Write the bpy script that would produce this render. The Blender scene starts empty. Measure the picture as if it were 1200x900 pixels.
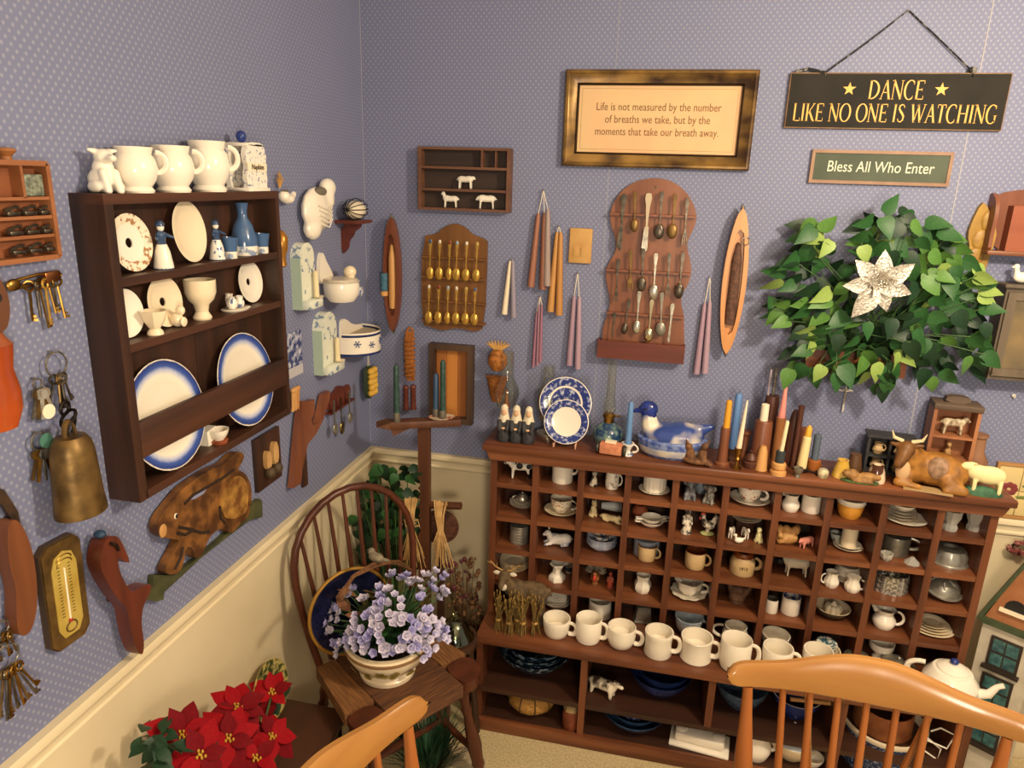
import bpy, bmesh, math, random
from mathutils import Vector, Matrix
random.seed(11)
pi = math.pi
SC = bpy.context.scene
COL = SC.collection

# ---------------------------------------------------------------- camera, world, light, exposure
FPX = 835.965                                    # focal length in pixels of the 1200x900 frame
CR = Vector((.97631, .21422, .03051)); CU = Vector((-.0879, .2638, .96057)); CF = Vector((-.19773, .94049, -.27637))
CP = Vector((1.03647, -2.36763, 1.86812))
cam = bpy.data.cameras.new('camera'); cam.sensor_width = 36; cam.lens = FPX / 1200 * 36; cam.clip_start = .02
co = bpy.data.objects.new('camera', cam); COL.objects.link(co)
co.matrix_world = Matrix(((CR.x, CU.x, -CF.x, CP.x), (CR.y, CU.y, -CF.y, CP.y), (CR.z, CU.z, -CF.z, CP.z), (0, 0, 0, 1)))
SC.camera = co
W = bpy.data.worlds.new('world'); SC.world = W; W.use_nodes = True
W.node_tree.nodes['Background'].inputs[0].default_value = (1.0, .88, .76, 1)
W.node_tree.nodes['Background'].inputs[1].default_value = .24
def lamp(name, loc, power, col, size):
    l = bpy.data.lights.new(name, 'POINT'); l.energy = power; l.color = col; l.shadow_soft_size = size
    o = bpy.data.objects.new(name, l); COL.objects.link(o); o.location = loc
lamp('ceiling_lamp', (2.0, -1.35, 2.28), 62, (1.0, .83, .62), .07)
lamp('room_lamp', (1.5, -2.9, 1.55), 62, (1.0, .84, .64), .22)
SC.view_settings.view_transform = 'Standard'
SC.view_settings.look = 'None'
SC.view_settings.gamma = 1
SC.view_settings.use_curve_mapping = False
SC.view_settings.exposure = 0.62

# ---------------------------------------------------------------- pixel -> place helpers
def ray(px, py): return CR * ((px - 600) / FPX) + CU * (-(py - 450) / FPX) + CF
def bw(px, py, o=0.):                            # on a plane parallel to the back wall
    d = ray(px, py); return CP + d * ((-o - CP.y) / d.y)
def lw(px, py, o=0.):                            # on a plane parallel to the left wall
    d = ray(px, py); return CP + d * ((o - CP.x) / d.x)
def hz(px, py, z):                               # on a horizontal plane
    d = ray(px, py); return CP + d * ((z - CP.z) / d.z)
def mpp(P): return (Vector(P) - CP).dot(CF) / FPX  # metres per pixel at a point

# ---------------------------------------------------------------- materials
def lin(h):
    h = h.lstrip('#'); o = []
    for i in (0, 2, 4):
        c = int(h[i:i + 2], 16) / 255
        o.append(c / 12.92 if c <= .04045 else ((c + .055) / 1.055) ** 2.4)
    return (*o, 1)
MC = {}
def newmat(key):
    m = bpy.data.materials.new(key); m.use_nodes = True
    nt = m.node_tree; b = nt.nodes['Principled BSDF']
    return m, nt, b, nt.nodes.new, nt.links.new
def mat(key, col, rough=.5, metal=0, col2=None, scale=30, stretch=(1, 1, 1), bump=0, lo=.35, hi=.65, detail=3, trans=0, ior=1.45, coat=0, spec=.5):
    if key in MC: return MC[key]
    m, nt, b, N, L = newmat(key)
    b.inputs['Base Color'].default_value = lin(col)
    b.inputs['Roughness'].default_value = rough; b.inputs['Metallic'].default_value = metal
    b.inputs['Transmission Weight'].default_value = trans; b.inputs['IOR'].default_value = ior
    b.inputs['Coat Weight'].default_value = coat; b.inputs['Specular IOR Level'].default_value = spec
    if col2 or bump:
        tc = N('ShaderNodeTexCoord'); mp = N('ShaderNodeMapping'); mp.inputs['Scale'].default_value = stretch
        L(tc.outputs['Object'], mp.inputs['Vector'])
        nz = N('ShaderNodeTexNoise'); nz.inputs['Scale'].default_value = scale; nz.inputs['Detail'].default_value = detail
        L(mp.outputs[0], nz.inputs['Vector'])
        if col2:
            rp = N('ShaderNodeValToRGB'); rp.color_ramp.elements[0].position = lo; rp.color_ramp.elements[1].position = hi
            rp.color_ramp.elements[0].color = lin(col); rp.color_ramp.elements[1].color = lin(col2)
            L(nz.outputs['Fac'], rp.inputs[0]); L(rp.outputs[0], b.inputs['Base Color'])
        if bump:
            bp = N('ShaderNodeBump'); bp.inputs['Strength'].default_value = bump; bp.inputs['Distance'].default_value = .004
            L(nz.outputs['Fac'], bp.inputs['Height']); L(bp.outputs[0], b.inputs['Normal'])
    MC[key] = m; return m
def wood(key, c1, c2, ax='x', rough=.42, scale=14, bump=.12):
    st = {'x': (.12, 1.6, 1.6), 'y': (1.6, .12, 1.6), 'z': (1.6, 1.6, .12)}[ax]
    return mat(key, c1, rough, 0, c2, scale, st, bump, .3, .7, 5)
def cer(key, col, col2=None, rough=.18, **k): return mat(key, col, rough, 0, col2, coat=.3, **k)
def dots_mat():
    m, nt, b, N, L = newmat('wallpaper')
    tc = N('ShaderNodeTexCoord'); sp = N('ShaderNodeSeparateXYZ'); L(tc.outputs['Object'], sp.inputs[0])
    ad = N('ShaderNodeMath'); L(sp.outputs[0], ad.inputs[0]); L(sp.outputs[1], ad.inputs[1])
    def M(op, a, bb=None):
        n = N('ShaderNodeMath'); n.operation = op
        for i, q in enumerate((a, bb)):
            if q is None: continue
            if isinstance(q, (int, float)): n.inputs[i].default_value = q
            else: L(q, n.inputs[i])
        return n.outputs[0]
    u = M('DIVIDE', ad.outputs[0], .0172); v = M('DIVIDE', sp.outputs[2], .0195)
    def lat(du):
        fu = M('SUBTRACT', M('FRACT', M('ADD', u, du)), .5); fv = M('SUBTRACT', M('FRACT', M('ADD', v, du)), .5)
        return M('SQRT', M('ADD', M('MULTIPLY', fu, fu), M('MULTIPLY', fv, fv)))
    d = M('MINIMUM', lat(0.), lat(.5))
    rp = N('ShaderNodeValToRGB'); rp.color_ramp.elements[0].position = .11; rp.color_ramp.elements[1].position = .20
    rp.color_ramp.elements[0].color = lin('#9296aa'); rp.color_ramp.elements[1].color = lin('#757b9a')
    L(d, rp.inputs[0])
    nz = N('ShaderNodeTexNoise'); nz.inputs['Scale'].default_value = 3; L(tc.outputs['Object'], nz.inputs['Vector'])
    mx = N('ShaderNodeMix'); mx.data_type = 'RGBA'; mx.blend_type = 'MULTIPLY'; mx.inputs[0].default_value = .10
    L(rp.outputs[0], mx.inputs[6]); L(nz.outputs['Fac'], mx.inputs[7]); L(mx.outputs[2], b.inputs['Base Color'])
    b.inputs['Roughness'].default_value = .62
    return m
def radial_mat(key, stops, rough=.2, nscale=60, noise=.0):        # colour by distance from the disc's centre (a glazed rim)
    m, nt, b, N, L = newmat(key); tc = N('ShaderNodeTexCoord'); sp = N('ShaderNodeSeparateXYZ'); L(tc.outputs['Generated'], sp.inputs[0]); cb = N('ShaderNodeCombineXYZ')
    for i in (0, 1): L(sp.outputs[i], cb.inputs[i])
    cb.inputs[2].default_value = .5; d = N('ShaderNodeVectorMath'); d.operation = 'DISTANCE'; L(cb.outputs[0], d.inputs[0]); d.inputs[1].default_value = (.5, .5, .5)
    nz = N('ShaderNodeTexNoise'); nz.inputs['Scale'].default_value = nscale; L(tc.outputs['Object'], nz.inputs['Vector'])
    ma = N('ShaderNodeMath'); ma.operation = 'MULTIPLY_ADD'; L(nz.outputs['Fac'], ma.inputs[0]); ma.inputs[1].default_value = noise; L(d.outputs['Value'], ma.inputs[2])
    rp = N('ShaderNodeValToRGB'); e = rp.color_ramp.elements
    while len(e) < len(stops): e.new(.5)
    for k, (q, c) in enumerate(stops): e[k].position = q * .5 + noise * .5; e[k].color = lin(c)
    L(ma.outputs[0], rp.inputs[0]); L(rp.outputs[0], b.inputs['Base Color']); b.inputs['Roughness'].default_value = rough; b.inputs['Coat Weight'].default_value = .3; return m
WALLP = dots_mat()
CREAM = mat('cream_paint', '#dccdaa', .5, col2='#d4c4a0', scale=4)
CARPET = mat('carpet', '#c9b78d', .95, col2='#a8966e', scale=160, bump=.8)
CEILW = mat('ceiling_paint', '#e6dccb', .8, col2='#dfd4c2', scale=5)
CABW = wood('cabinet_wood', '#4e2919', '#855031', 'x', .36)
CABV = wood('cabinet_wood_upright', '#4a2618', '#764429', 'z', .38)
CABD = wood('cabinet_wood_dark', '#2a1710', '#452819', 'x', .5)
DKW = wood('dark_wood', '#281a13', '#4a2e1f', 'z', .45)
DKX = wood('dark_wood_long', '#2c1c15', '#523222', 'y', .45)
RDW = wood('red_wood', '#6a3c28', '#875238', 'z', .4)
RDW2 = wood('red_wood_deep', '#52241a', '#6e3526', 'x', .4)
MIDW = wood('mid_wood', '#7a4a2a', '#9c6638', 'z', .42)
MIDX = wood('mid_wood_long', '#6b3f26', '#8e5a34', 'x', .42)
LTW = wood('light_wood', '#b8834a', '#cf9c5e', 'z', .45)
MAPLE = wood('maple', '#8c5f2e', '#a2733a', 'x', .2, 10, .03)
MAPLEZ = wood('maple_turned', '#84491f', '#985a2a', 'z', .22, 10, .03)
BOXW = wood('box_wood', '#5a3a29', '#76503a', 'x', .5)
WHITE = cer('white_glaze', '#efe6d4'); CREAMC = cer('cream_glaze', '#ead9b8'); IVORY = cer('ivory_glaze', '#f2e4c6')
MUGW = cer('mug_glaze', '#ebe1cc', rough=.22)
BLUEG = cer('blue_glaze', '#2a3f86', '#1d2c66', scale=25); SLATE = cer('slate_blue_glaze', '#4a6890', '#3f5b82', scale=20)
NAVY = cer('navy_glaze', '#26386e', '#1a2750', scale=20); BLUEPAT = cer('blue_transfer', '#e6e1d6', '#34498f', scale=90, lo=.44, hi=.52)
BLUEPAT2 = cer('blue_transfer_dense', '#2b3a7c', '#b9bed2', scale=80, lo=.50, hi=.66)
SPAT = cer('blue_spatter', '#2c4064', '#9fb0c4', scale=120, lo=.5, hi=.66); DKSPAT = cer('dark_spatter', '#1a2c3e', '#8fa5b2', scale=45, lo=.5, hi=.66)
BRNG = cer('brown_glaze', '#6b3218', '#8a4a22', scale=30); TANG = cer('tan_stoneware', '#cdb183', '#bfa070', scale=30)
FLORAL = cer('floral_china', '#ede3cd', '#b98a4c', scale=110, lo=.56, hi=.62); FLORB = cer('floral_blue', '#ece5d8', '#5b6c94', scale=75, lo=.55, hi=.6)
FLORR = cer('floral_rust', '#efe6d6', '#b05a34', scale=80, lo=.57, hi=.63)
BRASS = mat('brass', '#a8813e', .32, 1, '#7d5a26', 30); GOLD = mat('gold_plate', '#dcb05a', .25, .65, '#c0943e', 60)
OLDB = mat('aged_bronze', '#86693a', .42, .65, '#5a4526', 25, bump=.3); SILV = mat('silver', '#d2cbba', .25, .75, '#a09884', 40)
DSILV = mat('tarnished_silver', '#6d6456', .32, .75, '#463f37', 50); STEEL = mat('steel', '#a09c92', .3, .75, '#625c52', 60)
ALU = mat('aluminium', '#b2afa3', .3, .6, '#908c81', 30); PEWT = mat('pewter', '#928d7e', .36, .6, '#726d60', 25)
IRON = mat('iron', '#241d18', .5, .6); BLACK = mat('black_paint', '#1b1a1c', .5); CHAR = mat('charcoal', '#3a3a3c', .7, col2='#2b2b2e', scale=80, bump=.2)
def glassm(key, tint, clear, rough=.04, body=0):                          # thin clear glass: see-through with a reflecting skin
    m, nt, b, N, L = newmat(key); nt.nodes.remove(b); out = nt.nodes['Material Output']
    t = N('ShaderNodeBsdfTransparent'); t.inputs[0].default_value = lin(tint); g = N('ShaderNodeBsdfPrincipled' if body else 'ShaderNodeBsdfGlossy'); g.inputs[0].default_value = lin(tint); g.inputs['Roughness'].default_value = rough
    lw_ = N('ShaderNodeLayerWeight'); lw_.inputs[0].default_value = .35; mr = N('ShaderNodeMapRange'); mr.inputs[3].default_value = 1 - clear; mr.inputs[4].default_value = min(1, 1.5 - clear)
    L(lw_.outputs['Facing'], mr.inputs[0]); mx = N('ShaderNodeMixShader'); L(mr.outputs[0], mx.inputs[0]); L(t.outputs[0], mx.inputs[1]); L(g.outputs[0], mx.inputs[2]); L(mx.outputs[0], out.inputs[0]); return m
GLASS = glassm('clear_glass', '#fafaf4', .975, .03); CRYS = glassm('pressed_crystal', '#dedbd0', .62, .1, 1); GREENGL = glassm('green_glass', '#c6ccb6', .82, .05)
def wax(key, c): return mat('wax_' + key, c, .45, col2=None)
STRAW = mat('straw', '#c79a56', .8, col2='#a97c3c', scale=60); TWINE = mat('jute', '#a8672c', .85, col2='#8a5220', scale=120)

# ---------------------------------------------------------------- mesh builder
def rotm(rx=0, ry=0, rz=0): return Matrix.Rotation(rz, 4, 'Z') @ Matrix.Rotation(ry, 4, 'Y') @ Matrix.Rotation(rx, 4, 'X')
def tr(x=0, y=0, z=0): return Matrix.Translation((x, y, z))
class B:
    def __init__(s): s.v = []; s.f = []; s.m = []
    def add(s, vs, fs, m=0, M=None):
        o = len(s.v)
        for p in vs: s.v.append(tuple(M @ Vector(p)) if M is not None else tuple(p))
        for i, q in enumerate(fs):
            s.f.append(tuple(o + k for k in q)); s.m.append(m[i] if isinstance(m, list) else m)
        return s
    def box(s, x0, x1, y0, y1, z0, z1, m=0, M=None, c=0):
        if c:                                                     # chamfered box
            bm = bmesh.new(); bmesh.ops.create_cube(bm, size=1)
            for v in bm.verts: v.co = ((x0 + x1) / 2 + v.co.x * (x1 - x0), (y0 + y1) / 2 + v.co.y * (y1 - y0), (z0 + z1) / 2 + v.co.z * (z1 - z0))
            bmesh.ops.bevel(bm, geom=bm.edges[:], offset=c, segments=2, affect='EDGES', profile=.5)
            bm.verts.index_update()
            s.add([v.co[:] for v in bm.verts], [[v.index for v in f.verts] for f in bm.faces], m, M); bm.free(); return s
        vs = [(x, y, z) for x in (x0, x1) for y in (y0, y1) for z in (z0, z1)]
        return s.add(vs, [(0, 1, 3, 2), (4, 6, 7, 5), (0, 4, 5, 1), (2, 3, 7, 6), (0, 2, 6, 4), (1, 5, 7, 3)], m, M)
    def lathe(s, prof, n=20, m=0, M=None, sx=1, sy=1, flute=0, fn=12):
        vs = []; rings = []
        for r, z in prof:
            if r < 1e-6: rings.append([len(vs)]); vs.append((0, 0, z))
            else:
                rings.append(list(range(len(vs), len(vs) + n)))
                for k in range(n):
                    a = 2 * pi * k / n; q = r * (1 + flute * math.cos(fn * a)); vs.append((q * math.cos(a) * sx, q * math.sin(a) * sy, z))
        fs = []; ms = []
        for i in range(len(rings) - 1):
            a, b = rings[i], rings[i + 1]; mm = m[min(i, len(m) - 1)] if isinstance(m, (list, tuple)) else m
            for k in range(n):
                k2 = (k + 1) % n
                if len(a) == 1 and len(b) == 1: continue
                if len(a) == 1: q = (a[0], b[k2], b[k])
                elif len(b) == 1: q = (a[k], a[k2], b[0])
                else: q = (a[k], a[k2], b[k2], b[k])
                fs.append(q); ms.append(mm)
        return s.add(vs, fs, ms, M)
    def tube(s, pts, r, n=8, m=0, M=None, closed=False, flat=1):
        pts = [Vector(p) for p in pts]; N = len(pts); vs = []; up = None
        for i, p in enumerate(pts):
            if closed: t = pts[(i + 1) % N] - pts[i - 1]
            else: t = pts[min(i + 1, N - 1)] - pts[max(i - 1, 0)]
            t = t.normalized() if t.length > 1e-9 else Vector((0, 0, 1))
            if up is None: up = t.orthogonal().normalized()
            up = (up - t * up.dot(t)); up = up.normalized() if up.length > 1e-6 else t.orthogonal().normalized()
            sd = t.cross(up); rr = r[i] if isinstance(r, (list, tuple)) else r
            for k in range(n):
                a = 2 * pi * k / n; vs.append(p + up * (math.cos(a) * rr) + sd * (math.sin(a) * rr * flat))
        fs = []
        for i in range(N if closed else N - 1):
            j = (i + 1) % N
            for k in range(n): k2 = (k + 1) % n; fs.append((i * n + k, i * n + k2, j * n + k2, j * n + k))
        if not closed: fs.append(tuple(range(n))[::-1]); fs.append(tuple((N - 1) * n + k for k in range(n)))
        return s.add(vs, fs, m, M)
    def prism(s, pts, y0, y1, m=0, M=None):                       # outline in (x,z), front at y0 (nearer the viewer), back at y1
        n = len(pts); vs = [(x, y0, z) for x, z in pts] + [(x, y1, z) for x, z in pts]
        a = sum(pts[i][0] * pts[(i + 1) % n][1] - pts[(i + 1) % n][0] * pts[i][1] for i in range(n))
        f1 = tuple(range(n)); f2 = tuple(range(2 * n - 1, n - 1, -1))
        fs = [f1, f2] + [(i, n + i, n + (i + 1) % n, (i + 1) % n) for i in range(n)]
        if a < 0: fs = [q[::-1] for q in fs]
        return s.add(vs, fs, m, M)
    def ell(s, c, r, n=12, m=0, M=None):
        if not isinstance(r, (tuple, list)): r = (r, r, r)
        k = max(5, n // 2 + 1); prof = [(math.sin(pi * i / k), -math.cos(pi * i / k)) for i in range(k + 1)]
        prof[0] = (0, -1); prof[-1] = (0, 1)
        T = tr(*c) @ Matrix.Diagonal((r[0], r[1], r[2], 1))
        return s.lathe(prof, n, m, (M @ T) if M is not None else T)
    def leaf(s, L, Wd, m=0, M=None, bend=.15, heart=False):       # leaf along +x, folded along the midrib
        if heart: pr = [(-.08, .0), (-.10, .28), (.05, .47), (.25, .5), (.5, .38), (.75, .19), (1, 0)]
        else: pr = [(0, .02), (.12, .2), (.3, .42), (.5, .5), (.7, .38), (.88, .16), (1, 0)]
        vs = []; n = len(pr)
        for x, w in pr: vs.append((x * L, 0, -bend * L * max(0, x) ** 2))
        for sgn in (1, -1):
            for x, w in pr: vs.append((x * L, sgn * w * Wd, w * Wd * .22 - bend * L * max(0, x) ** 2))
        fs = []
        for i in range(n - 1): fs.append((i, i + 1, n + i + 1, n + i)); fs.append((i + 1, i, 2 * n + i, 2 * n + i + 1))
        return s.add(vs, fs, m, M)
    def mesh(s, name, mats, sharp=38):
        me = bpy.data.meshes.new(name); me.from_pydata(s.v, [], s.f)
        for x in (mats if isinstance(mats, (list, tuple)) else [mats]): me.materials.append(x)
        me.polygons.foreach_set('material_index', s.m)
        me.polygons.foreach_set('use_smooth', [True] * len(s.f))
        bm = bmesh.new(); bm.from_mesh(me); bmesh.ops.recalc_face_normals(bm, faces=bm.faces[:]); bm.to_mesh(me); bm.free()
        me.update(); me.set_sharp_from_angle(angle=math.radians(sharp)); return me

def tag(o, label=None, cat=None, group=None, kind=None):
    if label: o['label'] = label
    if cat: o['category'] = cat
    if group: o['group'] = group
    if kind: o['kind'] = kind
    return o
def empty(name, label, cat, loc, rot=(0, 0, 0), group=None):
    o = bpy.data.objects.new(name, None); COL.objects.link(o); o.empty_display_size = .02
    o.location = loc; o.rotation_euler = rot; return tag(o, label, cat, group)
def part(name, b, mats, parent, loc=(0, 0, 0), rot=(0, 0, 0), label=None):
    me = b if isinstance(b, bpy.types.Mesh) else b.mesh(name, mats)
    o = bpy.data.objects.new(name, me); COL.objects.link(o); o.parent = parent; o.location = loc; o.rotation_euler = rot
    if label: o['label'] = label
    return o
def solid(name, label, cat, b, mats, loc, rot=(0, 0, 0), group=None):
    return tag(part(name, b, mats, None, loc, rot), label, cat, group)
def struct(name, b, mats): return tag(part(name, b, mats, None), kind='structure')
def copytree(o, loc, rot=None, label=None, group=None):
    c = o.copy(); COL.objects.link(c); c.location = loc
    if rot: c.rotation_euler = rot
    if label: c['label'] = label
    if group: c['group'] = group
    for ch in list(o.children):
        d = ch.copy(); COL.objects.link(d); d.parent = c
        for g in list(ch.children): e = g.copy(); COL.objects.link(e); e.parent = d
    return c

def blob(prims, vox, mats, name='figure', smooth=3):              # ellipsoids 'e' and tapered capsules 'c' fused into one skin
    b = B()
    for q in prims:
        if q[0] == 'e': b.ell(q[1], q[2], 12, M=(tr(*q[1]) @ q[3] @ tr(*[-t for t in q[1]])) if len(q) > 3 else None)
        else:
            a, c = Vector(q[1]), Vector(q[2]); ra, rc = q[3], q[4] if len(q) > 4 else q[3]
            b.tube([a, (a + c) / 2, c], [ra, (ra + rc) / 2, rc], 8); b.ell(a, ra, 8); b.ell(c, rc, 8)
    me = bpy.data.meshes.new('tmp'); me.from_pydata(b.v, [], b.f)
    o = bpy.data.objects.new('tmp', me); COL.objects.link(o)
    md = o.modifiers.new('r', 'REMESH'); md.mode = 'VOXEL'; md.voxel_size = vox; md.use_smooth_shade = True
    if smooth: sm = o.modifiers.new('s', 'SMOOTH'); sm.iterations = smooth; sm.factor = .5
    dg = bpy.context.evaluated_depsgraph_get(); ev = o.evaluated_get(dg)
    out = bpy.data.meshes.new_from_object(ev); out.name = name
    bpy.data.objects.remove(o); bpy.data.meshes.remove(me)
    out.materials.clear()
    for x in (mats if isinstance(mats, (list, tuple)) else [mats]): out.materials.append(x)
    out.polygons.foreach_set('use_smooth', [True] * len(out.polygons)); return out

TEXTS = {}
def text_mesh(s, size, align='CENTER', xs=1., shear=0., depth=.0008, off=0.):
    cu = bpy.data.curves.new('txt', 'FONT'); cu.body = s; cu.size = size; cu.align_x = align; cu.align_y = 'CENTER'; cu.extrude = depth; cu.shear = shear; cu.offset = off
    cu.resolution_u = 3
    o = bpy.data.objects.new('txt', cu); COL.objects.link(o)
    dg = bpy.context.evaluated_depsgraph_get(); me = bpy.data.meshes.new_from_object(o.evaluated_get(dg))
    bpy.data.objects.remove(o)
    me.transform(Matrix.Rotation(pi / 2, 4, 'X') @ Matrix.Diagonal((xs, 1, 1, 1))); return me   # reads on a face looking to -y
def text_part(name, s, size, material, parent, loc, rot=(0, 0, 0), **k):
    me = text_mesh(s, size, **k); me.name = name; me.materials.clear(); me.materials.append(material)
    return part(name, me, None, parent, loc, rot)

# wall tracing: pixel outline -> (location on the wall, outline relative to it in the wall's own right/up frame)
RZ = {'L': (0, 0, pi / 2), 'B': (0, 0, 0)}
def wp(w, px, py, o=0.): return lw(px, py, o) if w == 'L' else bw(px, py, o)
def uv(w, P): return (P.y, P.z) if w == 'L' else (P.x, P.z)
def wloc(w, u, z, o=0.): return Vector((o, u, z)) if w == 'L' else Vector((u, -o, z))
def trace(w, pts, o=0.):
    q = [uv(w, wp(w, x, y, o)) for x, y in pts]
    u = sum(a for a, b in q) / len(q); z = sum(b for a, b in q) / len(q)
    return wloc(w, u, z), [(a - u, b - z) for a, b in q]
def rect(w, pts, o=0.):                                           # four pixel corners TL TR BR BL -> centre, width, height, tilt
    q = [Vector(uv(w, wp(w, x, y, o))) for x, y in pts]
    c = (q[0] + q[1] + q[2] + q[3]) / 4
    t = (q[1] - q[0]) + (q[2] - q[3]); wd = ((q[1] - q[0]).length + (q[2] - q[3]).length) / 2
    h = ((q[0] - q[3]).length + (q[1] - q[2]).length) / 2
    return wloc(w, c.x, c.y), wd, h, math.atan2(t.y, t.x)
def smooth_outline(pts, it=1):
    for _ in range(it):
        o = []
        for i in range(len(pts)):
            a, b = pts[i], pts[(i + 1) % len(pts)]
            o += [(a[0] * .75 + b[0] * .25, a[1] * .75 + b[1] * .25), (a[0] * .25 + b[0] * .75, a[1] * .25 + b[1] * .75)]
        pts = o
    return pts
# ---------------------------------------------------------------- the room
b = B().box(-.12, 3.4, 0, .1, 0, 2.62); wb = struct('wall_back', b, WALLP)
b = B().box(-.1, 0, -3.6, 0, 0, 2.62); wl = struct('wall_left', b, WALLP)
SEAM = mat('seam_edge', '#a6a4aa', .7)
for nm, x in (('seam', 1.836), ('seam', .83)):
    bb = B().box(x - (.0014 if x > 1 else .0006), x + (.0014 if x > 1 else .0006), -.0012, .002, .9, 2.6); part(nm, bb, SEAM, wb)
part('seam', B().box(0, .0012, -.0012, 0, .9, 2.6), SEAM, wb)
struct('floor', B().box(-.12, 3.4, -3.6, .1, -.08, 0), CARPET)
struct('ceiling', B().box(-.12, 3.4, -3.6, .1, 2.62, 2.7), CEILW)
b = B().box(0, 3.4, -.006, 0, 0, .83); struct('trim_1', b, CREAM)
b = B().box(0, .006, -3.6, -.006, 0, .83); struct('trim_2', b, CREAM)
RAIL = [(0, .88), (.019, .88), (.022, .874), (.022, .862), (.016, .856), (.013, .846), (.013, .838), (.017, .834), (.017, .828), (.008, .822), (.008, .812), (0, .812)]
def rail(nm, pts3):
    b = B(); n = len(RAIL); vs = []
    for q in pts3: vs += q
    fs = [(i, (i + 1) % n, n + (i + 1) % n, n + i) for i in range(n)] + [tuple(range(n)), tuple(range(2 * n - 1, n - 1, -1))]
    b.add(vs, fs); struct(nm, b, CREAM)
rail('trim_3', ([(d, -d, z) for d, z in RAIL], [(3.4, -d, z) for d, z in RAIL]))
rail('trim_4', ([(d, -d, z) for d, z in RAIL], [(d, -3.6, z) for d, z in RAIL]))
struct('baseboard_back', B().box(.006, 3.4, -.018, -.006, 0, .12, c=.004), CREAM)
struct('baseboard_left', B().box(.006, .018, -3.6, -.018, 0, .12, c=.004), CREAM)

# ---------------------------------------------------------------- pigeonhole cabinet
XL, XR, YF, YB = .515, 2.056, -.19, -.026
ROWZ = [.876, .752, .629, .503, .372]                             # tops of the shelves, row by row
cab = empty('pigeonhole_cabinet', 'large brown wooden pigeonhole cabinet full of miniatures along the back wall', 'cabinet', (0, 0, 0))
part('top_board', B().box(XL - .026, XR + .03, YF - .024, -.022, .996, 1.018, c=.004), CABW, cab)
part('cornice', B().prism([(XL - .016, .996), (XR + .018, .996), (XR + .010, .978), (XR, .962), (XL, .962), (XL - .008, .978)], YF - .013, -.03), CABW, cab)
part('side_panel', B().box(XL, XL + .022, YF, YB, .372, .962), CABV, cab)
part('side_panel', B().box(XR - .022, XR, YF, YB, .372, .962), CABV, cab)
part('back_panel', B().box(XL, XR, YB - .008, YB + .002, .03, .99), CABD, cab)  # wood tone darkened to carry the shade deep in the pigeonholes
for x in (.669, .822, .975, 1.127, 1.283, 1.439, 1.590, 1.747, 1.902):
    part('divider', B().box(x - .0105, x + .0105, YF, YB - .008, .372, .962), CABV, cab)
for z in ROWZ[:4]:
    part('shelf', B().box(XL + .02, XR - .02, YF + .0025, YB - .008, z - .018, z), CABW, cab)
YL = -.348
part('mug_shelf', B().box(XL - .004, XR + .006, YL, YB - .008, .350, .372, c=.003), CABW, cab)
part('base_shelf', B().box(XL + .01, XR - .01, YL + .012, YB - .008, .152, .170), CABD, cab)
part('base_floor', B().box(XL + .018, XR - .018, YL + .022, YB - .008, .028, .046), CABD, cab)
part('plinth', B().box(XL - .004, XR + .004, YL, YL + .022, 0, .046, c=.002), CABW, cab)
part('plinth', B().box(XL, XL + .02, YL + .022, YB, 0, .03), CABV, cab)
for x0, x1 in ((XL - .002, XL + .02), (XR - .02, XR + .002)):
    part('base_side', B().box(x0, x1, YL + .0225, YB, .03, .351), CABV, cab)
part('divider', B().box(.874, .896, YL + .009, YB - .008, .046, .35), CABV, cab)
part('divider', B().box(1.285, 1.307, YL + .009, YB - .008, .17, .35), CABV, cab)
part('divider', B().box(1.68, 1.702, YL + .009, YB - .008, .046, .35), CABV, cab)

# ---------------------------------------------------------------- plate rack on the left wall
RY0, RY1, RD, RB, RT = -1.2715, -.689, .071, 1.236, 1.821
rack = empty('plate_rack', 'dark stained wooden plate rack hung on the left wall', 'shelf', (0, 0, 0))
part('side_panel', B().box(.001, RD, RY0, RY0 + .022, RB, RT - .018), DKW, rack)
part('side_panel', B().box(.001, RD, RY1 - .016, RY1, RB, RT - .018), DKW, rack)
part('top_board', B().box(.001, RD, RY0, RY1, RT - .018, RT), DKX, rack)
part('bottom_board', B().box(.001, RD, RY0 + .02, RY1 - .014, RB, RB + .018), DKX, rack)
for z in (1.672, 1.548):
    part('shelf', B().box(.008, RD - .002, RY0 + .02, RY1 - .014, z - .016, z), DKX, rack)
for k in range(4):
    y = RY0 + .021 + k * .1368
    part('back_board', B().box(.001, .008 - .001 * (k % 2), y, y + .1355, RB + .01, RT - .01), DKW, rack)
part('plate_bar', B().box(RD - .012, RD + .002, RY0 + .02, RY1 - .014, 1.322, 1.395, c=.002), DKX, rack)
# ---------------------------------------------------------------- vessels
def pf_mug(r, h, t=.0035): return [(0, 0), (r * .80, 0), (r * .9, h * .03), (r * .97, h * .15), (r, h * .35), (r, h - .0015), (r - .001, h), (r - t + .001, h), (r - t, h - .0015), (r - t, h * .12), (r * .7, h * .07), (0, h * .07)]
def pf_straight(r, h, t=.003): return [(0, 0), (r * .96, 0), (r, h * .03), (r * .95, h * .97), (r * .95, h), (r * .95 - t, h), (r - t, h * .1), (0, h * .08)]
def pf_cup(r, h, t=.0025): return [(0, 0), (r * .5, 0), (r * .5, h * .07), (r * .62, h * .14), (r * .84, h * .35), (r * .93, h * .65), (r, h), (r - t, h), (r * .86, h * .6), (r * .7, h * .3), (0, h * .15)]
def pf_belly(r, h, t=.003): return [(0, 0), (r * .78, 0), (r * .8, h * .05), (r * .68, h * .12), (r * .86, h * .28), (r, h * .5), (r * .95, h * .66), (r * .8, h * .84), (r * .86, h), (r * .86 - t, h), (r * .76, h * .83), (r * .9, h * .6), (r * .6, h * .2), (0, h * .15)]
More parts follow.
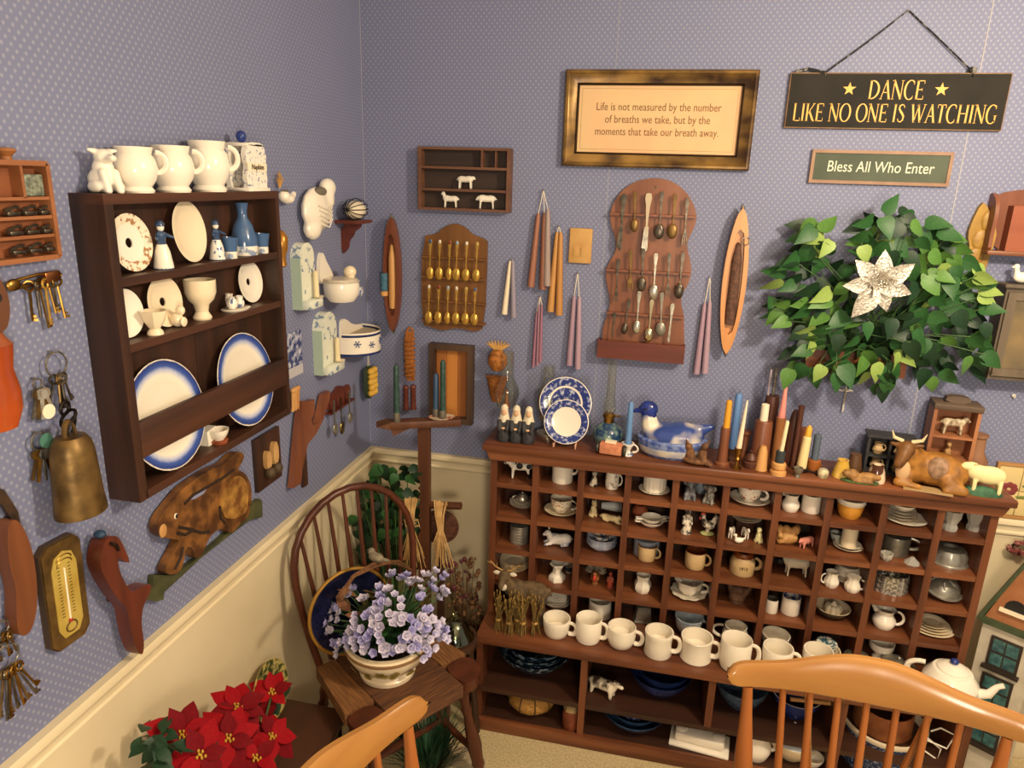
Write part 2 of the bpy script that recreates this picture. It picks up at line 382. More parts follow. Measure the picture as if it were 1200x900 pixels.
def pf_pitcher(r, h, t=.003): return [(0, 0), (r * .75, 0), (r * .82, h * .05), (r, h * .3), (r * .96, h * .45), (r * .68, h * .72), (r * .74, h * .9), (r * .86, h), (r * .83, h), (r * .65, h * .75), (r * .85, h * .4), (0, h * .12)]
def pf_bowl(r, h, t=.003): return [(0, 0), (r * .45, 0), (r * .48, h * .08), (r * .72, h * .3), (r * .92, h * .7), (r, h), (r - t, h), (r * .88, h * .7), (r * .68, h * .34), (r * .4, h * .14), (0, h * .12)]
def pf_plate(r, h, t=.002): return [(0, 0), (r * .55, 0), (r * .62, h * .25), (r * .96, h * .85), (r, h), (r * .97, h), (r * .64, h * .5), (r * .58, h * .3), (0, h * .28)]
def pf_urn(r, h, t=.003): return [(0, 0), (r * .55, 0), (r * .6, h * .05), (r * .4, h * .2), (r * .5, h * .38), (r * .8, h * .5), (r * .97, h * .68), (r, h), (r - t, h), (r * .9, h * .68), (r * .6, h * .5), (0, h * .45)]
def pf_solid(r, h, t=0): return [(0, 0), (r * .97, 0), (r, h * .05), (r, h * .95), (r * .97, h), (0, h)]
PF = dict(mug=pf_mug, straight=pf_straight, cup=pf_cup, belly=pf_belly, pitcher=pf_pitcher, bowl=pf_bowl, plate=pf_plate, urn=pf_urn, solid=pf_solid)
def hnd(r, h, ang=-.25, out=.55, lo=.22, hi=.85, t=.1, square=0):
    b = B(); ca, sa = math.cos(ang), math.sin(ang); o = r * out; pts = []
    for i in range(11):
        a = pi / 2 - pi * i / 10
        x = r * .93 + o * math.cos(a) ** (1 if not square else .6) * 1.0; z = h * (lo + hi) / 2 + h * (hi - lo) / 2 * math.sin(a)
        pts.append((x * ca, x * sa, z))
    return b.tube(pts, r * t, 8, flat=1.3)
def geo(px, py, z, wpx, hpx=None, ymax=None):
    P = hz(px, py, z); m = mpp(P); r = wpx / 2 * m; d = ray(px, py).normalized(); s = -d.z; c = math.sqrt(1 - s * s)
    h = None if hpx is None else max(.008, (hpx * m - 2 * r * s) / c)
    C = Vector((P.x, P.y + r, z))
    if ymax is not None: C.y = min(C.y, ymax - r)
    return C, r, h
def vessel(name, label, cat, C, r, h, prof='mug', mats=None, seg=0, handle=None, hm=None, group=None, hk=None, flute=0, fn=12, n=24, lean=(0, 0, 0), spout=None, sx=1):
    mats = mats or WHITE; b = B().lathe(PF[prof](r, h), n, seg, flute=flute, fn=fn, sx=sx)
    if handle is None and spout is None: return solid(name, label, cat, b, mats, C, lean, group)
    t = empty(name, label, cat, C, lean, group); part('body', b, mats, t)
    if handle is not None: part('handle', hnd(r, h, handle, **(hk or {})), hm or (mats[0] if isinstance(mats, list) else mats), t)
    if spout is not None:
        ca, sa = math.cos(spout), math.sin(spout)
        part('spout', B().tube([(r * .7 * ca, r * .7 * sa, h * .8), (r * .95 * ca, r * .95 * sa, h * .97), (r * 1.15 * ca, r * 1.15 * sa, h * 1.02)], [r * .3, r * .22, r * .1], 8), mats[0] if isinstance(mats, list) else mats, t)
    return t
YC = YB - .012                                                    # back limit inside the pigeonholes
def inhole(name, label, cat, px, py, row, wpx, hpx, prof='mug', h=None, **k):
    C, r, h0 = geo(px, py, ROWZ[row], wpx, hpx, YC)
    return vessel(name, label, cat, C, r, h or h0, prof, **k)
ORD = {2: ['lower', 'upper'], 3: ['lowest', 'middle', 'topmost'], 4: ['lowest', 'second lowest', 'second highest', 'topmost'], 5: ['lowest', 'second lowest', 'middle', 'second highest', 'topmost']}
def stack(name, label, cat, px, py, z, wpx, cnt, prof, h, dz, mats, group, shrink=0, ymax=YC, seg=0, **k):
    C, r, _ = geo(px, py, z, wpx, None, ymax)
    for i in range(cnt):
        vessel(name, ORD[cnt][i] + ' ' + label, cat, C + Vector((0, 0, i * dz)), r * (1 - shrink * i), h, prof, mats, seg=seg, group=group, **k)
    return C, r

# ---------------------------------------------------------------- animals (small figures, each one skin)
def quad(L, leg=.42, fat=.2, neck=(.16, .2), head=.13, snout=.12, earl=.06, tail=.12, lr=.055, up=None, lie=False, hump=0):
    """a four-legged body facing -x, feet at z=0, L = body length"""
    zb = leg * L + fat * L; p = []
    if lie: zb = fat * L * 1.02
    hx, hzz = -.5 * L, zb
    p += [('e', (.22 * L, 0, zb), (.30 * L, fat * .95 * L, fat * L)), ('e', (-.2 * L, 0, zb + .01 * L), (.28 * L, fat * .92 * L, fat * 1.02 * L)), ('e', (0, 0, zb - .01 * L), (.36 * L, fat * .95 * L, fat * .96 * L))]
    nx, nz = -.38 * L - neck[0] * L, zb + .05 * L + neck[1] * L
    p += [('c', (-.36 * L, 0, zb + .04 * L), (nx, 0, nz), fat * .62 * L, head * .8 * L)]
    p += [('e', (nx - .03 * L, 0, nz + .02 * L), (head * 1.1 * L, head * .85 * L, head * .9 * L)), ('c', (nx - .06 * L, 0, nz), (nx - .06 * L - snout * L, 0, nz - .05 * L), head * .7 * L, head * .5 * L)]
    for s in (-1, 1): p.append(('c', (nx + .02 * L, s * head * .6 * L, nz + head * .6 * L), (nx + .05 * L, s * (head * .8 + earl) * L, nz + head * .75 * L + earl * .5 * L), .03 * L, .018 * L))
    if lie:
        for s in (-1, 1):
            p.append(('c', (.28 * L, s * fat * .7 * L, fat * .5 * L), (.06 * L, s * fat * 1.0 * L, lr * L), fat * .5 * L, lr * L))
            p.append(('c', (-.34 * L, s * fat * .6 * L, fat * .5 * L), (-.58 * L, s * fat * .6 * L, lr * L), lr * 1.3 * L, lr * L))
    else:
        for s in (-1, 1):
            for x, dx in ((-.30, -.02), (.33, .03)):
                p.append(('c', (x * L, s * fat * .55 * L, zb - fat * .4 * L), ((x + dx) * L, s * fat * .6 * L, lr * .9 * L), lr * 1.45 * L, lr * L))
    p.append(('c', (.46 * L, 0, zb + fat * .4 * L), (.55 * L, 0, zb + fat * .4 * L - tail * L), .028 * L, .035 * L))
    return p
def sitter(H, fat=.2, snout=.1, ear=.08):
    """a sitting cat or dog facing -y, height H"""
    p = [('e', (0, .04 * H, .2 * H), (fat * H, fat * 1.05 * H, .2 * H)), ('e', (0, 0, .42 * H), (fat * .8 * H, fat * .75 * H, .25 * H)), ('e', (0, -.05 * H, .78 * H), (.15 * H, .15 * H, .15 * H)), ('c', (0, -.15 * H, .75 * H), (0, -.15 * H - snout * H, .72 * H), .085 * H, .06 * H)]
    for s in (-1, 1):
        p += [('c', (s * .1 * H, -.08 * H, .42 * H), (s * .09 * H, -.16 * H, .04 * H), .06 * H, .05 * H), ('e', (s * .17 * H, .0, .1 * H), (.09 * H, .16 * H, .1 * H)), ('c', (s * .08 * H, -.04 * H, .88 * H), (s * .11 * H, -.03 * H, (.9 + ear) * H), .045 * H, .022 * H)]
    return p
FS = 1.18                                                         # the pigeonhole figures' common scale
def figure(name, label, cat, prims, vox, m, C, rz=0, group=None, rot=None):
    me = blob(prims, vox, m, name); o = solid(name, label, cat, me, None, C, rot or (0, 0, rz), group); o.scale = (FS, FS, FS); return o
PORC = cer('porcelain_figure', '#f0e8d6'); SPOTS = cer('black_spots', '#efe8d8', '#17130f', scale=40, lo=.60, hi=.62, detail=0)
CREAMF = mat('cream_figure', '#e2cfa0', .5, col2='#d0b884', scale=50); PINKF = mat('pink_figure', '#d98c7c', .5); BRNF = mat('brown_figure', '#8a5a34', .6, col2='#5e3a20', scale=50)
GREYF = mat('grey_figure', '#8b8c8e', .4, col2='#3a3a3e', scale=60); MULTI = mat('painted_figure', '#e8dcc4', .4, col2='#2c2a28', scale=75, lo=.45, hi=.6); GRNB = mat('green_base', '#4e6a3c', .6, col2='#3c5530', scale=40)
DELFTF = cer('delft_figure', '#efe9dc', '#6f80a6', scale=45, lo=.55, hi=.66)

def fy(C): return min(max(C.y, -.172), -.05)
# ---------------------------------------------------------------- pigeonholes, top row
C, r, h = geo(607, 566, ROWZ[0], 30, 30); 
cow = figure('cow_figurine', 'white cow figurine with black patches in the top left pigeonhole', 'figurine', quad(.068, leg=.36, fat=.19, neck=(.1, .12)), .0022, SPOTS, (C.x - .002, fy(C), ROWZ[0]), .15)
part('patch', B().ell((-.002, -.0105, .041), (.010, .004, .009)).ell((.024, -.0100, .040), (.007, .004, .007)), BLACK, cow); part('patch', B().ell((.004, .0105, .041), (.011, .004, .009)), BLACK, cow)
part('horn', B().tube([(-.036, -.007, .056), (-.038, -.013, .062), (-.036, -.015, .067)], [.002, .0016, .0006], 6), IVORY, cow)
part('horn', B().tube([(-.036, .007, .056), (-.038, .013, .062), (-.036, .015, .067)], [.002, .0016, .0006], 6), IVORY, cow)
inhole('lidded_pot', 'white ribbed pot with a thin black line in the top row beside the spotted cow', 'pot', 657, 568, 0, 25, 30, 'solid', mats=[WHITE], handle=-.1, hk=dict(out=.5, lo=.45, hi=.9), h=.068)
C, r, h = geo(695, 572, ROWZ[0], 13, 20)
figure('cat_figurine', 'small white and black sitting cat figurine beside the picture mug', 'figurine', sitter(.052), .0018, MULTI, (C.x, fy(C), ROWZ[0]), .3)
inhole('picture_mug', 'small white mug with a grey picture in the top row beside the cat', 'mug', 716, 575, 0, 16, 26, 'mug', mats=[WHITE, mat('grey_print', '#e8dfcd', .3, col2='#8a857c', scale=70, lo=.52, hi=.62)], seg=[0, 0, 0, 1, 1, 0], handle=-.15)
C, r, h = geo(766, 583, ROWZ[0], 37, None, YC)
vessel('saucer', 'white saucer under the fluted white cup in the top row', 'saucer', C, r, .010, 'plate', WHITE)
vessel('fluted_cup', 'white fluted cup on a saucer in the fourth pigeonhole of the top row', 'cup', C + Vector((0, 0, .004)), r * .72, .058, 'mug', WHITE, flute=.025, fn=16, n=48)
C, r, h = geo(808, 588, ROWZ[0], 20, 25)
def elephant(H): return [('e', (0, .02 * H, .34 * H), (.26 * H, .24 * H, .34 * H)), ('e', (0, -.05 * H, .76 * H), (.19 * H, .19 * H, .2 * H)), ('c', (0, -.2 * H, .72 * H), (.03 * H, -.3 * H, .42 * H), .08 * H, .05 * H), ('e', (-.22 * H, 0, .76 * H), (.12 * H, .04 * H, .15 * H)), ('e', (.22 * H, 0, .76 * H), (.12 * H, .04 * H, .15 * H)), ('c', (-.18 * H, -.15 * H, .25 * H), (-.2 * H, -.3 * H, .06 * H), .1 * H, .08 * H), ('c', (.18 * H, -.15 * H, .25 * H), (.2 * H, -.3 * H, .06 * H), .1 * H, .08 * H), ('e', (0, 0, .04 * H), (.34 * H, .3 * H, .05 * H))]
figure('elephant_figurine', 'pale grey sitting elephant figurine in the top row, the larger of two', 'figurine', elephant(.062), .0022, GREYF, (C.x, fy(C), ROWZ[0]))
C, r, h = geo(831, 593, ROWZ[0], 20, 25)
figure('elephant_figurine', 'dark grey little figurine in the top row right of the pale elephant', 'figurine', elephant(.055), .002, mat('dark_grey_figure', '#4c4a48', .4, col2='#8d877c', scale=80), (C.x, fy(C), ROWZ[0]), -.3)
inhole('grey_bowl', 'blue-grey bowl behind the two elephant figurines', 'bowl', 822, 577, 0, 26, 18, 'bowl', mats=mat('greyblue_glaze', '#8e9ba6', .25), h=.05)
C, r, h = geo(880, 593, ROWZ[0], 47, None, YC)
vessel('saucer', 'white saucer under the rust flowered teacup in the top row', 'saucer', C, r, .016, 'plate', WHITE)
vessel('teacup', 'white teacup with rust flowers on a saucer in the top row', 'cup', C + Vector((-.004, 0, .006)), r * .6, .052, 'cup', [FLORR], handle=-.35)
inhole('milk_pitcher', 'small white pitcher in the top row beside a plain white beaker', 'pitcher', 927, 602, 0, 21, 28, 'pitcher', mats=[WHITE], spout=2.6)
inhole('beaker', 'plain white tapered beaker in the top row beside the small pitcher', 'cup', 951, 603, 0, 22, 30, 'straight', mats=WHITE, h=.058)
C, r, h = geo(998, 611, ROWZ[0], 30, None, YC)
YEL = cer('yellow_ochre_glaze', '#d8973a', '#c98a30', scale=20)
t = empty('yellow_crock', 'yellow ochre crock with white rim bowl on top in the top row', 'crock', C)
part('body', B().lathe([(0, 0), (r * .7, 0), (r * .86, .012), (r, .035), (r, .045), (0, .045)], 24), YEL, t)
part('rim', B().lathe([(0, .0455), (r * 1.02, .0455), (r * 1.1, .052), (r * 1.06, .053), (r * 1.06, .056), (r * 1.12, .064), (r * 1.05, .064), (r * .8, .05), (0, .048)], 24), WHITE, t)
C, r, h = geo(1066, 618, ROWZ[0], 50, None, YC)
vessel('oval_plate', 'white oval plate under a stack of small plates in the top row', 'plate', C, r, .010, 'plate', WHITE)
for i in range(3): vessel('dessert_plate', ORD[3][i] + ' small white saucer with brown edge, stacked in the top row', 'plate', C + Vector((-.01, 0, .006 + .009 * i)), r * (.68 - .04 * i), .011, 'plate', [WHITE, BRNG], seg=[0, 0, 0, 0, 1, 0], group='small stacked saucers')
vessel('small_bowl', 'white small bowl topping the saucer stack in the top row', 'bowl', C + Vector((-.01, 0, .033)), r * .56, .022, 'bowl', WHITE)
for px, lab in ((1116, 'left'), (1144, 'right')):
    C, r, h = geo(px, 625, ROWZ[0], 20, 28, YC)
    solid('glass_tumbler', 'small clear pressed glass tumbler, the %s one of the pair in the top right pigeonhole' % lab, 'glass', B().lathe([(0, 0), (r * .72, 0), (r * .8, .012), (r * .62, .022), (r * .95, .045), (r, .066), (r - .002, .066), (r * .88, .045), (r * .5, .02), (0, .015)], 20, flute=.04, fn=10), CRYS, C)

# second row
C, r, h = geo(609, 598, ROWZ[1], 30, None, YC)
for i in range(2): vessel('saucer', ORD[2][i] + ' white saucer under the tiny silver teapot, second row', 'saucer', C + Vector((0, 0, .007 * i)), r, .011, 'plate', WHITE, group='saucers below the tiny teapot')
def teapot(name, label, C, r, h, m, rz=0, knobm=None, lidm=None):
    t = empty(name, label, 'teapot', C, (0, 0, rz))
    part('body', B().lathe([(0, 0), (r * .6, 0), (r * .7, h * .06), (r, h * .35), (r * .98, h * .5), (r * .7, h * .74), (r * .55, h * .76), (0, h * .76)], 24), m, t)
    ld = part('lid', B().lathe([(r * .56, h * .76), (r * .56, h * .8), (r * .3, h * .9), (0, h * .92)], 20), lidm or m, t)
    part('knob', B().ell((0, 0, h * .98), (r * .16, r * .16, h * .08)), knobm or m, ld)
    part('spout', B().tube([(r * .85, 0, h * .3), (r * 1.3, 0, h * .42), (r * 1.5, 0, h * .68), (r * 1.68, 0, h * .76)], [r * .22, r * .17, r * .11, r * .1], 10), m, t)
    part('handle', hnd(r, h, pi, .6, .2, .72, .1), m, t); return t
teapot('toy_teapot', 'tiny silver teapot on two saucers in the second row', C + Vector((0, 0, .013)), r * .55, .038, SILV, .5)
C, r, h = geo(655, 606, ROWZ[1], 40, None, YC)
vessel('saucer', 'cream saucer under the flowered teacup in the second row', 'saucer', C, r, .012, 'plate', CREAMC)
vessel('teacup', 'cream teacup with gold flowers on a saucer in the second row', 'cup', C + Vector((0, 0, .005)), r * .66, .050, 'cup', [FLORAL], handle=-.1, hk=dict(t=.07))
C, r, h = geo(694, 608, ROWZ[1], 14, 20)
figure('dog_figurine', 'cream sitting dog figurine in the second row behind a lying one', 'figurine', sitter(.056), .002, CREAMF, (C.x, fy(C), ROWZ[1]), .6)
C, r, h = geo(714, 616, ROWZ[1], 24, 20)
figure('lying_dog_figurine', 'cream lying dog figurine at the front of the second row', 'figurine', quad(.062, fat=.16, neck=(.05, .06), lie=True, head=.12), .002, CREAMF, (C.x, fy(C), ROWZ[1]), 2.8)
C, r, h = geo(716, 600, ROWZ[1], 22, 20)
solid('white_horn_cup', 'white tapered ceramic cone lying behind the cream dogs', 'cup', B().lathe([(0, 0), (.012, 0), (.021, .07), (.019, .07), (.01, .006), (0, .006)], 20), mat('dull_white', '#c9cbc6', .3), (C.x - .035, fy(C), ROWZ[1] + .021), (0, pi / 2, .1))
C, r, h = geo(749, 609, ROWZ[1], 19, None, YC)
solid('clay_ball', 'round terracotta clay pot in the second row behind the handled bowls', 'pot', B().lathe([(0, 0), (r * .5, 0), (r, .022), (r * .95, .036), (r * .55, .048), (r * .5, .048), (r * .4, .04), (0, .04)], 20), mat('terracotta', '#9a5130', .7, col2='#84401f', scale=30), C)
C, r, h = geo(762, 622, ROWZ[1], 30, None, YC)
for i in range(2):
    t = empty('handled_bowl', ORD[2][i] + ' small white bowl with side handles stacked in the second row', 'bowl', C + Vector((.002 * i, 0, .011 * i)), (0, 0, .3), 'stacked handled bowls')
    part('body', B().lathe(pf_bowl(r * (1 - .15 * i), .020), 22), WHITE, t)
    for s in (-1, 1): part('handle', B().tube([(s * r * .8, -.008, .016), (s * r * 1.3, -.005, .018), (s * r * 1.3, .005, .018), (s * r * .8, .008, .016)], .0025, 6), WHITE, t)
C, r, h = geo(804, 628, ROWZ[1], 16, 30)
def person_fig(H, w=.18): return [('c', (0, 0, .06 * H), (0, 0, .5 * H), w * H, w * .72 * H), ('c', (0, 0, .5 * H), (0, 0, .68 * H), w * .72 * H, w * .5 * H), ('e', (0, -.01 * H, .86 * H), (.11 * H, .115 * H, .13 * H)), ('c', (-.14 * H, -.02 * H, .66 * H), (-.16 * H, -.14 * H, .44 * H), .055 * H, .045 * H), ('c', (.14 * H, -.02 * H, .66 * H), (.16 * H, -.14 * H, .44 * H), .055 * H, .045 * H), ('e', (0, 0, .02 * H), (w * 1.15 * H, w * 1.15 * H, .04 * H))]
figure('hen_cook_figurine', 'black and white speckled standing figurine in the second row left of the rooster', 'figurine', person_fig(.075, .2), .0024, MULTI, (C.x, fy(C), ROWZ[1]))
C, r, h = geo(829, 632, ROWZ[1], 26, 30)
t = empty('rooster_figurine', 'black and white rooster figurine with red comb on a green base, second row', 'figurine', (C.x, fy(C), ROWZ[1]), (0, 0, .2))
part('body', blob([('e', (.004, 0, .034), (.02, .014, .016)), ('c', (-.012, 0, .04), (-.018, 0, .06), .010, .008), ('e', (-.019, 0, .064), (.009, .008, .009)), ('c', (.018, 0, .042), (.030, 0, .062), .008, .005), ('c', (.016, 0, .045), (.022, 0, .070), .008, .004), ('c', (0, 0, .022), (0, 0, .006), .007, .007)], .002, MULTI), None, t)
part('comb', B().ell((-.019, 0, .073), (.008, .003, .006)).ell((-.028, 0, .058), (.004, .003, .006)), mat('rooster_red', '#c4453a', .5), t)
part('base', B().ell((0, 0, .004), (.024, .017, .006)), mat('pale_green_base', '#b9bb7a', .5), t)
C, r, h = geo(872, 622, ROWZ[1], 34, None, YC)
for i in range(3): vessel('dinner_plate', ORD[3][i] + ' white toy plate propped behind the tiny white goats, second row', 'plate', (C.x, fy(C), ROWZ[1] + .052 + .008 * i), .048, .010, 'plate', WHITE, group='toy plates behind the goats')
solid('plate_stand', 'low dark block carrying the toy plates behind the goats', 'stand', B().box(-.03, .03, -.02, .02, 0, .052, c=.003), DKW, (C.x, -.06, ROWZ[1]))
for px, py, rz, lab, sc in ((857, 632, 1.2, 'leftmost tiny white goat in the second row', .036), (873, 633, 1.9, 'second tiny white goat in the second row, right of another', .036)):
    C, r, h = geo(px, py, ROWZ[1], 10, 10)
    figure('goat_figurine', lab, 'figurine', quad(sc, leg=.5, fat=.17, neck=(.06, .2)), .0014, PORC, (C.x, fy(C), ROWZ[1]), rz)
def duck(L): return [('e', (0, 0, .3 * L), (.42 * L, .24 * L, .26 * L)), ('c', (-.28 * L, 0, .4 * L), (-.34 * L, 0, .72 * L), .13 * L, .11 * L), ('e', (-.36 * L, 0, .8 * L), (.15 * L, .13 * L, .13 * L)), ('c', (-.46 * L, 0, .78 * L), (-.58 * L, 0, .76 * L), .06 * L, .04 * L), ('c', (.3 * L, 0, .38 * L), (.5 * L, 0, .5 * L), .13 * L, .05 * L)]
C, r, h = geo(866, 639, ROWZ[1], 10, 10)
figure('duck_figurine', 'tiny white duck at the front below the two goats', 'figurine', duck(.032), .0013, PORC, (C.x, fy(C), ROWZ[1]), .3)
C, r, h = geo(889, 638, ROWZ[1], 10, 10)
figure('duckling_figurine', 'pale yellow duckling figurine right of the tiny goats', 'figurine', sitter(.050, .22, .06, .0), .0018, mat('pale_yellow', '#e4d9a4', .5, col2='#c9c48c', scale=40), (C.x, fy(C), ROWZ[1]), -.5)
C, r, h = geo(922, 642, ROWZ[1], 26, 24)
pp = [('e', (0, 0, .018), (.032, .022, .020))] + [('e', (random.uniform(-.026, .026), random.uniform(-.018, .012), random.uniform(.010, .046)), random.uniform(.009, .013)) for _ in range(16)]
figure('piglet_heap', 'tan carved heap of piglets in the second row left of the pink pig', 'figurine', pp, .0022, mat('tan_carving', '#d3a467', .6, col2='#a9763c', scale=50), (C.x, fy(C), ROWZ[1]))
C, r, h = geo(946, 646, ROWZ[1], 20, 20)
figure('pig_figurine', 'pink pig figurine beside the tan heap of piglets', 'figurine', quad(.050, leg=.22, fat=.2, neck=(.02, .02), head=.15, snout=.1, earl=.05), .0018, PINKF, (C.x, fy(C), ROWZ[1]), .7)
C, r, h = geo(997, 650, ROWZ[1], 34, None, YC)
for i in range(2): vessel('saucer', ORD[2][i] + ' white saucer with brown rim under the cream cylinder, second row', 'saucer', C + Vector((0, 0, .006 * i)), r * (1 - .1 * i), .010, 'plate', [WHITE, BRNG], seg=[0, 0, 0, 0, 1, 0], group='brown rimmed saucers under the cylinder')
vessel('cream_cylinder', 'tall cream straight cup on brown rimmed saucers, second row', 'cup', C + Vector((0, 0, .009)), r * .52, .066, 'solid', CREAMC)
C, r, h = geo(979, 634, ROWZ[1], 15, None, YC)
vessel('small_bowl', 'small glassy white bowl at the back of the second row', 'bowl', C, r, .03, 'bowl', cer('glassy_white', '#b9bdb4'), n=20)
inhole('pewter_cup', 'ribbed pewter measuring cup with ring handle in the second row', 'cup', 1052, 654, 1, 31, 34, 'solid', mats=[PEWT], handle=-.25, hk=dict(out=.75, lo=.35, hi=.92, t=.12), h=.062)
C, r, h = geo(1040, 660, ROWZ[1], 14, None, YC)
solid('salt_cellar', 'tiny cut crystal cup in front of the pewter measuring cup', 'glass', B().lathe(pf_cup(r, .026), 16, flute=.06, fn=8), CRYS, C)
C, r, h = geo(1071, 664, ROWZ[1], 17, None, YC)
solid('crystal_shell', 'low crystal shell dish at the front right of the pewter cup', 'glass', B().lathe([(0, 0), (r, 0), (r * .8, .006), (r * .2, .02), (0, .02)], 16, flute=.08, fn=8), CRYS, C)
C, r, h = geo(1118, 667, ROWZ[1], 39, None, YC)
t = empty('jelly_mould', 'round aluminium jelly mould with swirled sides, right end of second row', 'mould', C)
part('shell', B().lathe([(r * 1.04, 0), (r * 1.04, .004), (r, .006), (r * .97, .030), (r * .82, .046), (r * .40, .050), (r * .28, .042), (0, .040)], 40, flute=.02, fn=14), ALU, t)
part('rim', B().lathe([(r, 0), (r * 1.1, 0), (r * 1.1, .004), (r, .004)], 32), ALU, t)

# third row
C, r, h = geo(606, 639, ROWZ[2], 23, None, YC)
t = empty('tin_stack', 'stack of silvery tin cups in the leftmost pigeonhole of the third row', 'tin cup', C)
for i in range(6): part('tin_ring', B().lathe([(0, i * .011), (r * .97, i * .011), (r, i * .011 + .004), (r, i * .011 + .009), (r * .98, i * .011 + .011), (0, i * .011 + .011)], 24), ALU, t)
C, r, h = geo(653, 645, ROWZ[2], 30, 28)
t = empty('cow_creamer', 'white and blue porcelain lying cow creamer in the third row', 'figurine', (C.x, fy(C), ROWZ[2]), (0, 0, .25)); t.scale = (1.15, 1.15, 1.15)
part('body', blob(quad(.078, fat=.23, neck=(.06, .2), head=.13, lie=True), .0024, DELFTF), None, t)
for s in (-1, 1): part('horn', B().tube([(-.034, s * .008, .058), (-.036, s * .014, .066), (-.034, s * .013, .072)], [.003, .002, .001], 6), PORC, t)
C, r = stack('blue_bowl', 'shallow white and blue bowl in the nested stack, third row', 'bowl', 703, 650, ROWZ[2], 36, 4, 'bowl', .026, .008, [cer('pale_blue_china', '#c9cedb', '#7c8cb4', scale=70, lo=.5, hi=.6)], 'nested blue bowls')
vessel('blue_cup', 'pale blue patterned cup on top of the nested blue bowls', 'cup', C + Vector((0, 0, .030)), r * .65, .026, 'bowl', FLORB)
inhole('two_tone_mug', 'brown topped stoneware mug with two-tone glaze, left of the pair, third row', 'mug', 757, 660, 2, 22, 30, 'mug', mats=[TANG, BRNG], seg=[0, 0, 0, 0, 0, 1, 1, 1, 1], handle=-.3, h=.055)
inhole('pale_jar', 'pale blue jar behind the brown topped mug, third row', 'jar', 757, 646, 2, 30, 20, 'solid', mats=cer('pale_jar', '#9aa2ab'), h=.06)
inhole('two_tone_mug', 'brown topped stoneware mug, right of the pair, third row', 'mug', 814, 670, 2, 24, 34, 'mug', mats=[TANG, BRNG], seg=[0, 0, 0, 0, 0, 1, 1, 1, 1], handle=-.2, h=.062)
C, r, h = geo(870, 677, ROWZ[2], 29, None, YC)
t = empty('stoneware_crock', 'tan stoneware mug with brown top and stamped year, third row', 'crock', C)
part('body', B().lathe([(0, 0), (r * .96, 0), (r, .004), (r, .045), (r * .8, .060)], 28), TANG, t)
part('glazed_top', B().lathe([(r * .8, .060), (r * .83, .070), (r * .7, .078), (r * .66, .076), (r * .7, .06), (0, .055)], 28), BRNG, t)
part('handle', hnd(r, .07, -.2, .5, .3, .85, .12), TANG, t)
text_part('stamped_year', '1812', .014, mat('stamp_ink', '#4d3a28', .8), t, (0, -r - .0006, .032), depth=.0006)
C, r, h = geo(932, 682, ROWZ[2], 30, 28)
t = empty('sheep_figurine', 'cream sheep figurine with a black face in the third row', 'figurine', (C.x + .004, fy(C), ROWZ[2]), (0, 0, .1)); t.scale = (1.15, 1.15, 1.15)
part('body', blob(quad(.074, leg=.34, fat=.24, neck=(.02, .05), head=.10, snout=.06, earl=.02, lr=.04), .0024, mat('sheep_cream', '#ece2c6', .6, bump=.4, scale=60)), None, t)
part('face', B().ell((-.046, 0, .043), (.012, .008, .010)), BLACK, t)
inhole('white_pot', 'white round pot behind the two little ribbed jugs, third row', 'pot', 993, 682, 2, 30, 24, 'belly', mats=WHITE, h=.056)
inhole('ribbed_jug', 'tiny white ribbed jug, the left of two in the third row', 'jug', 975, 691, 2, 17, 26, 'pitcher', mats=[WHITE], handle=pi + .2, flute=.04, fn=10, n=40, h=.052)
inhole('ribbed_jug', 'tiny white ribbed jug, the right of two in the third row', 'jug', 1000, 697, 2, 18, 27, 'pitcher', mats=[WHITE], handle=-.2, flute=.04, fn=10, n=40, h=.052)
stack('pressed_glass_bowl', 'pressed glass bowl in the crystal stack, third row', 'glass bowl', 1046, 699, ROWZ[2], 41, 3, 'straight', .026, .018, mat('crystal_silver', '#cfccc0', .15, .6, '#77736a', 90, bump=.6, lo=.42, hi=.58), 'stacked crystal bowls', flute=.03, fn=18, n=54)
C, r, h = geo(1110, 709, ROWZ[2], 41, None, YC)
vessel('round_tin', 'low aluminium tin under the tilted mould, right end of third row', 'mould', C, r, .024, 'bowl', ALU)
t = empty('flower_mould', 'tilted domed aluminium mould with swirl flower relief, third row', 'mould', C + Vector((0, 0, .026)), (.22, .1, 0))
part('dome', B().lathe([(r * 1.06, 0), (r * 1.06, .003), (r * .9, .004), (r * .84, .02), (r * .6, .036), (r * .25, .042), (0, .038)], 40), ALU, t)
for k in range(5):
    a = k * 2 * pi / 5; part('petal', B().tube([(r * .15 * math.cos(a), r * .15 * math.sin(a), .042), (r * .5 * math.cos(a + .4), r * .5 * math.sin(a + .4), .040), (r * .78 * math.cos(a + .6), r * .78 * math.sin(a + .6), .024)], [.003, .006, .002], 8), ALU, t)

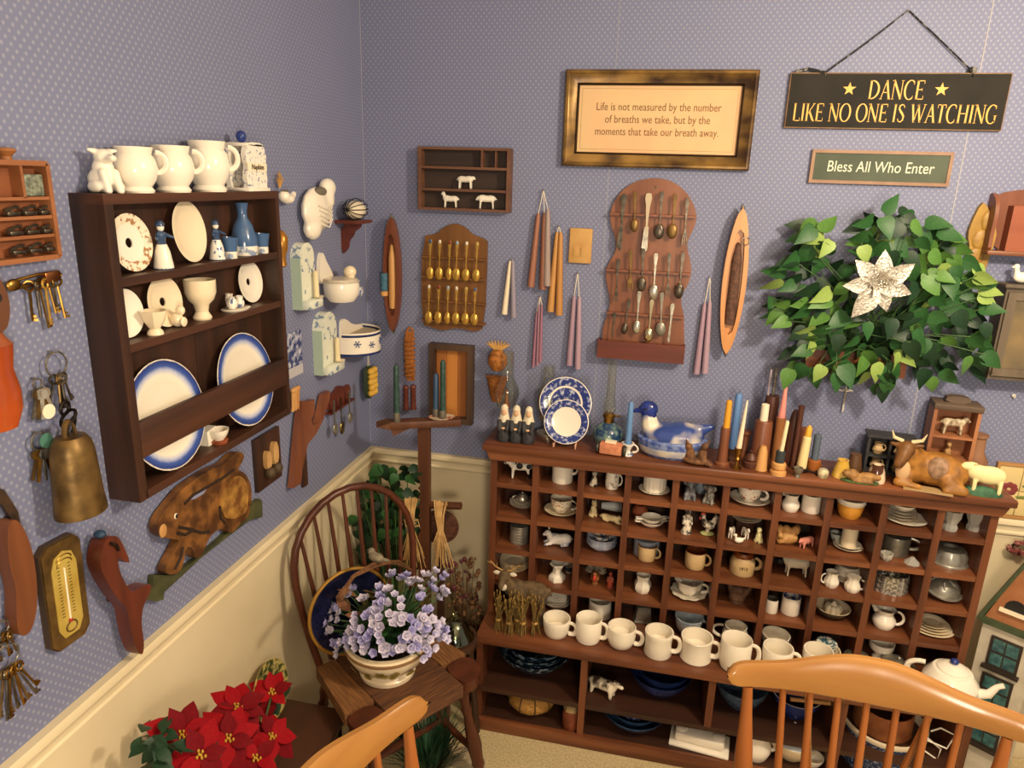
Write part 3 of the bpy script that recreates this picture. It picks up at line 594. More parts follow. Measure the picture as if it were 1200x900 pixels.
# fourth row
stack('shallow_bowl', 'cream shallow bowl in the stack, left end of fourth row', 'bowl', 599, 675, ROWZ[3], 36, 5, 'plate', .018, .006, CREAMC, 'stacked cream bowls')
C, r, h = geo(651, 684, ROWZ[3], 20, 28, YC)
solid('ornate_vase', 'white flared pedestal candlestick vase in the fourth row', 'vase', B().lathe([(0, 0), (r, 0), (r, .014), (r * .85, .022), (r * .55, .028), (r * .5, .045), (r * .7, .052), (r * .95, .062), (r * .9, .066), (r * .4, .06), (0, .058)], 6), WHITE, C, (0, 0, .3))
C, r, h = geo(666, 674, ROWZ[3], 15, None, YC)
vessel('cup', 'small grey banded cup behind the white pedestal vase', 'cup', C, r, .03, 'cup', [WHITE, CHAR], seg=[0, 0, 0, 0, 1, 1, 0])
C, r, h = geo(696, 689, ROWZ[3], 16, 26)
t = empty('turkey_figurine', 'turkey figurine with fanned tail and red wattle in the fourth row', 'figurine', (C.x, fy(C), ROWZ[3])); t.scale = (1.22, 1.22, 1.22)
part('body', blob([('e', (0, 0, .026), (.014, .018, .016)), ('c', (0, -.016, .03), (0, -.022, .046), .006, .005), ('e', (0, -.023, .048), (.006, .007, .006)), ('c', (0, 0, .014), (0, 0, .004), .007, .01)], .0018, mat('turkey_brown', '#a5683c', .6, col2='#6e4426', scale=60)), None, t)
fan = B()
for k in range(11): a = pi * (.02 + .096 * k); fan.tube([(0, .012, .03), (.022 * math.cos(a), .016, .03 + .022 * math.sin(a)), (.030 * math.cos(a), .018, .032 + .032 * math.sin(a))], [.002, .005, .003], 6)
part('tail_fan', fan, mat('feather_grey', '#8d8272', .7, col2='#4a4238', scale=80), t)
part('wattle', B().ell((0, -.028, .036), (.005, .004, .009)), mat('wattle_red', '#c23a2a', .5), t)
C, r, h = geo(714, 692, ROWZ[3], 12, 22)
figure('pilgrim_figurine', 'small orange-red figurine right of the turkey', 'figurine', person_fig(.054, .19), .002, mat('orange_red', '#a8482c', .5, col2='#6e2c1a', scale=60), (C.x, fy(C), ROWZ[3]))
C, r, h = geo(752, 698, ROWZ[3], 21, 28, YC)
solid('facet_pitcher', 'white faceted owl-like pitcher alone in the fourth row', 'pitcher', B().lathe([(0, 0), (r * .75, 0), (r, .016), (r * .95, .03), (r * .72, .046), (r * .85, .064), (r * .75, .064), (r * .5, .045), (0, .04)], 7), WHITE, C, (0, 0, .2))
C, r, h = geo(807, 704, ROWZ[3], 42, None, YC)
vessel('saucer', 'white scalloped saucer under the ornate cup, fourth row', 'saucer', C, r, .012, 'plate', WHITE, flute=.04, fn=10, n=60)
vessel('ornate_cup', 'white leaf-shaped teacup on a scalloped saucer, fourth row', 'cup', C + Vector((0, 0, .005)), r * .72, .050, 'cup', [WHITE], handle=-.1, flute=.05, fn=5, n=40, spout=pi)
C, r, h = geo(864, 713, ROWZ[3], 26, 26)
figure('carved_stump', 'dark brown folded leather-like stump carving in the fourth row', 'carving', [('e', (0, 0, .022), (.026, .02, .022)), ('c', (-.012, 0, .03), (-.026, -.01, .062), .014, .008), ('c', (.014, 0, .03), (.03, -.008, .056), .014, .008), ('e', (0, -.006, .045), (.02, .014, .016)), ('e', (0, 0, .004), (.02, .018, .006))], .0024, mat('stump_brown', '#6b4c38', .6, col2='#4c3426', scale=40), (C.x, fy(C), ROWZ[3]))
inhole('shaker', 'narrow white shaker beside the blue banded beaker, fourth row', 'shaker', 904, 720, 3, 15, 24, 'straight', mats=[WHITE, PEWT], seg=[0, 0, 0, 0, 1], h=.048)
inhole('beaker', 'white beaker with a blue patterned band, fourth row', 'cup', 927, 723, 3, 22, 30, 'straight', mats=[WHITE, BLUEPAT], seg=[0, 0, 0, 1, 1], h=.062)
C, r, h = geo(978, 732, ROWZ[3], 41, None, YC)
t = empty('nest_bowl', 'dark green bowl with cream inside holding a garlic bulb, fourth row', 'bowl', C)
part('body', B().lathe(pf_bowl(r, .034), 28, [0, 0, 0, 0, 0, 1, 1, 1, 1, 1]), [cer('olive_glaze', '#3c4030'), CREAMC], t)
gb = empty('garlic_bulb', 'cream garlic bulb lying in the dark green bowl', 'garlic', C + Vector((.004, 0, .006)))
for k in range(7): a = k * 2 * pi / 7; part('clove', B().ell((.017 * math.cos(a), .015 * math.sin(a), .018), (.012, .012, .018)), IVORY, gb)
part('neck', B().lathe([(.012, .02), (.012, .036), (.004, .046), (0, .048)], 12), IVORY, gb)
inhole('cream_pitcher', 'plain white milk pitcher in the fourth row near the right end', 'pitcher', 1038, 741, 3, 26, 34, 'pitcher', mats=[WHITE], handle=-.2, hk=dict(out=.6, lo=.25, hi=.95), spout=2.9, h=.066)
stack('oval_plate', 'oval cream ribbed plate in the graduated stack, right end of fourth row', 'plate', 1098, 750, ROWZ[3], 47, 5, 'plate', .010, .006, [CREAMC, PEWT], 'graduated oval plates', .11, seg=[0, 0, 0, 1, 0, 0, 0], sx=1.08)
FS = 1
# ---------------------------------------------------------------- mug shelf: things behind the mugs
Z5 = ROWZ[4]
C, r, h = geo(651, 716, Z5, 34, None, YC)
for i in range(2): vessel('mixing_bowl', ORD[2][i] + ' white small bowl under the strainer cup behind the first mug', 'bowl', C + Vector((0, 0, .008 * i)), r * (1 - .1 * i), .028, 'bowl', WHITE, group='bowls under the strainer')
t = empty('strainer', 'white perforated strainer cup resting in small bowls behind the first mug', 'strainer', C + Vector((0, 0, .018)), (.5, 0, 0))
part('cup', B().lathe([(0, 0), (r * .4, .0), (r * .66, .012), (r * .68, .02), (r * .5, .022), (0, .018)], 24), WHITE, t)
hb = B()
for k in range(12): a = k * 2.4; q = r * .1 * math.sqrt(k); hb.ell((q * math.cos(a), q * math.sin(a), .0195), (.0016, .0016, .0012), 6)
part('holes', hb, BLACK, t)
inhole('white_pot', 'white straight pot behind the second mug', 'pot', 701, 728, 4, 28, 34, 'straight', mats=WHITE, h=.062)
C, r, h = geo(752, 737, Z5, 20, None)
t = empty('box_grater', 'small silver box grater behind the third and fourth mugs', 'grater', (C.x, -.10, Z5), (0, 0, .15))
part('body', B().prism([(-.03, 0), (.03, 0), (.022, .062), (-.022, .062)], -.02, .02), ALU, t)
part('base_rim', B().box(-.033, .033, -.023, .023, 0, .006, c=.002), ALU, t)
inhole('banded_cup', 'pale grey-blue banded cup behind the fourth mug', 'cup', 806, 752, 4, 34, 40, 'cup', mats=[cer('pale_grey_band', '#c3c8c6', '#9aa7b4', scale=30)], handle=-.1, h=.07)
inhole('sugar_bowl', 'white two-handled cup with side handle behind the fifth and sixth mugs', 'cup', 861, 763, 4, 30, 38, 'belly', mats=[WHITE], handle=pi - .2, hk=dict(out=.8), h=.07)
C, r, h = geo(909, 771, Z5, 32, None, YC)
t = empty('enamel_bucket', 'small white bucket with a dark wire bail behind the mugs', 'bucket', C)
part('body', B().lathe(pf_cup(r, .062), 24), WHITE, t)
part('bail', B().tube([(r * math.cos(a) * 1.02, -r * .95 * abs(math.sin(a)) - .004, .055 - .026 * math.sin(a)) for a in [pi * k / 12 for k in range(13)]], .0022, 6), IRON, t)
C, r, h = geo(968, 784, Z5, 34, None, YC)
t = empty('banded_bowl', 'white bowl with a blue-green printed band behind the mugs', 'bowl', C, (.12, 0, 0))
part('body', B().lathe(pf_bowl(r, .045), 26, [0, 0, 0, 0, 0, 0, 0]), CREAMC, t)
part('upper_cup', B().lathe([(r * .5, .03), (r * .62, .045), (r * .68, .072), (r * .64, .072), (0, .05)], 24), cer('teal_print', '#d8d6c6', '#40636e', scale=80, lo=.46, hi=.54), t)
for px, py, w, lab in ((1006, 789, 30, 'left'), (1056, 800, 38, 'right')):
    C, r, h = geo(px, py, Z5, w, None, YC)
    t = empty('pewter_dish', 'low pewter covered dish with a round knob on the mug shelf, the %s of two' % lab, 'dish', C)
    part('body', B().lathe(pf_bowl(r, .03), 24), PEWT, t); part('lid', B().lathe([(r * 1.0, .03), (r * .9, .038), (r * .5, .046), (0, .048)], 24), PEWT, t); part('knob', B().ell((0, 0, .053), .006), SILV, t)
C, r, h = geo(1034, 779, Z5, 28, None, YC)
vessel('footed_dish', 'white footed dish between the two pewter dishes', 'dish', C, r, .062, 'urn', [WHITE])

# the row of diner mugs
labs = ['first and leftmost', 'second', 'third', 'fourth', 'fifth', 'sixth', 'seventh', 'eighth']
kinds = ['cup', 'mug', 'belly2', 'waist', 'waist', 'mug', 'cup', 'cup']
def pf_belly2(r, h): return [(0, 0), (r * .7, 0), (r * .82, h * .06), (r * .98, h * .35), (r, h * .6), (r * .98, h - .001), (r * .96, h), (r * .9, h), (r * .9, h * .5), (0, h * .1)]
def pf_waist(r, h): return [(0, 0), (r * .93, 0), (r * .98, h * .05), (r * .9, h * .45), (r * .94, h * .8), (r, h - .002), (r * .98, h), (r * .88, h), (r * .8, h * .5), (0, h * .1)]
def pf_diner(r, h): return [(0, 0), (r * .74, 0), (r * .8, h * .04), (r * .92, h * .3), (r, h * .75), (r, h - .002), (r * .98, h), (r * .9, h), (r * .82, h * .3), (0, h * .1)]
PF.update(belly2=pf_belly2, waist=pf_waist, diner=pf_diner)
for i, (px, py, w, hp) in enumerate([(649, 752, 33, 37), (687, 758, 31, 42), (726, 765, 34, 40), (770, 775, 34, 44), (815, 782, 38, 46), (861, 792, 36, 52), (910, 800, 35, 50), (957, 806, 34, 52)]):
    C, r, h = geo(px, py, Z5, w, hp)
    vessel('diner_mug', 'thick off-white diner mug, %s from the left on the front shelf' % labs[i], 'mug', C, r, h, kinds[i] if kinds[i] != 'cup' else 'diner', [MUGW], handle=-.15 + .02 * i, hk=dict(out=.55, lo=.2, hi=.86, t=.13, square=1), group='diner mugs on the front shelf', n=32)
C, r, h = geo(1108, 812, Z5, 66, None); C.y = -.255
tp = teapot('enamel_teapot', 'white enamel teapot with a blue knob at the right end of the mug shelf', C + Vector((0, 0, 0)), .078, .125, WHITE, -.35, BLUEG)
tb = B()
for k in range(10): a = k * 2 * pi / 10; tb.tube([(0, 0, 0), (.014 * math.cos(a), 0, .014 * math.sin(a))], [.0008, .0016], 5)
part('flower_print', tb, mat('ink_blue', '#46507a', .5), tp, (.01, -.079, .05), (-.1, 0, 0))

# deer with wheat sheaves
P = hz(600, 735, Z5)
DEERM = mat('deer_coat', '#4c3c29', .8, col2='#6b5739', scale=60)
t = empty('deer_figurine', 'brown stag figurine with antlers among dried wheat at the left end of the mug shelf', 'figurine', (P.x + .006, -.215, Z5), (0, 0, 0))
part('body', blob([('e', (.05, .02, .112), (.062, .036, .038)), ('e', (.0, .008, .112), (.042, .035, .042)), ('c', (-.022, -.004, .125), (-.038, -.020, .168), .028, .020), ('e', (-.042, -.026, .184), (.021, .021, .022)), ('c', (-.044, -.036, .178), (-.048, -.058, .160), .015, .010)] + [('c', (x, s * .02 + .01, .10), (x + .004, s * .022 + .01, .006), .011, .007) for x in (-.01, .085) for s in (-1, 1)] + [('c', (.108, .02, .125), (.116, .022, .105), .008, .005)], .0035, DEERM), None, t)
ANT = mat('antler', '#a8834c', .6)
for s in (-1, 1):
    part('antler', B().tube([(-.042 + s * .008, -.022, .202), (-.042 + s * .032, -.022, .212), (-.042 + s * .052, -.026, .238)], [.0035, .003, .001], 6).tube([(-.042 + s * .03, -.022, .211), (-.042 + s * .026, -.03, .236)], [.0025, .0008], 5).tube([(-.042 + s * .044, -.024, .226), (-.042 + s * .064, -.03, .234)], [.0022, .0008], 5), ANT, t)
    part('ear', B().ell((-.042 + s * .028, -.020, .190), (.014, .004, .008)), mat('ear_white', '#d8cbb4', .7), t)
part('throat_patch', B().ell((-.042, -.038, .148), (.012, .010, .014)), mat('ear_white', '#d8cbb4', .7), t)
WH = mat('dried_wheat', '#8a7038', .8, col2='#5e4a22', scale=60)
for k, (dx, dy) in enumerate(((-.055, -.065), (-.015, -.075), (.03, -.065), (.07, -.055), (.01, -.052))):
    s = empty('wheat_sheaf', ['leftmost dried wheat sheaf under the stag head', 'second dried wheat sheaf in front of the stag', 'third dried wheat sheaf in front of the stag', 'rightmost dried wheat sheaf at the stag flank', 'yellow topped wheat sheaf against the stag belly'][k], 'wheat sheaf', (P.x + .012 + dx, -.225 + dy, Z5), (0, 0, k), 'wheat sheaves by the stag')
    sb, hb2 = B(), B()
    for j in range(24):
        a = random.uniform(0, 6.28); q = random.uniform(0, .02); hh = random.uniform(.09, .15)
        p2 = (q * 1.5 * math.cos(a), q * 1.5 * math.sin(a), hh)
        sb.tube([(q * 1.2 * math.cos(a), q * 1.2 * math.sin(a), 0), (q * .5 * math.cos(a), q * .5 * math.sin(a), hh * .55), p2], .0012, 4); hb2.ell(p2, (.0026, .0026, .006), 6)
    part('stalks', sb, WH, s); part('ears', hb2, mat('wheat_ear', '#9c7c3a', .8, col2='#6e5426', scale=80), s); part('tie', B().lathe([(.008, .04), (.010, .043), (.010, .047), (.008, .05)], 12), STRAW, s)

def geob(*a): C, r, h = geo(*a); C.y = max(C.y - r * .32, -.33 + r); return C, r, h
# ---------------------------------------------------------------- lower shelves
ZS, ZF = .170, .046
C, r, h = geob(621, 795, ZS, 88, None)
for i in range(3): vessel('spatter_bowl', ['outermost', 'middle', 'innermost'][i] + ' large dark blue and white spatterware bowl in the nested pile, lower left shelf', 'bowl', C + Vector((0, 0, .016 * i)), r * (1 - .07 * i), .07, 'bowl', DKSPAT, n=36, group='nested dark spatter bowls')
C, r, h = geo(706, 815, ZS, 40, 36)
figure('calf_figurine', 'brown black and white lying calf figurine beside the navy bowls', 'figurine', quad(.105, leg=.2, fat=.2, neck=(.06, .14), head=.14, snout=.14, earl=.09, lr=.06), .0035, mat('calf_coat', '#e3d6bd', .4, col2='#3a2a20', scale=17, lo=.46, hi=.56), (C.x, -.27, ZS), pi - .35)
C, r, h = geob(772, 823, ZS, 72, None)
for i in range(2): vessel('navy_bowl', ('outer' if i == 0 else 'inner') + ' navy blue mixing bowl of the nested pair on the lower shelf', 'bowl', C + Vector((.006 * i, 0, .022 * i)), r * (1 - .08 * i), .075, 'bowl', NAVY, n=36)
C, r, h = geob(868, 838, ZS, 62, None)
vessel('speckled_bowl', 'grey-blue speckled mixing bowl on the lower shelf behind the chair corner', 'bowl', C, r, .085, 'bowl', cer('speckled_blue', '#34465e', '#55697f', scale=120), n=36)
C, r, h = geob(933, 848, ZS, 56, None)
vessel('cobalt_bowl', 'cobalt blue bowl with white inner rim behind the chair spindles', 'bowl', C, r, .08, 'bowl', [BLUEG, WHITE, NAVY], seg=[0, 0, 0, 0, 0, 1, 2], n=36)
s = empty('wooden_spoon', 'light wooden spoon handle laid across the cobalt bowl', 'spoon', C + Vector((.03, -r * .6, .09)), (0, 0, .1))
part('handle', B().tube([(-.06, 0, 0), (.07, 0, 0)], .007, 10), LTW, s); part('bowl', B().ell((.09, 0, 0), (.03, .018, .006)), LTW, s)
C, r, h = geob(619, 840, ZF, 58, None)
t = empty('woven_gourd', 'round golden straw basket on the lowest shelf at the left', 'basket', C)
part('body', B().lathe([(0, 0), (r * .6, 0), (r * .95, .03), (r, .05), (r * .85, .078), (r * .4, .092), (0, .094)], 28), mat('woven_straw', '#b98a44', .7, col2='#8e6228', scale=80, stretch=(1, 1, 6), bump=.6), t)
for k in range(10): a = k * pi / 5; part('cord', B().tube([(r * q * math.cos(a), r * q * math.sin(a), z) for q, z in ((.62, .002), (.98, .03), (1.03, .05), (.88, .079), (.3, .095))], .0022, 5), mat('dark_cord', '#4a351c', .8), t)
C, r, h = geo(667, 858, ZF, 21, None)
t = empty('brown_jug', 'small brown glazed jug on the lowest shelf beside the basket', 'jug', C)
part('body', B().lathe([(0, 0), (r * .85, 0), (r, .015), (r, .055), (r * .75, .075), (r * .6, .08), (r * .65, .088), (0, .088)], 22), mat('jug_brown', '#5f2d1c', .25, col2='#7c4128', scale=30), t)
part('cloth_top', B().lathe([(r * .85, .072), (r * .7, .088), (r * .4, .1), (0, .102)], 14, flute=.08, fn=6), mat('muslin', '#8e7750', .9), t)
C, r, h = geob(740, 866, ZF, 76, None)
for i in range(3): vessel('blue_bowl', ['outermost', 'middle', 'innermost'][i] + ' blue glazed bowl of the nested three on the lowest shelf', 'bowl', C + Vector((0, 0, .013 * i)), r * (1 - .16 * i), .052, 'bowl', [cer('denim_glaze', '#3c5679', '#2b3f5e', scale=40), BLUEPAT2][i == 2], n=36)
C, r, h = geo(820, 884, ZF, 60, None)
t = empty('butter_dish', 'white covered butter dish lying on the lowest shelf', 'butter dish', (C.x + .0, -.27, ZF), (0, 0, -.12))
part('tray', B().box(-.098, .098, -.052, .052, 0, .012, c=.005), WHITE, t); part('cover', B().box(-.082, .082, -.038, .038, .012, .048, c=.012), WHITE, t)
for x in (-.06, .06): part('relief', B().ell((x, -.008, .047), (.022, .02, .008)), WHITE, t)
C, r, h = geob(885, 893, ZF, 36, None)
vessel('white_jug', 'white rounded jug on the lowest shelf behind the chair post', 'jug', C, r, .11, 'pitcher', [WHITE], handle=.1, spout=pi - .2)
C, r, h = geob(930, 903, ZF, 62, None)
t = empty('covered_casserole', 'cream and pale blue covered casserole on the lowest shelf', 'pot', C)
part('body', B().lathe(pf_bowl(r, .08), 28), CREAMC, t); part('lid', B().lathe([(r * .98, .08), (r * .9, .09), (r * .4, .105), (0, .108)], 28), cer('paleblue_lid', '#aeb4b6'), t); part('knob', B().ell((0, 0, .114), .011), CREAMC, t)
C, r, h = geo(1034, 918, ZF, 98, None)
C.y = -.185; C.x = 1.865; r = .128
t = empty('spatter_crock', 'big blue and white sponged crock on the lowest shelf behind the chair', 'crock', C)
part('body', B().lathe([(0, 0), (r * .92, 0), (r, .02), (r, .135), (r * 1.03, .14), (r * 1.03, .15), (r * .95, .15), (r * .93, .03), (0, .02)], 40, [0, 0, 0, 1, 1, 1, 1]), [SPAT, CREAMC], t)
vessel('terracotta_pot', 'terracotta bowl set inside the sponged crock', 'pot', C + Vector((0, .01, .055)), r * .72, .15, 'straight', mat('pot_clay', '#8f4f2a', .6, col2='#a5683a', scale=20))
t = empty('wire_whisk', 'white wire plate hanger loops sticking out of the crock', 'wire hanger', C + Vector((.1, -.10, .15)))
part('loop', B().tube([(-.02, 0, .03), (.05, -.01, .015), (.07, 0, .06), (.03, .01, .07), (.0, 0, .06)], .0028, 6), WHITE, t)
part('loop', B().tube([(-.03, 0, -.0), (.03, -.012, -.03), (.04, 0, .0), (-.02, .0, .045)], .0028, 6), WHITE, t)
C, r, h = geo(980, 893, ZF, 30, None)
vessel('small_bowl', 'small white bowl on the lowest shelf beside the sponged crock', 'bowl', (1.645, -.28, ZF), .034, .035, 'bowl', WHITE)
# ---------------------------------------------------------------- on top of the cabinet
ZT = 1.018
def top(px, py, y=None):
    P = hz(px, py, ZT)
    if y is not None: d = ray(px, py); P = CP + d * ((y - CP.y) / d.y); P.z = ZT
    return P
def chimney(b, r0, r1, z0, z1, H):
    b.lathe([(r0, z0), (r0 * 1.02, z0 + .01), (r1, z0 + (z1 - z0) * .4), (r1 * .95, z0 + (z1 - z0) * .6), (r0 * .72, z1), (r0 * .66, H), (r0 * .66 - .0015, H), (r0 * .7 - .0015, z1), (r1 * .95 - .0015, z0 + (z1 - z0) * .6), (r1 - .0015, z0 + (z1 - z0) * .4), (r0 - .0015, z0)], 24); return b
# three nuns
NUNW = mat('nun_veil', '#dcd0b4', .7)
for k, px in enumerate((590, 605, 620)):
    P = top(px, 516)
    t = empty('nun_figurine', ['leftmost', 'middle', 'rightmost'][k] + ' of three nun figurines in charcoal habits with white veils', 'figurine', (P.x, -.155, ZT), (0, 0, .1), 'row of three nuns')
    part('habit', blob([('c', (0, 0, .01), (0, 0, .075), .024, .017), ('c', (-.016, -.008, .07), (-.012, -.022, .045), .008, .007), ('c', (.016, -.008, .07), (.012, -.022, .045), .008, .007)], .003, CHAR), None, t)
    part('veil', blob([('c', (0, .003, .07), (0, .003, .108), .021, .012), ('e', (0, .003, .112), (.013, .013, .016)), ('c', (-.014, -.004, .072), (.014, -.004, .072), .008, .008)], .0025, NUNW), None, t)
    part('face', B().ell((0, -.010, .102), (.0085, .006, .011)), mat('skin_paint', '#d3a983', .6), t)
    part('hands', B().ell((0, -.026, .052), (.007, .005, .004)), mat('skin_paint', '#d3a983', .6), t)
# hurricane lamp behind the nuns
P = top(593, 492, -.06)
t = empty('glass_lamp', 'clear glass chimney over a slim wooden candlestick behind the nuns', 'lamp', (P.x, -.062, ZT))
part('candlestick', B().lathe([(0, 0), (.03, 0), (.03, .008), (.008, .02), (.007, .08), (.012, .09), (.012, .10), (.006, .11), (.005, .15), (0, .15)], 16), MIDW, t)
part('chimney', chimney(B(), .032, .045, .09, .20, .285), GLASS, t)
P = top(642, 480, -.05)
t = empty('hurricane_lamp', 'tall frosted hurricane glass behind the blue plates', 'lamp', (P.x, -.055, ZT))
part('shade', chimney(B(), .030, .042, .06, .19, .245), GLASS, t); part('base', B().lathe([(0, 0), (.035, 0), (.035, .01), (.012, .02), (.012, .05), (.032, .06), (0, .062)], 20), SILV, t)
# standing plates
def disc_plate(name, label, P, r, mats, seg, rot, hole=False, n=40, sx=1, sy=1, group=None, h=.012, easel=False, th=1):
    b = B()
    if hole: pr = [(r * .17, .002), (r * .6, 0), (r * .64, h * .25), (r * .97, h * .8), (r, h), (r * .97, h), (r * .66, h * .55), (r * .58, h * .4), (r * .17, h * .4), (r * .17, .002)]
    else: pr = [(0, 0), (r * .6, 0), (r * .64, h * .25), (r * .97, h * .8), (r, h), (r * .97, h * 1.05), (r * .82, h * .8), (r * .66, h * .55), (r * .58, h * .4), (0, h * .36)]
    b.lathe(pr, n, seg, sx=sx, sy=sy, M=tr(0, 0, 0))
    return solid(name, label, 'plate', b, mats, P, rot, group)
def face_back(lean=.18, yaw=0): return (pi / 2 - lean, 0, yaw)       # plate axis turned towards -y, leaning back
P = bw(663, 472, .085)
disc_plate('transferware_plate', 'large blue and white transferware plate standing behind a smaller one', P, .088, [WHITE, BLUEPAT2, BLUEPAT2], [1, 1, 1, 1, 0, 1, 1, 0, 1], face_back(.2))
P = bw(664, 494, .145)
disc_plate('willow_plate', 'white plate with blue leafy rim standing on a small easel', P, .074, [WHITE, BLUEPAT2, WHITE], [0, 0, 0, 0, 0, 1, 1, 0, 0], face_back(.22))
t = empty('plate_easel', 'small pink-beige plate easel under the blue leafy rim plate', 'plate stand', (P.x, -.16, ZT))
PKW = mat('pale_wire', '#d9a78c', .4)
for s in (-1, 1): part('foot', B().tube([(s * .035, .06, .07), (s * .035, .012, .008), (s * .036, -.012, .003), (s * .036, -.016, .016)], .003, 6), PKW, t)
part('crossbar', B().tube([(-.035, .03, .03), (.035, .03, .03)], .0025, 6), PKW, t)
# oil lamp
P = top(713, 517); C = Vector((P.x, -.115, ZT))
t = empty('oil_lamp', 'blue glazed oil lamp with a tall slim glass chimney', 'lamp', C)
part('foot', B().lathe([(0, 0), (.036, 0), (.036, .004), (.03, .01), (0, .01)], 24), cer('lamp_foot', '#3d5048'), t)
part('font', B().lathe([(.03, .006), (.046, .02), (.052, .042), (.046, .066), (.028, .080), (.018, .088), (0, .088)], 28), cer('blue_green_glaze', '#1f3b5c', '#7f9a86', scale=35, lo=.45, hi=.66), t)
part('collar', B().lathe([(.017, .086), (.017, .104), (.021, .106), (.021, .114), (.015, .12), (0, .12)], 20), BRASS, t)
part('burner_knob', B().tube([(.018, 0, .112), (.03, -.004, .112)], .003, 6).ell((.031, -.004, .112), .005), BRASS, t)
part('chimney', B().lathe([(.018, .12), (.021, .135), (.021, .15), (.0155, .175), (.0145, .295), (.0132, .295), (.014, .175), (.0195, .15), (.0195, .135), (.0165, .12)], 22), GLASS, t)
# wrapped roll, candle in cup
P = top(716, 531); C = Vector((P.x, -.18, ZT))
t = empty('rolling_pin_toy', 'small salmon pink block wrapped with dark round ends at the front edge', 'trinket', C, (0, 0, -.1))
part('block', B().box(-.036, .036, -.018, .018, .004, .040, c=.004), mat('salmon_brick', '#b9704e', .7, col2='#cf8a66', scale=60), t)
part('slip', B().box(-.02, .016, -.006, .012, .040, .046), IVORY, t)
for s in (-1, 1): part('wheel', B().lathe([(0, -.005), (.016, -.005), (.019, 0), (.016, .005), (0, .005)], 18, M=tr(s * .044, -.002, .019) @ rotm(0, pi / 2, 0)), mat('dark_pewter', '#4d4a42', .4, .7), t)
P = top(734, 529); C = Vector((P.x + .004, -.165, ZT))
t = empty('chamber_candlestick', 'white and blue cup candlestick with a handle holding a tall blue candle', 'candlestick', C)
part('cup', B().lathe([(0, 0), (.02, 0), (.018, .006), (.009, .012), (.012, .022), (.02, .036), (.021, .04), (.015, .04), (.01, .026), (0, .026)], 22), FLORB, t); part('handle', hnd(.02, .04, -.3, .8, .3, .95, .14), WHITE, t)
def candle(name, label, C, r, h, m, taper=1., group=None, wick=True, lean=(0, 0, 0), n=14):
    t = empty(name, label, 'candle', C, lean, group)
    w_ = part('wax', B().lathe([(0, 0), (r, 0), (r * .5 + r * taper * .5, h * .5), (r * taper, h * .94), (r * taper * .6, h * .985), (0, h)], n), m, t)
    if wick: part('wick', B().tube([(0, 0, h * .98), (.0006, 0, h + .004), (.0015, 0, h + .008)], .0007, 5), IRON, w_)
    return t
candle('blue_candle', 'powder blue candle in the white and blue cup candlestick', C + Vector((0, 0, .026)), .0105, .155, wax('blue', '#5f86b5'), .8)
# goose tureen
P = bw(787, 505, .12); C = Vector((P.x + .004, -.115, ZT))
GOOSEB = cer('goose_blue', '#8e9cc0', '#2f4484', scale=18, stretch=(1, 1, 3), lo=.38, hi=.62)
t = empty('goose_tureen', 'blue and cream goose shaped covered tureen on the cabinet top', 'tureen', C)
part('base', B().lathe([(0, 0), (.085, 0), (.100, .012), (.108, .035), (.110, .056), (.104, .060), (0, .06)], 40, [0, 1, 2, 1, 1], sx=1.02, sy=.74), [NAVY, cer('goose_base_blue', '#3e5596', '#8292bc', scale=60), cer('goose_cream', '#d6cdb8', '#a9adbb', scale=25)], t)
part('lid', blob([('e', (.0, 0, .066), (.104, .072, .038)), ('e', (.03, 0, .085), (.06, .05, .025)), ('c', (.07, 0, .085), (.122, 0, .105), .026, .010), ('c', (-.07, 0, .08), (-.083, 0, .128), .032, .024)], .005, cer('goose_lid', '#34498a', '#e6dcc4', scale=13, lo=.44, hi=.62, detail=1)), None, t)
part('head', blob([('e', (-.083, 0, .146), (.032, .026, .028)), ('c', (-.078, 0, .12), (-.083, 0, .14), .024, .022), ('c', (-.104, 0, .142), (-.128, -.004, .136), .012, .007)], .0035, cer('goose_head', '#27398a', '#1c2a66', scale=30)), None, t)
part('eye', B().ell((-.092, -.024, .152), .004), BLACK, t)
# leafy brown figure
P = top(815, 541)
figure('carved_squirrel', 'brown carved leafy animal group at the front edge left of the candles', 'carving', [('e', (0, 0, .012), (.045, .024, .012)), ('e', (-.02, 0, .03), (.016, .014, .024)), ('e', (-.026, -.004, .056), (.013, .012, .012)), ('e', (.018, 0, .03), (.014, .013, .028)), ('e', (.022, -.004, .064), (.012, .012, .012)), ('c', (.02, -.01, .02), (.045, -.014, .008), .012, .006), ('c', (-.03, 0, .065), (-.036, 0, .078), .005, .003), ('c', (.028, 0, .073), (.036, 0, .084), .005, .003)], .003, mat('leaf_brown', '#4e321d', .7, col2='#7a5230', scale=60, bump=.4), (P.x, -.185, ZT), -.1)
# candles and bobbins
def stick(name, label, px, py, prof, m, y=None, n=20, cat='candlestick', lean=(0, 0, 0)):
    P = top(px, py, y); C = Vector((P.x, P.y, ZT)); solid(name, label, cat, B().lathe(prof, n), m, C, lean); return C
BOB = wood('bobbin', '#5e3422', '#7c4a30', 'z', .4)
BOBD = wood('bobbin_dark', '#41241a', '#5a3426', 'z', .45)
def spool(r, H, f=1.5): return [(0, 0), (r * f, 0), (r * f, .008), (r * 1.05, .014), (r, .03), (r * .9, H * .6), (r * .95, H - .002), (r * .9, H), (0, H)]
C = stick('wooden_bobbin', 'brown wooden bobbin holding the yellow candle', 846, 540, spool(.016, .125), BOB, -.165)
candle('yellow_candle', 'mustard yellow candle standing in a brown bobbin', C + Vector((.001, 0, .125)), .0105, .09, wax('mustard', '#d99a2c'), .85)
C = stick('dark_holder', 'short dark candle holder behind the brass candlestick', 858, 526, [(0, 0), (.024, 0), (.024, .01), (.016, .014), (.016, .036), (.018, .04), (0, .04)], DKW, -.11)
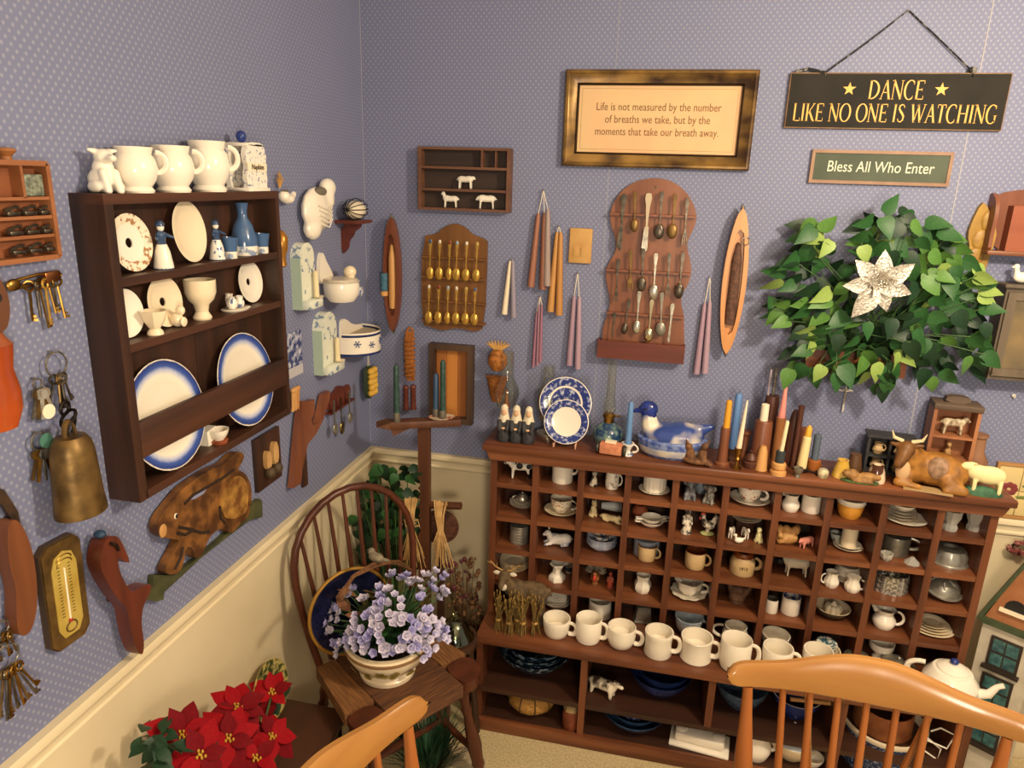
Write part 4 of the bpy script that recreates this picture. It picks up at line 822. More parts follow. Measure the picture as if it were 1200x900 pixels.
candle('blue_taper', 'tall straight cornflower blue candle in a dark holder', C + Vector((.001, 0, .04)), .0125, .185, wax('cornflower', '#5a80b4'), .92)
C = stick('brass_candlestick', 'slim brass candlestick holding the dripping ivory taper', 863, 546, [(0, 0), (.016, 0), (.016, .004), (.006, .01), (.005, .025), (.010, .032), (.006, .04), (.009, .048), (.012, .055), (.012, .07), (0, .066)], BRASS, -.185)
candle('ivory_taper', 'thin ivory dripping taper in the slim brass candlestick', C + Vector((.0, 0, .066)), .009, .16, wax('ivory', '#e6d6b8'), .35, lean=(0, .05, 0))
C = stick('tall_spool', 'brown spool with a knob top behind the ivory taper', 872, 528, [(0, 0), (.016, 0), (.017, .02), (.012, .03), (.012, .085), (.018, .09), (.018, .10), (0, .10)], BOB, -.10)
C = stick('thick_bobbin', 'thick red-brown wooden loom bobbin with holes holding a white candle', 889, 541, [(0, 0), (.032, 0), (.034, .01), (.03, .05), (.027, .145), (.024, .15), (0, .15)], BOB, -.135)
candle('white_candle', 'short chunky white candle on the thick red-brown bobbin', C + Vector((-.002, 0, .15)), .0125, .055, wax('white', '#e8dcc2'), .95)
C2 = stick('ribbed_bobbin', 'dark ribbed wooden bobbin with a steel rod behind the white candle', 898, 520, [(0, 0), (.024, 0)] + [(.024 - .0015 * (k % 2), .01 + k * .0125) for k in range(16)] + [(.02, .215), (0, .215)], BOBD, -.07)
solid('steel_rod', 'grey steel spindle standing in the dark ribbed bobbin', 'spindle', B().tube([(0, 0, 0), (0, 0, .085)], .006, 10).lathe([(.006, .08), (.009, .082), (.009, .09), (0, .09)], 12), STEEL, C2 + Vector((0, 0, .215)))
solid('steel_rod', 'thin pale spindle leaning beside the steel rod', 'spindle', B().tube([(0, 0, 0), (0, 0, .085)], .0035, 8), mat('pale_rod', '#a89aa0', .4), C2 + Vector((-.015, 0, .214)))
stick('acorn_finial', 'small dark turned acorn finial at the front of the bobbins', 879, 546, [(0, 0), (.018, 0), (.022, .012), (.022, .02), (.015, .024), (.019, .03), (.012, .045), (.005, .05), (.008, .056), (0, .06)], BOBD, -.165, cat='finial')
stick('wood_cone', 'small tan wooden cone spool in front of the thick bobbin', 892, 545, [(0, 0), (.02, 0), (.018, .012), (.014, .06), (.009, .078), (0, .078)], LTW, -.17, cat='spool')
C = stick('slim_bobbin', 'tall slim tan bobbin holding the pink candle', 909, 535, [(0, 0), (.02, 0), (.02, .01), (.014, .02), (.015, .16), (0, .16)], MIDW, -.12)
candle('pink_candle', 'short pink tapered candle in the slim tan bobbin', C + Vector((.001, 0, .16)), .011, .105, wax('pink', '#d98a80'), .45)
C = stick('striped_stub', 'orange turned wooden stub with a charcoal cup at the front edge', 912, 551, [(0, 0), (.024, 0), (.024, .012), (.016, .016), (.021, .022), (.021, .036), (.017, .04), (0, .04)], LTW, -.195)
t = candle('charcoal_cup', 'charcoal cup standing on the orange turned stub', C + Vector((0, 0, .04)), .014, .038, wax('charcoal', '#333a3e'), 1., wick=False)
candle('cream_taper', 'leaning cream candle stump in the charcoal cup', C + Vector((.001, 0, .076)), .007, .10, wax('cream', '#e2d2a8'), .8, lean=(0, .06, 0))
stick('dark_spindle', 'tall dark brown pointed spindle behind the beeswax candle', 925, 535, [(0, 0), (.02, 0), (.022, .04), (.019, .12), (.012, .165), (.006, .18), (0, .18)], BOBD, -.09, cat='spindle')
stick('square_spindle', 'tall thin dark rod standing right of the pointed spindle', 930, 540, [(0, 0), (.012, 0), (.009, .02), (.0085, .19), (.010, .205), (0, .205)], BOBD, -.125, cat='spindle')
stick('red_spindle', 'reddish upright spindle half hidden by the beeswax candle', 938, 532, [(0, 0), (.018, 0), (.014, .12), (0, .125)], RDW, -.08, cat='spindle')
C = stick('iron_pan', 'small dark iron pan holder under the beeswax candle', 940, 540, [(0, 0), (.02, 0), (.024, .008), (.018, .012), (0, .01)], IRON, -.145)
t = candle('beeswax_candle', 'cream wax drip candle with a yellow tip in an iron pan', C + Vector((0, 0, .01)), .0155, .108, wax('beeswax', '#e3cf96'), .8, lean=(0, .05, 0))
part('tip', B().lathe([(.010, 0), (.009, .025), (.004, .034), (0, .036)], 12), wax('yellow_tip', '#d8a132'), t, (0, 0, .106))
C = stick('orange_block', 'orange turned wood block holding the grey candle', 955, 535, [(0, 0), (.022, 0), (.023, .01), (.021, .03), (.016, .034), (0, .034)], MAPLEZ, -.12)
candle('grey_candle', 'short slate grey candle in the orange wood block', C + Vector((0, 0, .034)), .0115, .085, wax('slate', '#54606e'), 1.)
stick('pewter_cup', 'tiny pewter cup with handle at the front edge below the candles', 934, 560, [(0, 0), (.010, 0), (.007, .008), (.014, .02), (.015, .03), (.012, .03), (0, .02)], PEWT, -.2, cat='cup')
t = empty('iron_skillet', 'tiny iron skillet with long handle beside the grey candle', 'pan', hz(957, 546, ZT))
t.location.y = -.165
part('pan', B().lathe([(0, 0), (.016, 0), (.02, .008), (.018, .008), (0, .003)], 20), IRON, t); part('handle', B().tube([(-.018, 0, .006), (-.05, .012, .008)], .003, 6), IRON, t)
stick('small_crock', 'tiny cream and grey crock right of the candles', 965, 552, [(0, 0), (.014, 0), (.016, .01), (.016, .02), (.012, .026), (0, .026)], cer('crock_cream', '#d9cda6', '#8a8266', scale=40), -.18, cat='crock')
stick('yellow_creamer', 'yellow cowbell with open top among the small bells', 987, 547, [(0, 0), (.028, 0), (.028, .004), (.016, .05), (.017, .054), (.013, .054), (.012, .04), (0, .03)], cer('bell_yellow', '#cfa640', '#e0c070', scale=25), -.155, cat='bell')
stick('brown_bell', 'dark brown bell behind the yellow cowbell', 1003, 535, [(0, 0), (.024, 0), (.023, .01), (.018, .04), (.016, .056), (.012, .056), (0, .05)], mat('bell_brown', '#5c4028', .5), -.095, cat='bell')
C = stick('cow_bell', 'brown and cream glazed bell right of the yellow cowbell', 1027, 555, [(0, 0), (.027, 0), (.027, .012), (.022, .035), (.017, .05), (.018, .054), (.013, .054), (0, .04)], cer('bell_twotone', '#4c2c1e', '#e0c6a8', scale=22, lo=.42, hi=.5, detail=0), -.165, cat='bell')
P = top(1006, 563); 
t = empty('resting_lambs', 'resting tan lambs figurine on a green base in front of the bells', 'figurine', (P.x, -.19, ZT), (0, 0, -.05))
part('lambs', blob([('e', (.02, 0, .02), (.03, .016, .014)), ('e', (-.024, -.004, .024), (.02, .016, .017)), ('e', (-.042, -.006, .026), (.011, .012, .012)), ('e', (.046, -.004, .022), (.011, .010, .010)), ('c', (-.02, -.015, .01), (.03, -.017, .008), .006, .005)], .0028, mat('lamb_tan', '#a67c46', .6, col2='#7a552c', scale=50)), None, t)
part('base', B().ell((0, 0, .003), (.056, .022, .006)), GRNB, t)
# black toy stove cupboard
A = top(1012, 533, -.07); D = top(1067, 541, -.07)
t = empty('toy_cupboard', 'black miniature cupboard with little jugs behind its open compartments', 'toy cupboard', (A.x + .068, -.07, ZT), (0, 0, -.12))
part('body', B().box(-.065, .065, .022, .030, 0, .115).box(-.065, -.058, -.03, .022, 0, .115).box(.058, .065, -.03, .022, 0, .115).box(-.003, .003, -.03, .022, 0, .115).box(-.058, .058, -.03, .022, .052, .058).box(-.058, .058, -.03, .022, 0, .006), CHAR, t)
part('top_board', B().box(-.07, .07, -.036, .032, .115, .122, c=.002), CHAR, t)
for s in (-1, 1): part('side_bar', B().box(s * .065, s * .067, -.028, .02, .03, .034).box(s * .065, s * .067, -.028, .02, .07, .074), CHAR, t)
for k, (x, z) in enumerate(((-.03, .058), (.03, .058), (-.03, .006), (.03, .006))):
    j = empty('toy_jug', ['upper left', 'upper right', 'lower left', 'lower right'][k] + ' tiny tan jug inside the black miniature cupboard', 'jug', t.location + Vector((x, -.003 - x * .12, z)), (0, 0, 0))
    part('body', B().lathe([(0, 0), (.012, 0), (.017, .012), (.011, .026), (.014, .034), (.011, .034), (0, .02)], 14), TANG, j); part('handle', hnd(.015, .034, -.2, .5, .3, .85, .13), TANG, j)
# wooden tower shelf
A = bw(1106, 500, .09); XT = top(1108, 545, -.08).x
RSW = wood('tower_wood', '#8a5638', '#a8704a', 'z', .5)
t = empty('tower_shelf', 'small reddish wooden tower shelf with three open compartments', 'shelf', (XT, -.065, ZT), (0, 0, -.1))
HT = .225
part('back', B().box(-.058, .058, .028, .034, 0, HT), RSW, t)
for s in (-1, 1): part('side', B().box(s * .058 - .005, s * .058 + .005, -.034, .034, 0, HT), RSW, t)
for z in (.0, .062, .135): part('shelf', B().box(-.053, .053, -.033, .03, z, z + .007), RSW, t)
part('roof', B().box(-.066, .066, -.040, .036, HT, HT + .018, c=.003), wood('roof_grey', '#4a3c30', '#665545', 'x', .6), t)
part('handle', B().prism(smooth_outline([(-.035, 0), (-.03, .02), (.03, .02), (.035, 0)], 1), -.015, .015), wood('roof_grey', '#4a3c30', '#665545', 'x', .6), t, (0, 0, HT + .018))
figure('toy_cow', 'tiny speckled cow standing in the top compartment of the tower shelf', 'figurine', quad(.066, leg=.4, fat=.19, neck=(.06, .1)), .002, mat('speckle_cow', '#cfc0a2', .6, col2='#7c6a50', scale=80), (XT, -.075, ZT + .142), pi - .1)
figure('toy_cat', 'tiny tan seated cat in the middle compartment of the tower shelf', 'figurine', sitter(.052, .17), .0018, mat('tan_cat', '#b08a56', .6, col2='#86643a', scale=60), (XT, -.075, ZT + .069), -.2)
vessel('toy_vase', 'tiny green-grey flowered pot in the lowest compartment of the tower shelf', 'vase', (XT, -.07, ZT + .007), .022, .046, 'belly', cer('greygreen_pot', '#6d705c', '#c08a50', scale=60, lo=.55, hi=.62))
# bull
P = top(1088, 571)
BULLC = mat('bull_coat', '#ad7832', .5, col2='#7a4f1f', scale=26, bump=.2)
t = empty('bull_figurine', 'large lying golden brown ox figurine with pale horns on the cabinet top', 'figurine', (P.x, -.150, ZT), (0, 0, -.16))
part('body', blob([('e', (.02, 0, .054), (.075, .045, .054)), ('e', (-.045, 0, .056), (.050, .046, .058)), ('e', (.065, 0, .046), (.040, .042, .046)), ('c', (-.06, -.012, .08), (-.07, -.022, .105), .040, .032), ('c', (.045, -.03, .03), (.09, -.05, .012), .028, .014), ('c', (.09, -.05, .012), (.04, -.056, .01), .013, .010), ('c', (-.06, -.03, .03), (-.085, -.05, .012), .022, .014), ('c', (-.085, -.05, .012), (-.03, -.058, .010), .013, .010)], .005, BULLC), None, t)
hd = part('head', blob([('e', (-.076, -.034, .112), (.027, .026, .028)), ('c', (-.082, -.046, .100), (-.092, -.060, .074), .022, .016), ('c', (-.052, -.030, .126), (-.034, -.030, .128), .009, .006), ('c', (-.100, -.034, .124), (-.118, -.034, .126), .009, .006)], .004, mat('bull_head', '#7a5126', .5, col2='#553517', scale=25)), None, t)
part('chest_patch', B().ell((-.076, -.046, .050), (.020, .012, .034)), mat('chest_cream', '#c9a478', .6), t)
part('saddle_patch', B().ell((.015, -.031, .066), (.030, .020, .036)), mat('saddle_grey', '#7c6146', .6, col2='#a8866c', scale=60), t)
for s in (1, -1): part('horn', B().tube([(-.076 + s * .012, -.030, .136), (-.076 + s * .038, -.034, .146), (-.076 + s * .046, -.038, .168)], [.006, .005, .0012], 8), mat('horn', '#ddc9a0', .35), hd)
part('base', B().box(-.07, .06, -.070, -.03, 0, .005), mat('base_cream', '#a88c60', .7), t)
P = top(1143, 540, -.07)
solid('brown_bottle', 'brown wooden bottle standing behind the ox rump', 'bottle', B().lathe([(0, 0), (.034, 0), (.036, .01), (.036, .065), (.022, .09), (.02, .135), (.024, .14), (.024, .148), (0, .148)], 24), wood('bottle_wood', '#7a553c', '#93694a', 'z', .6), (P.x, -.062, ZT))
P = top(1148, 579)
t = empty('white_sheep', 'cream flat-sided sheep figurine on a green grass base at the right end', 'figurine', (P.x + .004, -.182, ZT), (0, 0, -.12))
part('body', blob([('e', (.01, 0, .062), (.045, .020, .028)), ('e', (-.02, 0, .066), (.03, .018, .024)), ('e', (-.05, -.002, .082), (.017, .012, .013)), ('c', (-.06, -.002, .08), (-.074, -.002, .072), .009, .006), ('c', (-.042, 0, .092), (-.03, -.01, .094), .005, .004)] + [('c', (x, s * .008, .045), (x, s * .009, .012), .007, .006) for x in (-.025, .04) for s in (-1, 1)], .003, mat('lambs_cream', '#e6d9a0', .6, bump=.3, scale=70)), None, t)
part('grass_base', B().lathe([(0, 0), (.052, 0), (.05, .008), (.036, .02), (.01, .026), (0, .026)], 16, sy=.42, flute=.08, fn=7), mat('grass_green', '#3f6b4c', .7, col2='#2d5238', scale=60), t)
# ---------------------------------------------------------------- plate rack contents
def rl(px, py, x, z=None):
    P = lw(px, py, x)
    if z is not None: P.z = z
    return P
def rplate(label, px, y0, y1, x, z0, mats, seg, hole=False, sx=1, lean=.12, name='plate', n=40, h=.012):
    a = lw(px, y0, x); b = lw(px, y1, x); r = (a.z - b.z) / 2
    return disc_plate(name, label, (x - .008, (a.y + b.y) / 2, z0 + r * math.cos(lean) + .001), r, mats, seg, (0, pi / 2 - lean, 0), hole, n, sx=1, sy=sx, h=h)
BRP = cer('brown_transfer', '#ece0c6', '#a87a50', scale=90, lo=.52, hi=.6)
rplate('white drainer plate with a centre hole and brown flower rim, top shelf of the rack', 153, 250, 319, .030, 1.672, [WHITE, BRP], [0, 0, 0, 0, 1, 1, 0, 0], hole=True, name='drainer_plate')
rplate('plain cream oval platter with wavy edge on the top shelf of the rack', 221, 236, 309, .030, 1.672, [CREAMC], 0, sx=.84, name='oval_platter')
rplate('white plate with a centre hole at the left of the middle rack shelf', 147, 346, 404, .026, 1.548, [WHITE], 0, hole=True, name='drainer_plate')
rplate('white plate with a centre hole behind the small lamb cup, middle rack shelf', 193, 331, 391, .026, 1.548, [CREAMC], 0, hole=True, name='drainer_plate')
rplate('white plate with a centre hole behind the toy tea set, middle rack shelf', 293, 313, 362, .022, 1.548, [WHITE], 0, hole=True, name='drainer_plate')
FLOW = radial_mat('flow_blue_plate', ((0, '#efe5cf'), (.60, '#eadfc9'), (.72, '#efe6d2'), (.80, '#b9c0d6'), (.87, '#3d57a0'), (.97, '#22377c'), (.985, '#e6ddca')), noise=.02)
rplate('large white plate with flow-blue rim at the left behind the rack bar', 196, 421, 551, .042, 1.254, [FLOW], 0, name='flow_blue_plate', lean=.16)
rplate('large white plate with flow-blue rim at the right behind the rack bar', 288, 389, 498, .042, 1.254, [FLOW], 0, name='flow_blue_plate', lean=.16)
def lady(H, top, skirt, base, name, label, loc, rz=pi / 2):
    t = empty(name, label, 'figurine', loc, (0, 0, rz))
    part('skirt', B().lathe([(0, .02 * H), (.2 * H, .02 * H), (.19 * H, .1 * H), (.15 * H, .35 * H), (.1 * H, .5 * H), (0, .5 * H)], 18), skirt, t)
    part('torso', blob([('c', (0, 0, .48 * H), (0, 0, .68 * H), .085 * H, .1 * H), ('c', (-.1 * H, 0, .7 * H), (-.24 * H, -.1 * H, .62 * H), .05 * H, .04 * H), ('c', (.1 * H, 0, .7 * H), (.24 * H, -.1 * H, .62 * H), .05 * H, .04 * H), ('c', (0, 0, .7 * H), (0, 0, .78 * H), .04 * H, .04 * H)], .03 * H, top), None, t)
    part('head', B().ell((0, -.01 * H, .84 * H), (.07 * H, .075 * H, .09 * H)), WHITE, t)
    part('bonnet', B().lathe([(.09 * H, .86 * H), (.085 * H, .92 * H), (.05 * H, .97 * H), (0, .98 * H)], 14), top, t)
    part('base', B().lathe([(0, 0), (.2 * H, 0), (.2 * H, .025 * H), (0, .025 * H)], 16), base, t)
SLB = cer('delft_slate', '#3f5878', '#2c4060', scale=40)
P = rl(192, 312, .045, 1.672); lady(.098, SLB, WHITE, SLB, 'dutch_figurine', 'white and blue porcelain Dutch girl with spread arms on the top rack shelf', P)
P = rl(255, 300, .045, 1.672); lady(.090, SLB, FLORB, SLB, 'dutch_figurine', 'slim white and blue porcelain figurine beside the blue bottle', P)
P = rl(287, 297, .036, 1.672)
SAKE = [SLATE, cer('snow_band', '#e8e2d2', '#8795ac', scale=45, lo=.56, hi=.62)]
solid('sake_bottle', 'slate blue bottle with a white patterned foot on the top rack shelf', 'bottle', B().lathe([(0, 0), (.030, 0), (.031, .022), (.031, .04), (.022, .07), (.012, .088), (.011, .10), (.015, .122), (.012, .122), (.009, .10), (0, .09)], 26, [1, 1, 0]), SAKE, P)
for px, py, lab in ((271, 303, 'left'), (308, 298, 'right')):
    P = rl(px, py, .052, 1.672)
    solid('sake_cup', 'small slate blue cup with white foot to the %s of the blue bottle' % lab, 'cup', B().lathe([(0, 0), (.014, 0), (.014, .016), (.016, .03), (.019, .048), (.017, .048), (.012, .02), (0, .012)], 20, [1, 1, 0]), SAKE, P)
P = rl(183, 398, .05, 1.548)
t = empty('lamb_cup', 'small cream shaped cup with leafy relief on the middle rack shelf', 'cup', P)
part('bowl', B().lathe([(0, .012), (.012, .014), (.02, .028), (.026, .048), (.023, .048), (.016, .03), (0, .02)], 20, flute=.05, fn=7), CREAMC, t); part('foot', B().lathe([(0, 0), (.016, 0), (.015, .006), (.008, .014), (0, .014)], 16), CREAMC, t)
P = rl(209, 390, .045, 1.548)
figure('bird_whistle', 'tiny cream bird figure leaning on the plate, middle rack shelf', 'figurine', [('e', (0, 0, .016), (.012, .014, .016)), ('e', (0, -.01, .036), (.009, .01, .011)), ('c', (0, .01, .02), (0, .022, .03), .006, .004), ('e', (.0, -.016, .012), (.011, .004, .011))], .002, CREAMC, P, pi / 2)
P = rl(238, 379, .04, 1.548)
vessel('egg_cup', 'large cream double egg cup on the middle rack shelf', 'egg cup', P, .034, .088, 'urn', CREAMC)
P = rl(277, 370, .042, 1.548)
t = empty('tea_tray', 'white oval toy tray carrying a tiny blue and white tea set', 'tray', P, (0, 0, pi / 2)); part('dish', B().lathe([(0, 0), (.034, 0), (.038, .004), (.036, .005), (0, .003)], 24, sx=1.15, sy=.75), WHITE, t)
teapot('toy_teapot', 'tiny blue and white toy teapot on the oval tray', P + Vector((.0, -.014, .005)), .013, .032, FLORB, pi / 2 + .3)
solid('toy_creamer', 'tiny blue and white toy creamer beside the toy teapot', 'jug', B().lathe(pf_pitcher(.011, .026), 16), FLORB, P + Vector((.0, .018, .005)))
solid('toy_sugar_bowl', 'tiny white toy sugar bowl behind the toy teapot', 'bowl', B().lathe(pf_belly(.010, .032), 16), WHITE, P + Vector((-.018, .004, .005)))
P = rl(257, 516, .05, 1.254)
solid('salt_dish', 'small terracotta saucer under the white cup between the big plates', 'saucer', B().lathe([(0, 0), (.018, 0), (.02, .008), (0, .008)], 18), mat('terracotta', '#9a5130', .7), P)
vessel('little_bowl', 'small white bowl between the big plates on the lowest rack shelf', 'bowl', P + Vector((0, 0, .008)), .0235, .026, 'bowl', WHITE)
P = rl(243, 513, .03, 1.254)
solid('white_box', 'small white wedge behind the little bowl on the lowest rack shelf', 'box', B().prism([(-.014, 0), (.014, 0), (.018, .04), (-.016, .036)], -.012, .012), WHITE, P, (0, 0, pi / 2))
# on top of the rack
P = rl(124, 224, .036, RT)
pg = figure('pig_creamer', 'white porcelain sitting pig creamer at the left end of the rack top', 'figurine', [('e', (0, .006, .028), (.026, .026, .030)), ('e', (0, 0, .052), (.020, .019, .026)), ('e', (0, -.006, .078), (.018, .018, .018)), ('c', (0, -.02, .076), (0, -.033, .075), .009, .008), ('c', (-.014, 0, .09), (-.026, -.004, .092), .007, .004), ('c', (.014, 0, .09), (.026, -.004, .092), .007, .004), ('c', (-.011, -.016, .045), (-.012, -.028, .006), .009, .008), ('c', (.011, -.016, .045), (.012, -.028, .006), .009, .008), ('e', (-.022, -.004, .014), (.010, .02, .014)), ('e', (.022, -.004, .014), (.010, .02, .014))], .0025, PORC, P, pi / 2 - .3); pg.scale = (.95, .95, .8)
def pf_potty(r, h): return [(0, 0), (r * .74, 0), (r * .78, h * .05), (r * .66, h * .13), (r * .88, h * .3), (r, h * .52), (r * .9, h * .74), (r * .76, h * .84), (r * .84, h * .97), (r * .86, h), (r * .8, h), (r * .7, h * .84), (r * .9, h * .5), (0, h * .15)]
PF['potty'] = pf_potty
for px, py, r, h, lab, an in ((161, 224, .040, .083, 'smallest white round-bellied cup on the rack top, beside the pig', .7), (204, 223, .043, .09, 'middle white round-bellied cup on the rack top', .7), (246, 221, .046, .105, 'tallest white round-bellied jug on the rack top', .7)):
    P = rl(px, py, .046, RT); vessel('chamber_cup', lab, 'cup', P, r, h, 'potty', [WHITE], handle=an, hk=dict(out=.42, lo=.45, hi=.9, t=.1), n=30)
P = rl(290, 220, .044, RT)
t = empty('napkin_holder', 'white and blue ceramic napkin holder lettered Napkins on the rack top', 'napkin holder', P, (0, 0, pi / 2))
zs = [0, .006, .012, .030, .044, .048, .062, .066, .082, .094, .100]; ws = [.045, .046, .040, .044, .041, .038, .038, .041, .044, .040, .036]
for s in (-1, 1):
    b = B(); b.prism([(ws[i], zs[i]) for i in range(11)] + [(.02, .110), (-.02, .110)] + [(-ws[i], zs[i]) for i in range(10, -1, -1)], s * .022 - .006, s * .022 + .006); part('panel', b, cer('napkin_floral', '#ece5d6', '#8c94a8', scale=110, lo=.58, hi=.62), t)
part('band', B().box(-.040, .040, -.0305, -.027, .046, .064), IVORY, t); part('foot', B().box(-.046, .046, -.034, .034, 0, .008, c=.002), WHITE, t)
part('knob', B().ell((-.012, 0, .122), (.012, .012, .014)), BLUEG, t); part('crown', B().box(-.034, .034, -.028, .028, .100, .108, c=.002), WHITE, t)
text_part('lettering', 'Napkins', .017, mat('brown_ink', '#5a4a34', .7), t, (0, -.031, .055), xs=.95, shear=.1)

# ---------------------------------------------------------------- left wall hangings
# shadow box with tiny metal pieces, partly out of frame
loc, wd, hh, an = rect('L', [(-22, 190), (62, 192), (65, 302), (-10, 308)], .03)
PBW = wood('pine_box', '#84502e', '#9c6540', 'x', .5)
t = empty('printer_box', 'reddish pine shadow box with rows of tiny metal pieces at the left edge', 'shadow box', loc, RZ['L'])
hw, hh2 = wd / 2, hh / 2
part('back', B().box(-hw, hw, -.006, 0, -hh2, hh2), wood('pine_dark', '#7a4424', '#8e5430', 'x', .6), t)
for s in (-1, 1):
    part('side', B().box(s * hw - .004, s * hw + .004, -.03, 0, -hh2, hh2), PBW, t); part('rail', B().box(-hw, hw, -.03, 0, s * hh2 - .004, s * hh2 + .004), PBW, t)
for k in range(3): part('shelf', B().box(-hw, hw, -.028, 0, -hh2 + hh * (.22 + .2 * k), -hh2 + hh * (.22 + .2 * k) + .005), PBW, t)
part('divider', B().box(.01, .015, -.028, 0, hh2 - hh * .36, hh2), PBW, t)
part('knob', B().lathe([(0, 0), (.010, 0), (.008, .006), (.016, .014), (.014, .018), (0, .02)], 14), MIDW, t, (.0, -.015, hh2 + .003))
for row in range(3):
    for k in range(3):
        x = -.01 + .032 * k; z = -hh2 + hh * (.02 + .2 * row) + .006
        solid('metal_miniature', ['lowest', 'middle', 'upper'][row] + ' row tiny dark metal miniature in the pine shadow box, ' + ['left', 'centre', 'right'][k] + ' one', 'miniature', B().box(-.012, .012, -.006, .006, 0, .007, c=.002).tube([(-.012, 0, .008), (.008, 0, .014), (.014, 0, .012)], .003, 6), DSILV, loc + Vector((.02, x, z)), RZ['L'], 'metal miniatures in the pine box')
solid('stone_tile', 'small mottled grey-green stone tile in the pine shadow box', 'tile', B().box(-.018, .018, -.005, .005, 0, .034, c=.002), mat('mottled_stone', '#8a8f7c', .6, col2='#4c5348', scale=150), loc + Vector((.022, hw - .028, hh2 - hh * .34)), RZ['L'])
# big pin with brass keys
def key(b, L, M, m=0):
    b.tube([(.008 * math.cos(a), 0, -.008 + .008 * math.sin(a)) for a in [2 * pi * k / 10 for k in range(10)]], .0022, 6, m, M, closed=True)
    b.tube([(0, 0, -.016), (0, 0, -L)], .0022, 6, m, M); b.box(0, .008, -.001, .001, -L, -L + .004, m, M); b.box(0, .006, -.001, .001, -L + .006, -L + .010, m, M)
def modkey(b, L, M, m=0):
    b.lathe([(0, -.0012), (.010, -.0012), (.010, .0012), (0, .0012)], 12, m, M @ tr(0, 0, -.010) @ rotm(pi / 2)); b.box(-.003, .003, -.001, .001, -L, -.018, m, M)
def keyring(name, label, px, py, n, L, r, mats, off=.012, modern=True, tagm=None, spread=.5):
    P = lw(px, py, off); t = empty(name, label, 'keys', P, RZ['L'])
    part('ring', B().tube([(r * math.cos(a), 0, r * math.sin(a)) for a in [2 * pi * k / 18 for k in range(18)]], .0018, 6, closed=True), STEEL, t)
    for k in range(n):
        a = -spread + 2 * spread * k / max(1, n - 1); M = tr(r * .6 * math.sin(a), -.003 * (k % 3), -r * .8) @ rotm(0, -a * .6, random.uniform(-.5, .5))
        b = B(); (modkey if modern else key)(b, L * random.uniform(.85, 1.05), M); part('key', b, mats[k % len(mats)], t)
    if tagm: part('tag', B().lathe([(0, -.001), (.013, -.001), (.013, .001), (0, .001)], 16, M=tr(.006, -.008, tagm[1]) @ rotm(pi / 2)), tagm[0], t)
    part('nail', B().tube([(0, off, r), (0, -.006, r)], .0018, 6), STEEL, t)
    return t
a, c = lw(16, 334, .012), lw(68, 322, .012)
t = empty('key_pin', 'large brass safety-pin key holder hung with brass keys', 'keys', (a + c) / 2, RZ['L'])
L2 = (c - a).length / 2; tl = math.atan2(c.z - a.z, c.y - a.y)
part('pin', B().tube([(-L2, 0, .006), (0, 0, .008), (L2, 0, .006), (L2 + .006, 0, 0), (L2, 0, -.006), (0, 0, -.007), (-L2, 0, -.006), (-L2 - .008, 0, 0)], .0028, 8, M=rotm(0, -tl, 0), closed=True).ell((-L2, 0, 0), (.014, .005, .010), M=rotm(0, -tl, 0)), BRASS, t)
part('clasp', B().box(L2 * .3, L2 * 1.02, -.006, .006, -.010, .009, M=rotm(0, -tl, 0), c=.003), mat('copper', '#a5683c', .3, 1), t)
for k in range(7):
    b = B(); key(b, random.uniform(.055, .085), tr(-L2 * .35 + k * L2 * .2, -.004 * (k % 2), .0) @ rotm(0, random.uniform(-.12, .12), random.uniform(-.8, .8))); part('key', b, [BRASS, DSILV, BRASS, GOLD][k % 4], t)
# red gourd dipper at the frame edge
loc = lw(-8, 420, .03); ya = lw(-8, 320, .03); yb_ = lw(-8, 512, .03)
H2 = ya.z - yb_.z
t = empty('red_dipper', 'red-orange lacquered gourd dipper with dark holed handle at the left edge', 'dipper', Vector((.0, loc.y, yb_.z)), RZ['L'])
RWX = lw(22, 450, .03).y - loc.y
REDL = mat('red_lacquer', '#96401a', .2, col2='#ae4e20', scale=10, coat=.5)
part('bowl', B().lathe([(0, 0), (RWX * .6, H2 * .02), (RWX * .98, H2 * .14), (RWX, H2 * .26), (RWX * .82, H2 * .40), (RWX * 1.0, H2 * .56), (0, H2 * .56)], 28, sy=.5, M=tr(0, -.03, 0)), REDL, t)
part('collar', B().lathe([(RWX * 1.0, H2 * .555), (RWX * .72, H2 * .60), (RWX * .5, H2 * .66), (0, H2 * .66)], 24, sy=.5, M=tr(0, -.03, 0)), wood('gourd_brown', '#7a3d20', '#9a5430', 'z', .35), t)
part('handle', B().prism(smooth_outline([(-RWX * .5, H2 * .64), (RWX * .5, H2 * .64), (RWX * .85, H2 * .78), (RWX * .8, H2 * .9), (RWX * .5, H2), (-RWX * .5, H2), (-RWX * .8, H2 * .85)], 2), -.045, -.015), wood('handle_dark', '#4a2c1c', '#653e28', 'z', .5), t)
part('hole', B().lathe([(0, 0), (.008, 0), (.008, .002), (0, .002)], 14, M=tr(RWX * .25, -.0455, H2 * .86) @ rotm(pi / 2)), BLACK, t)
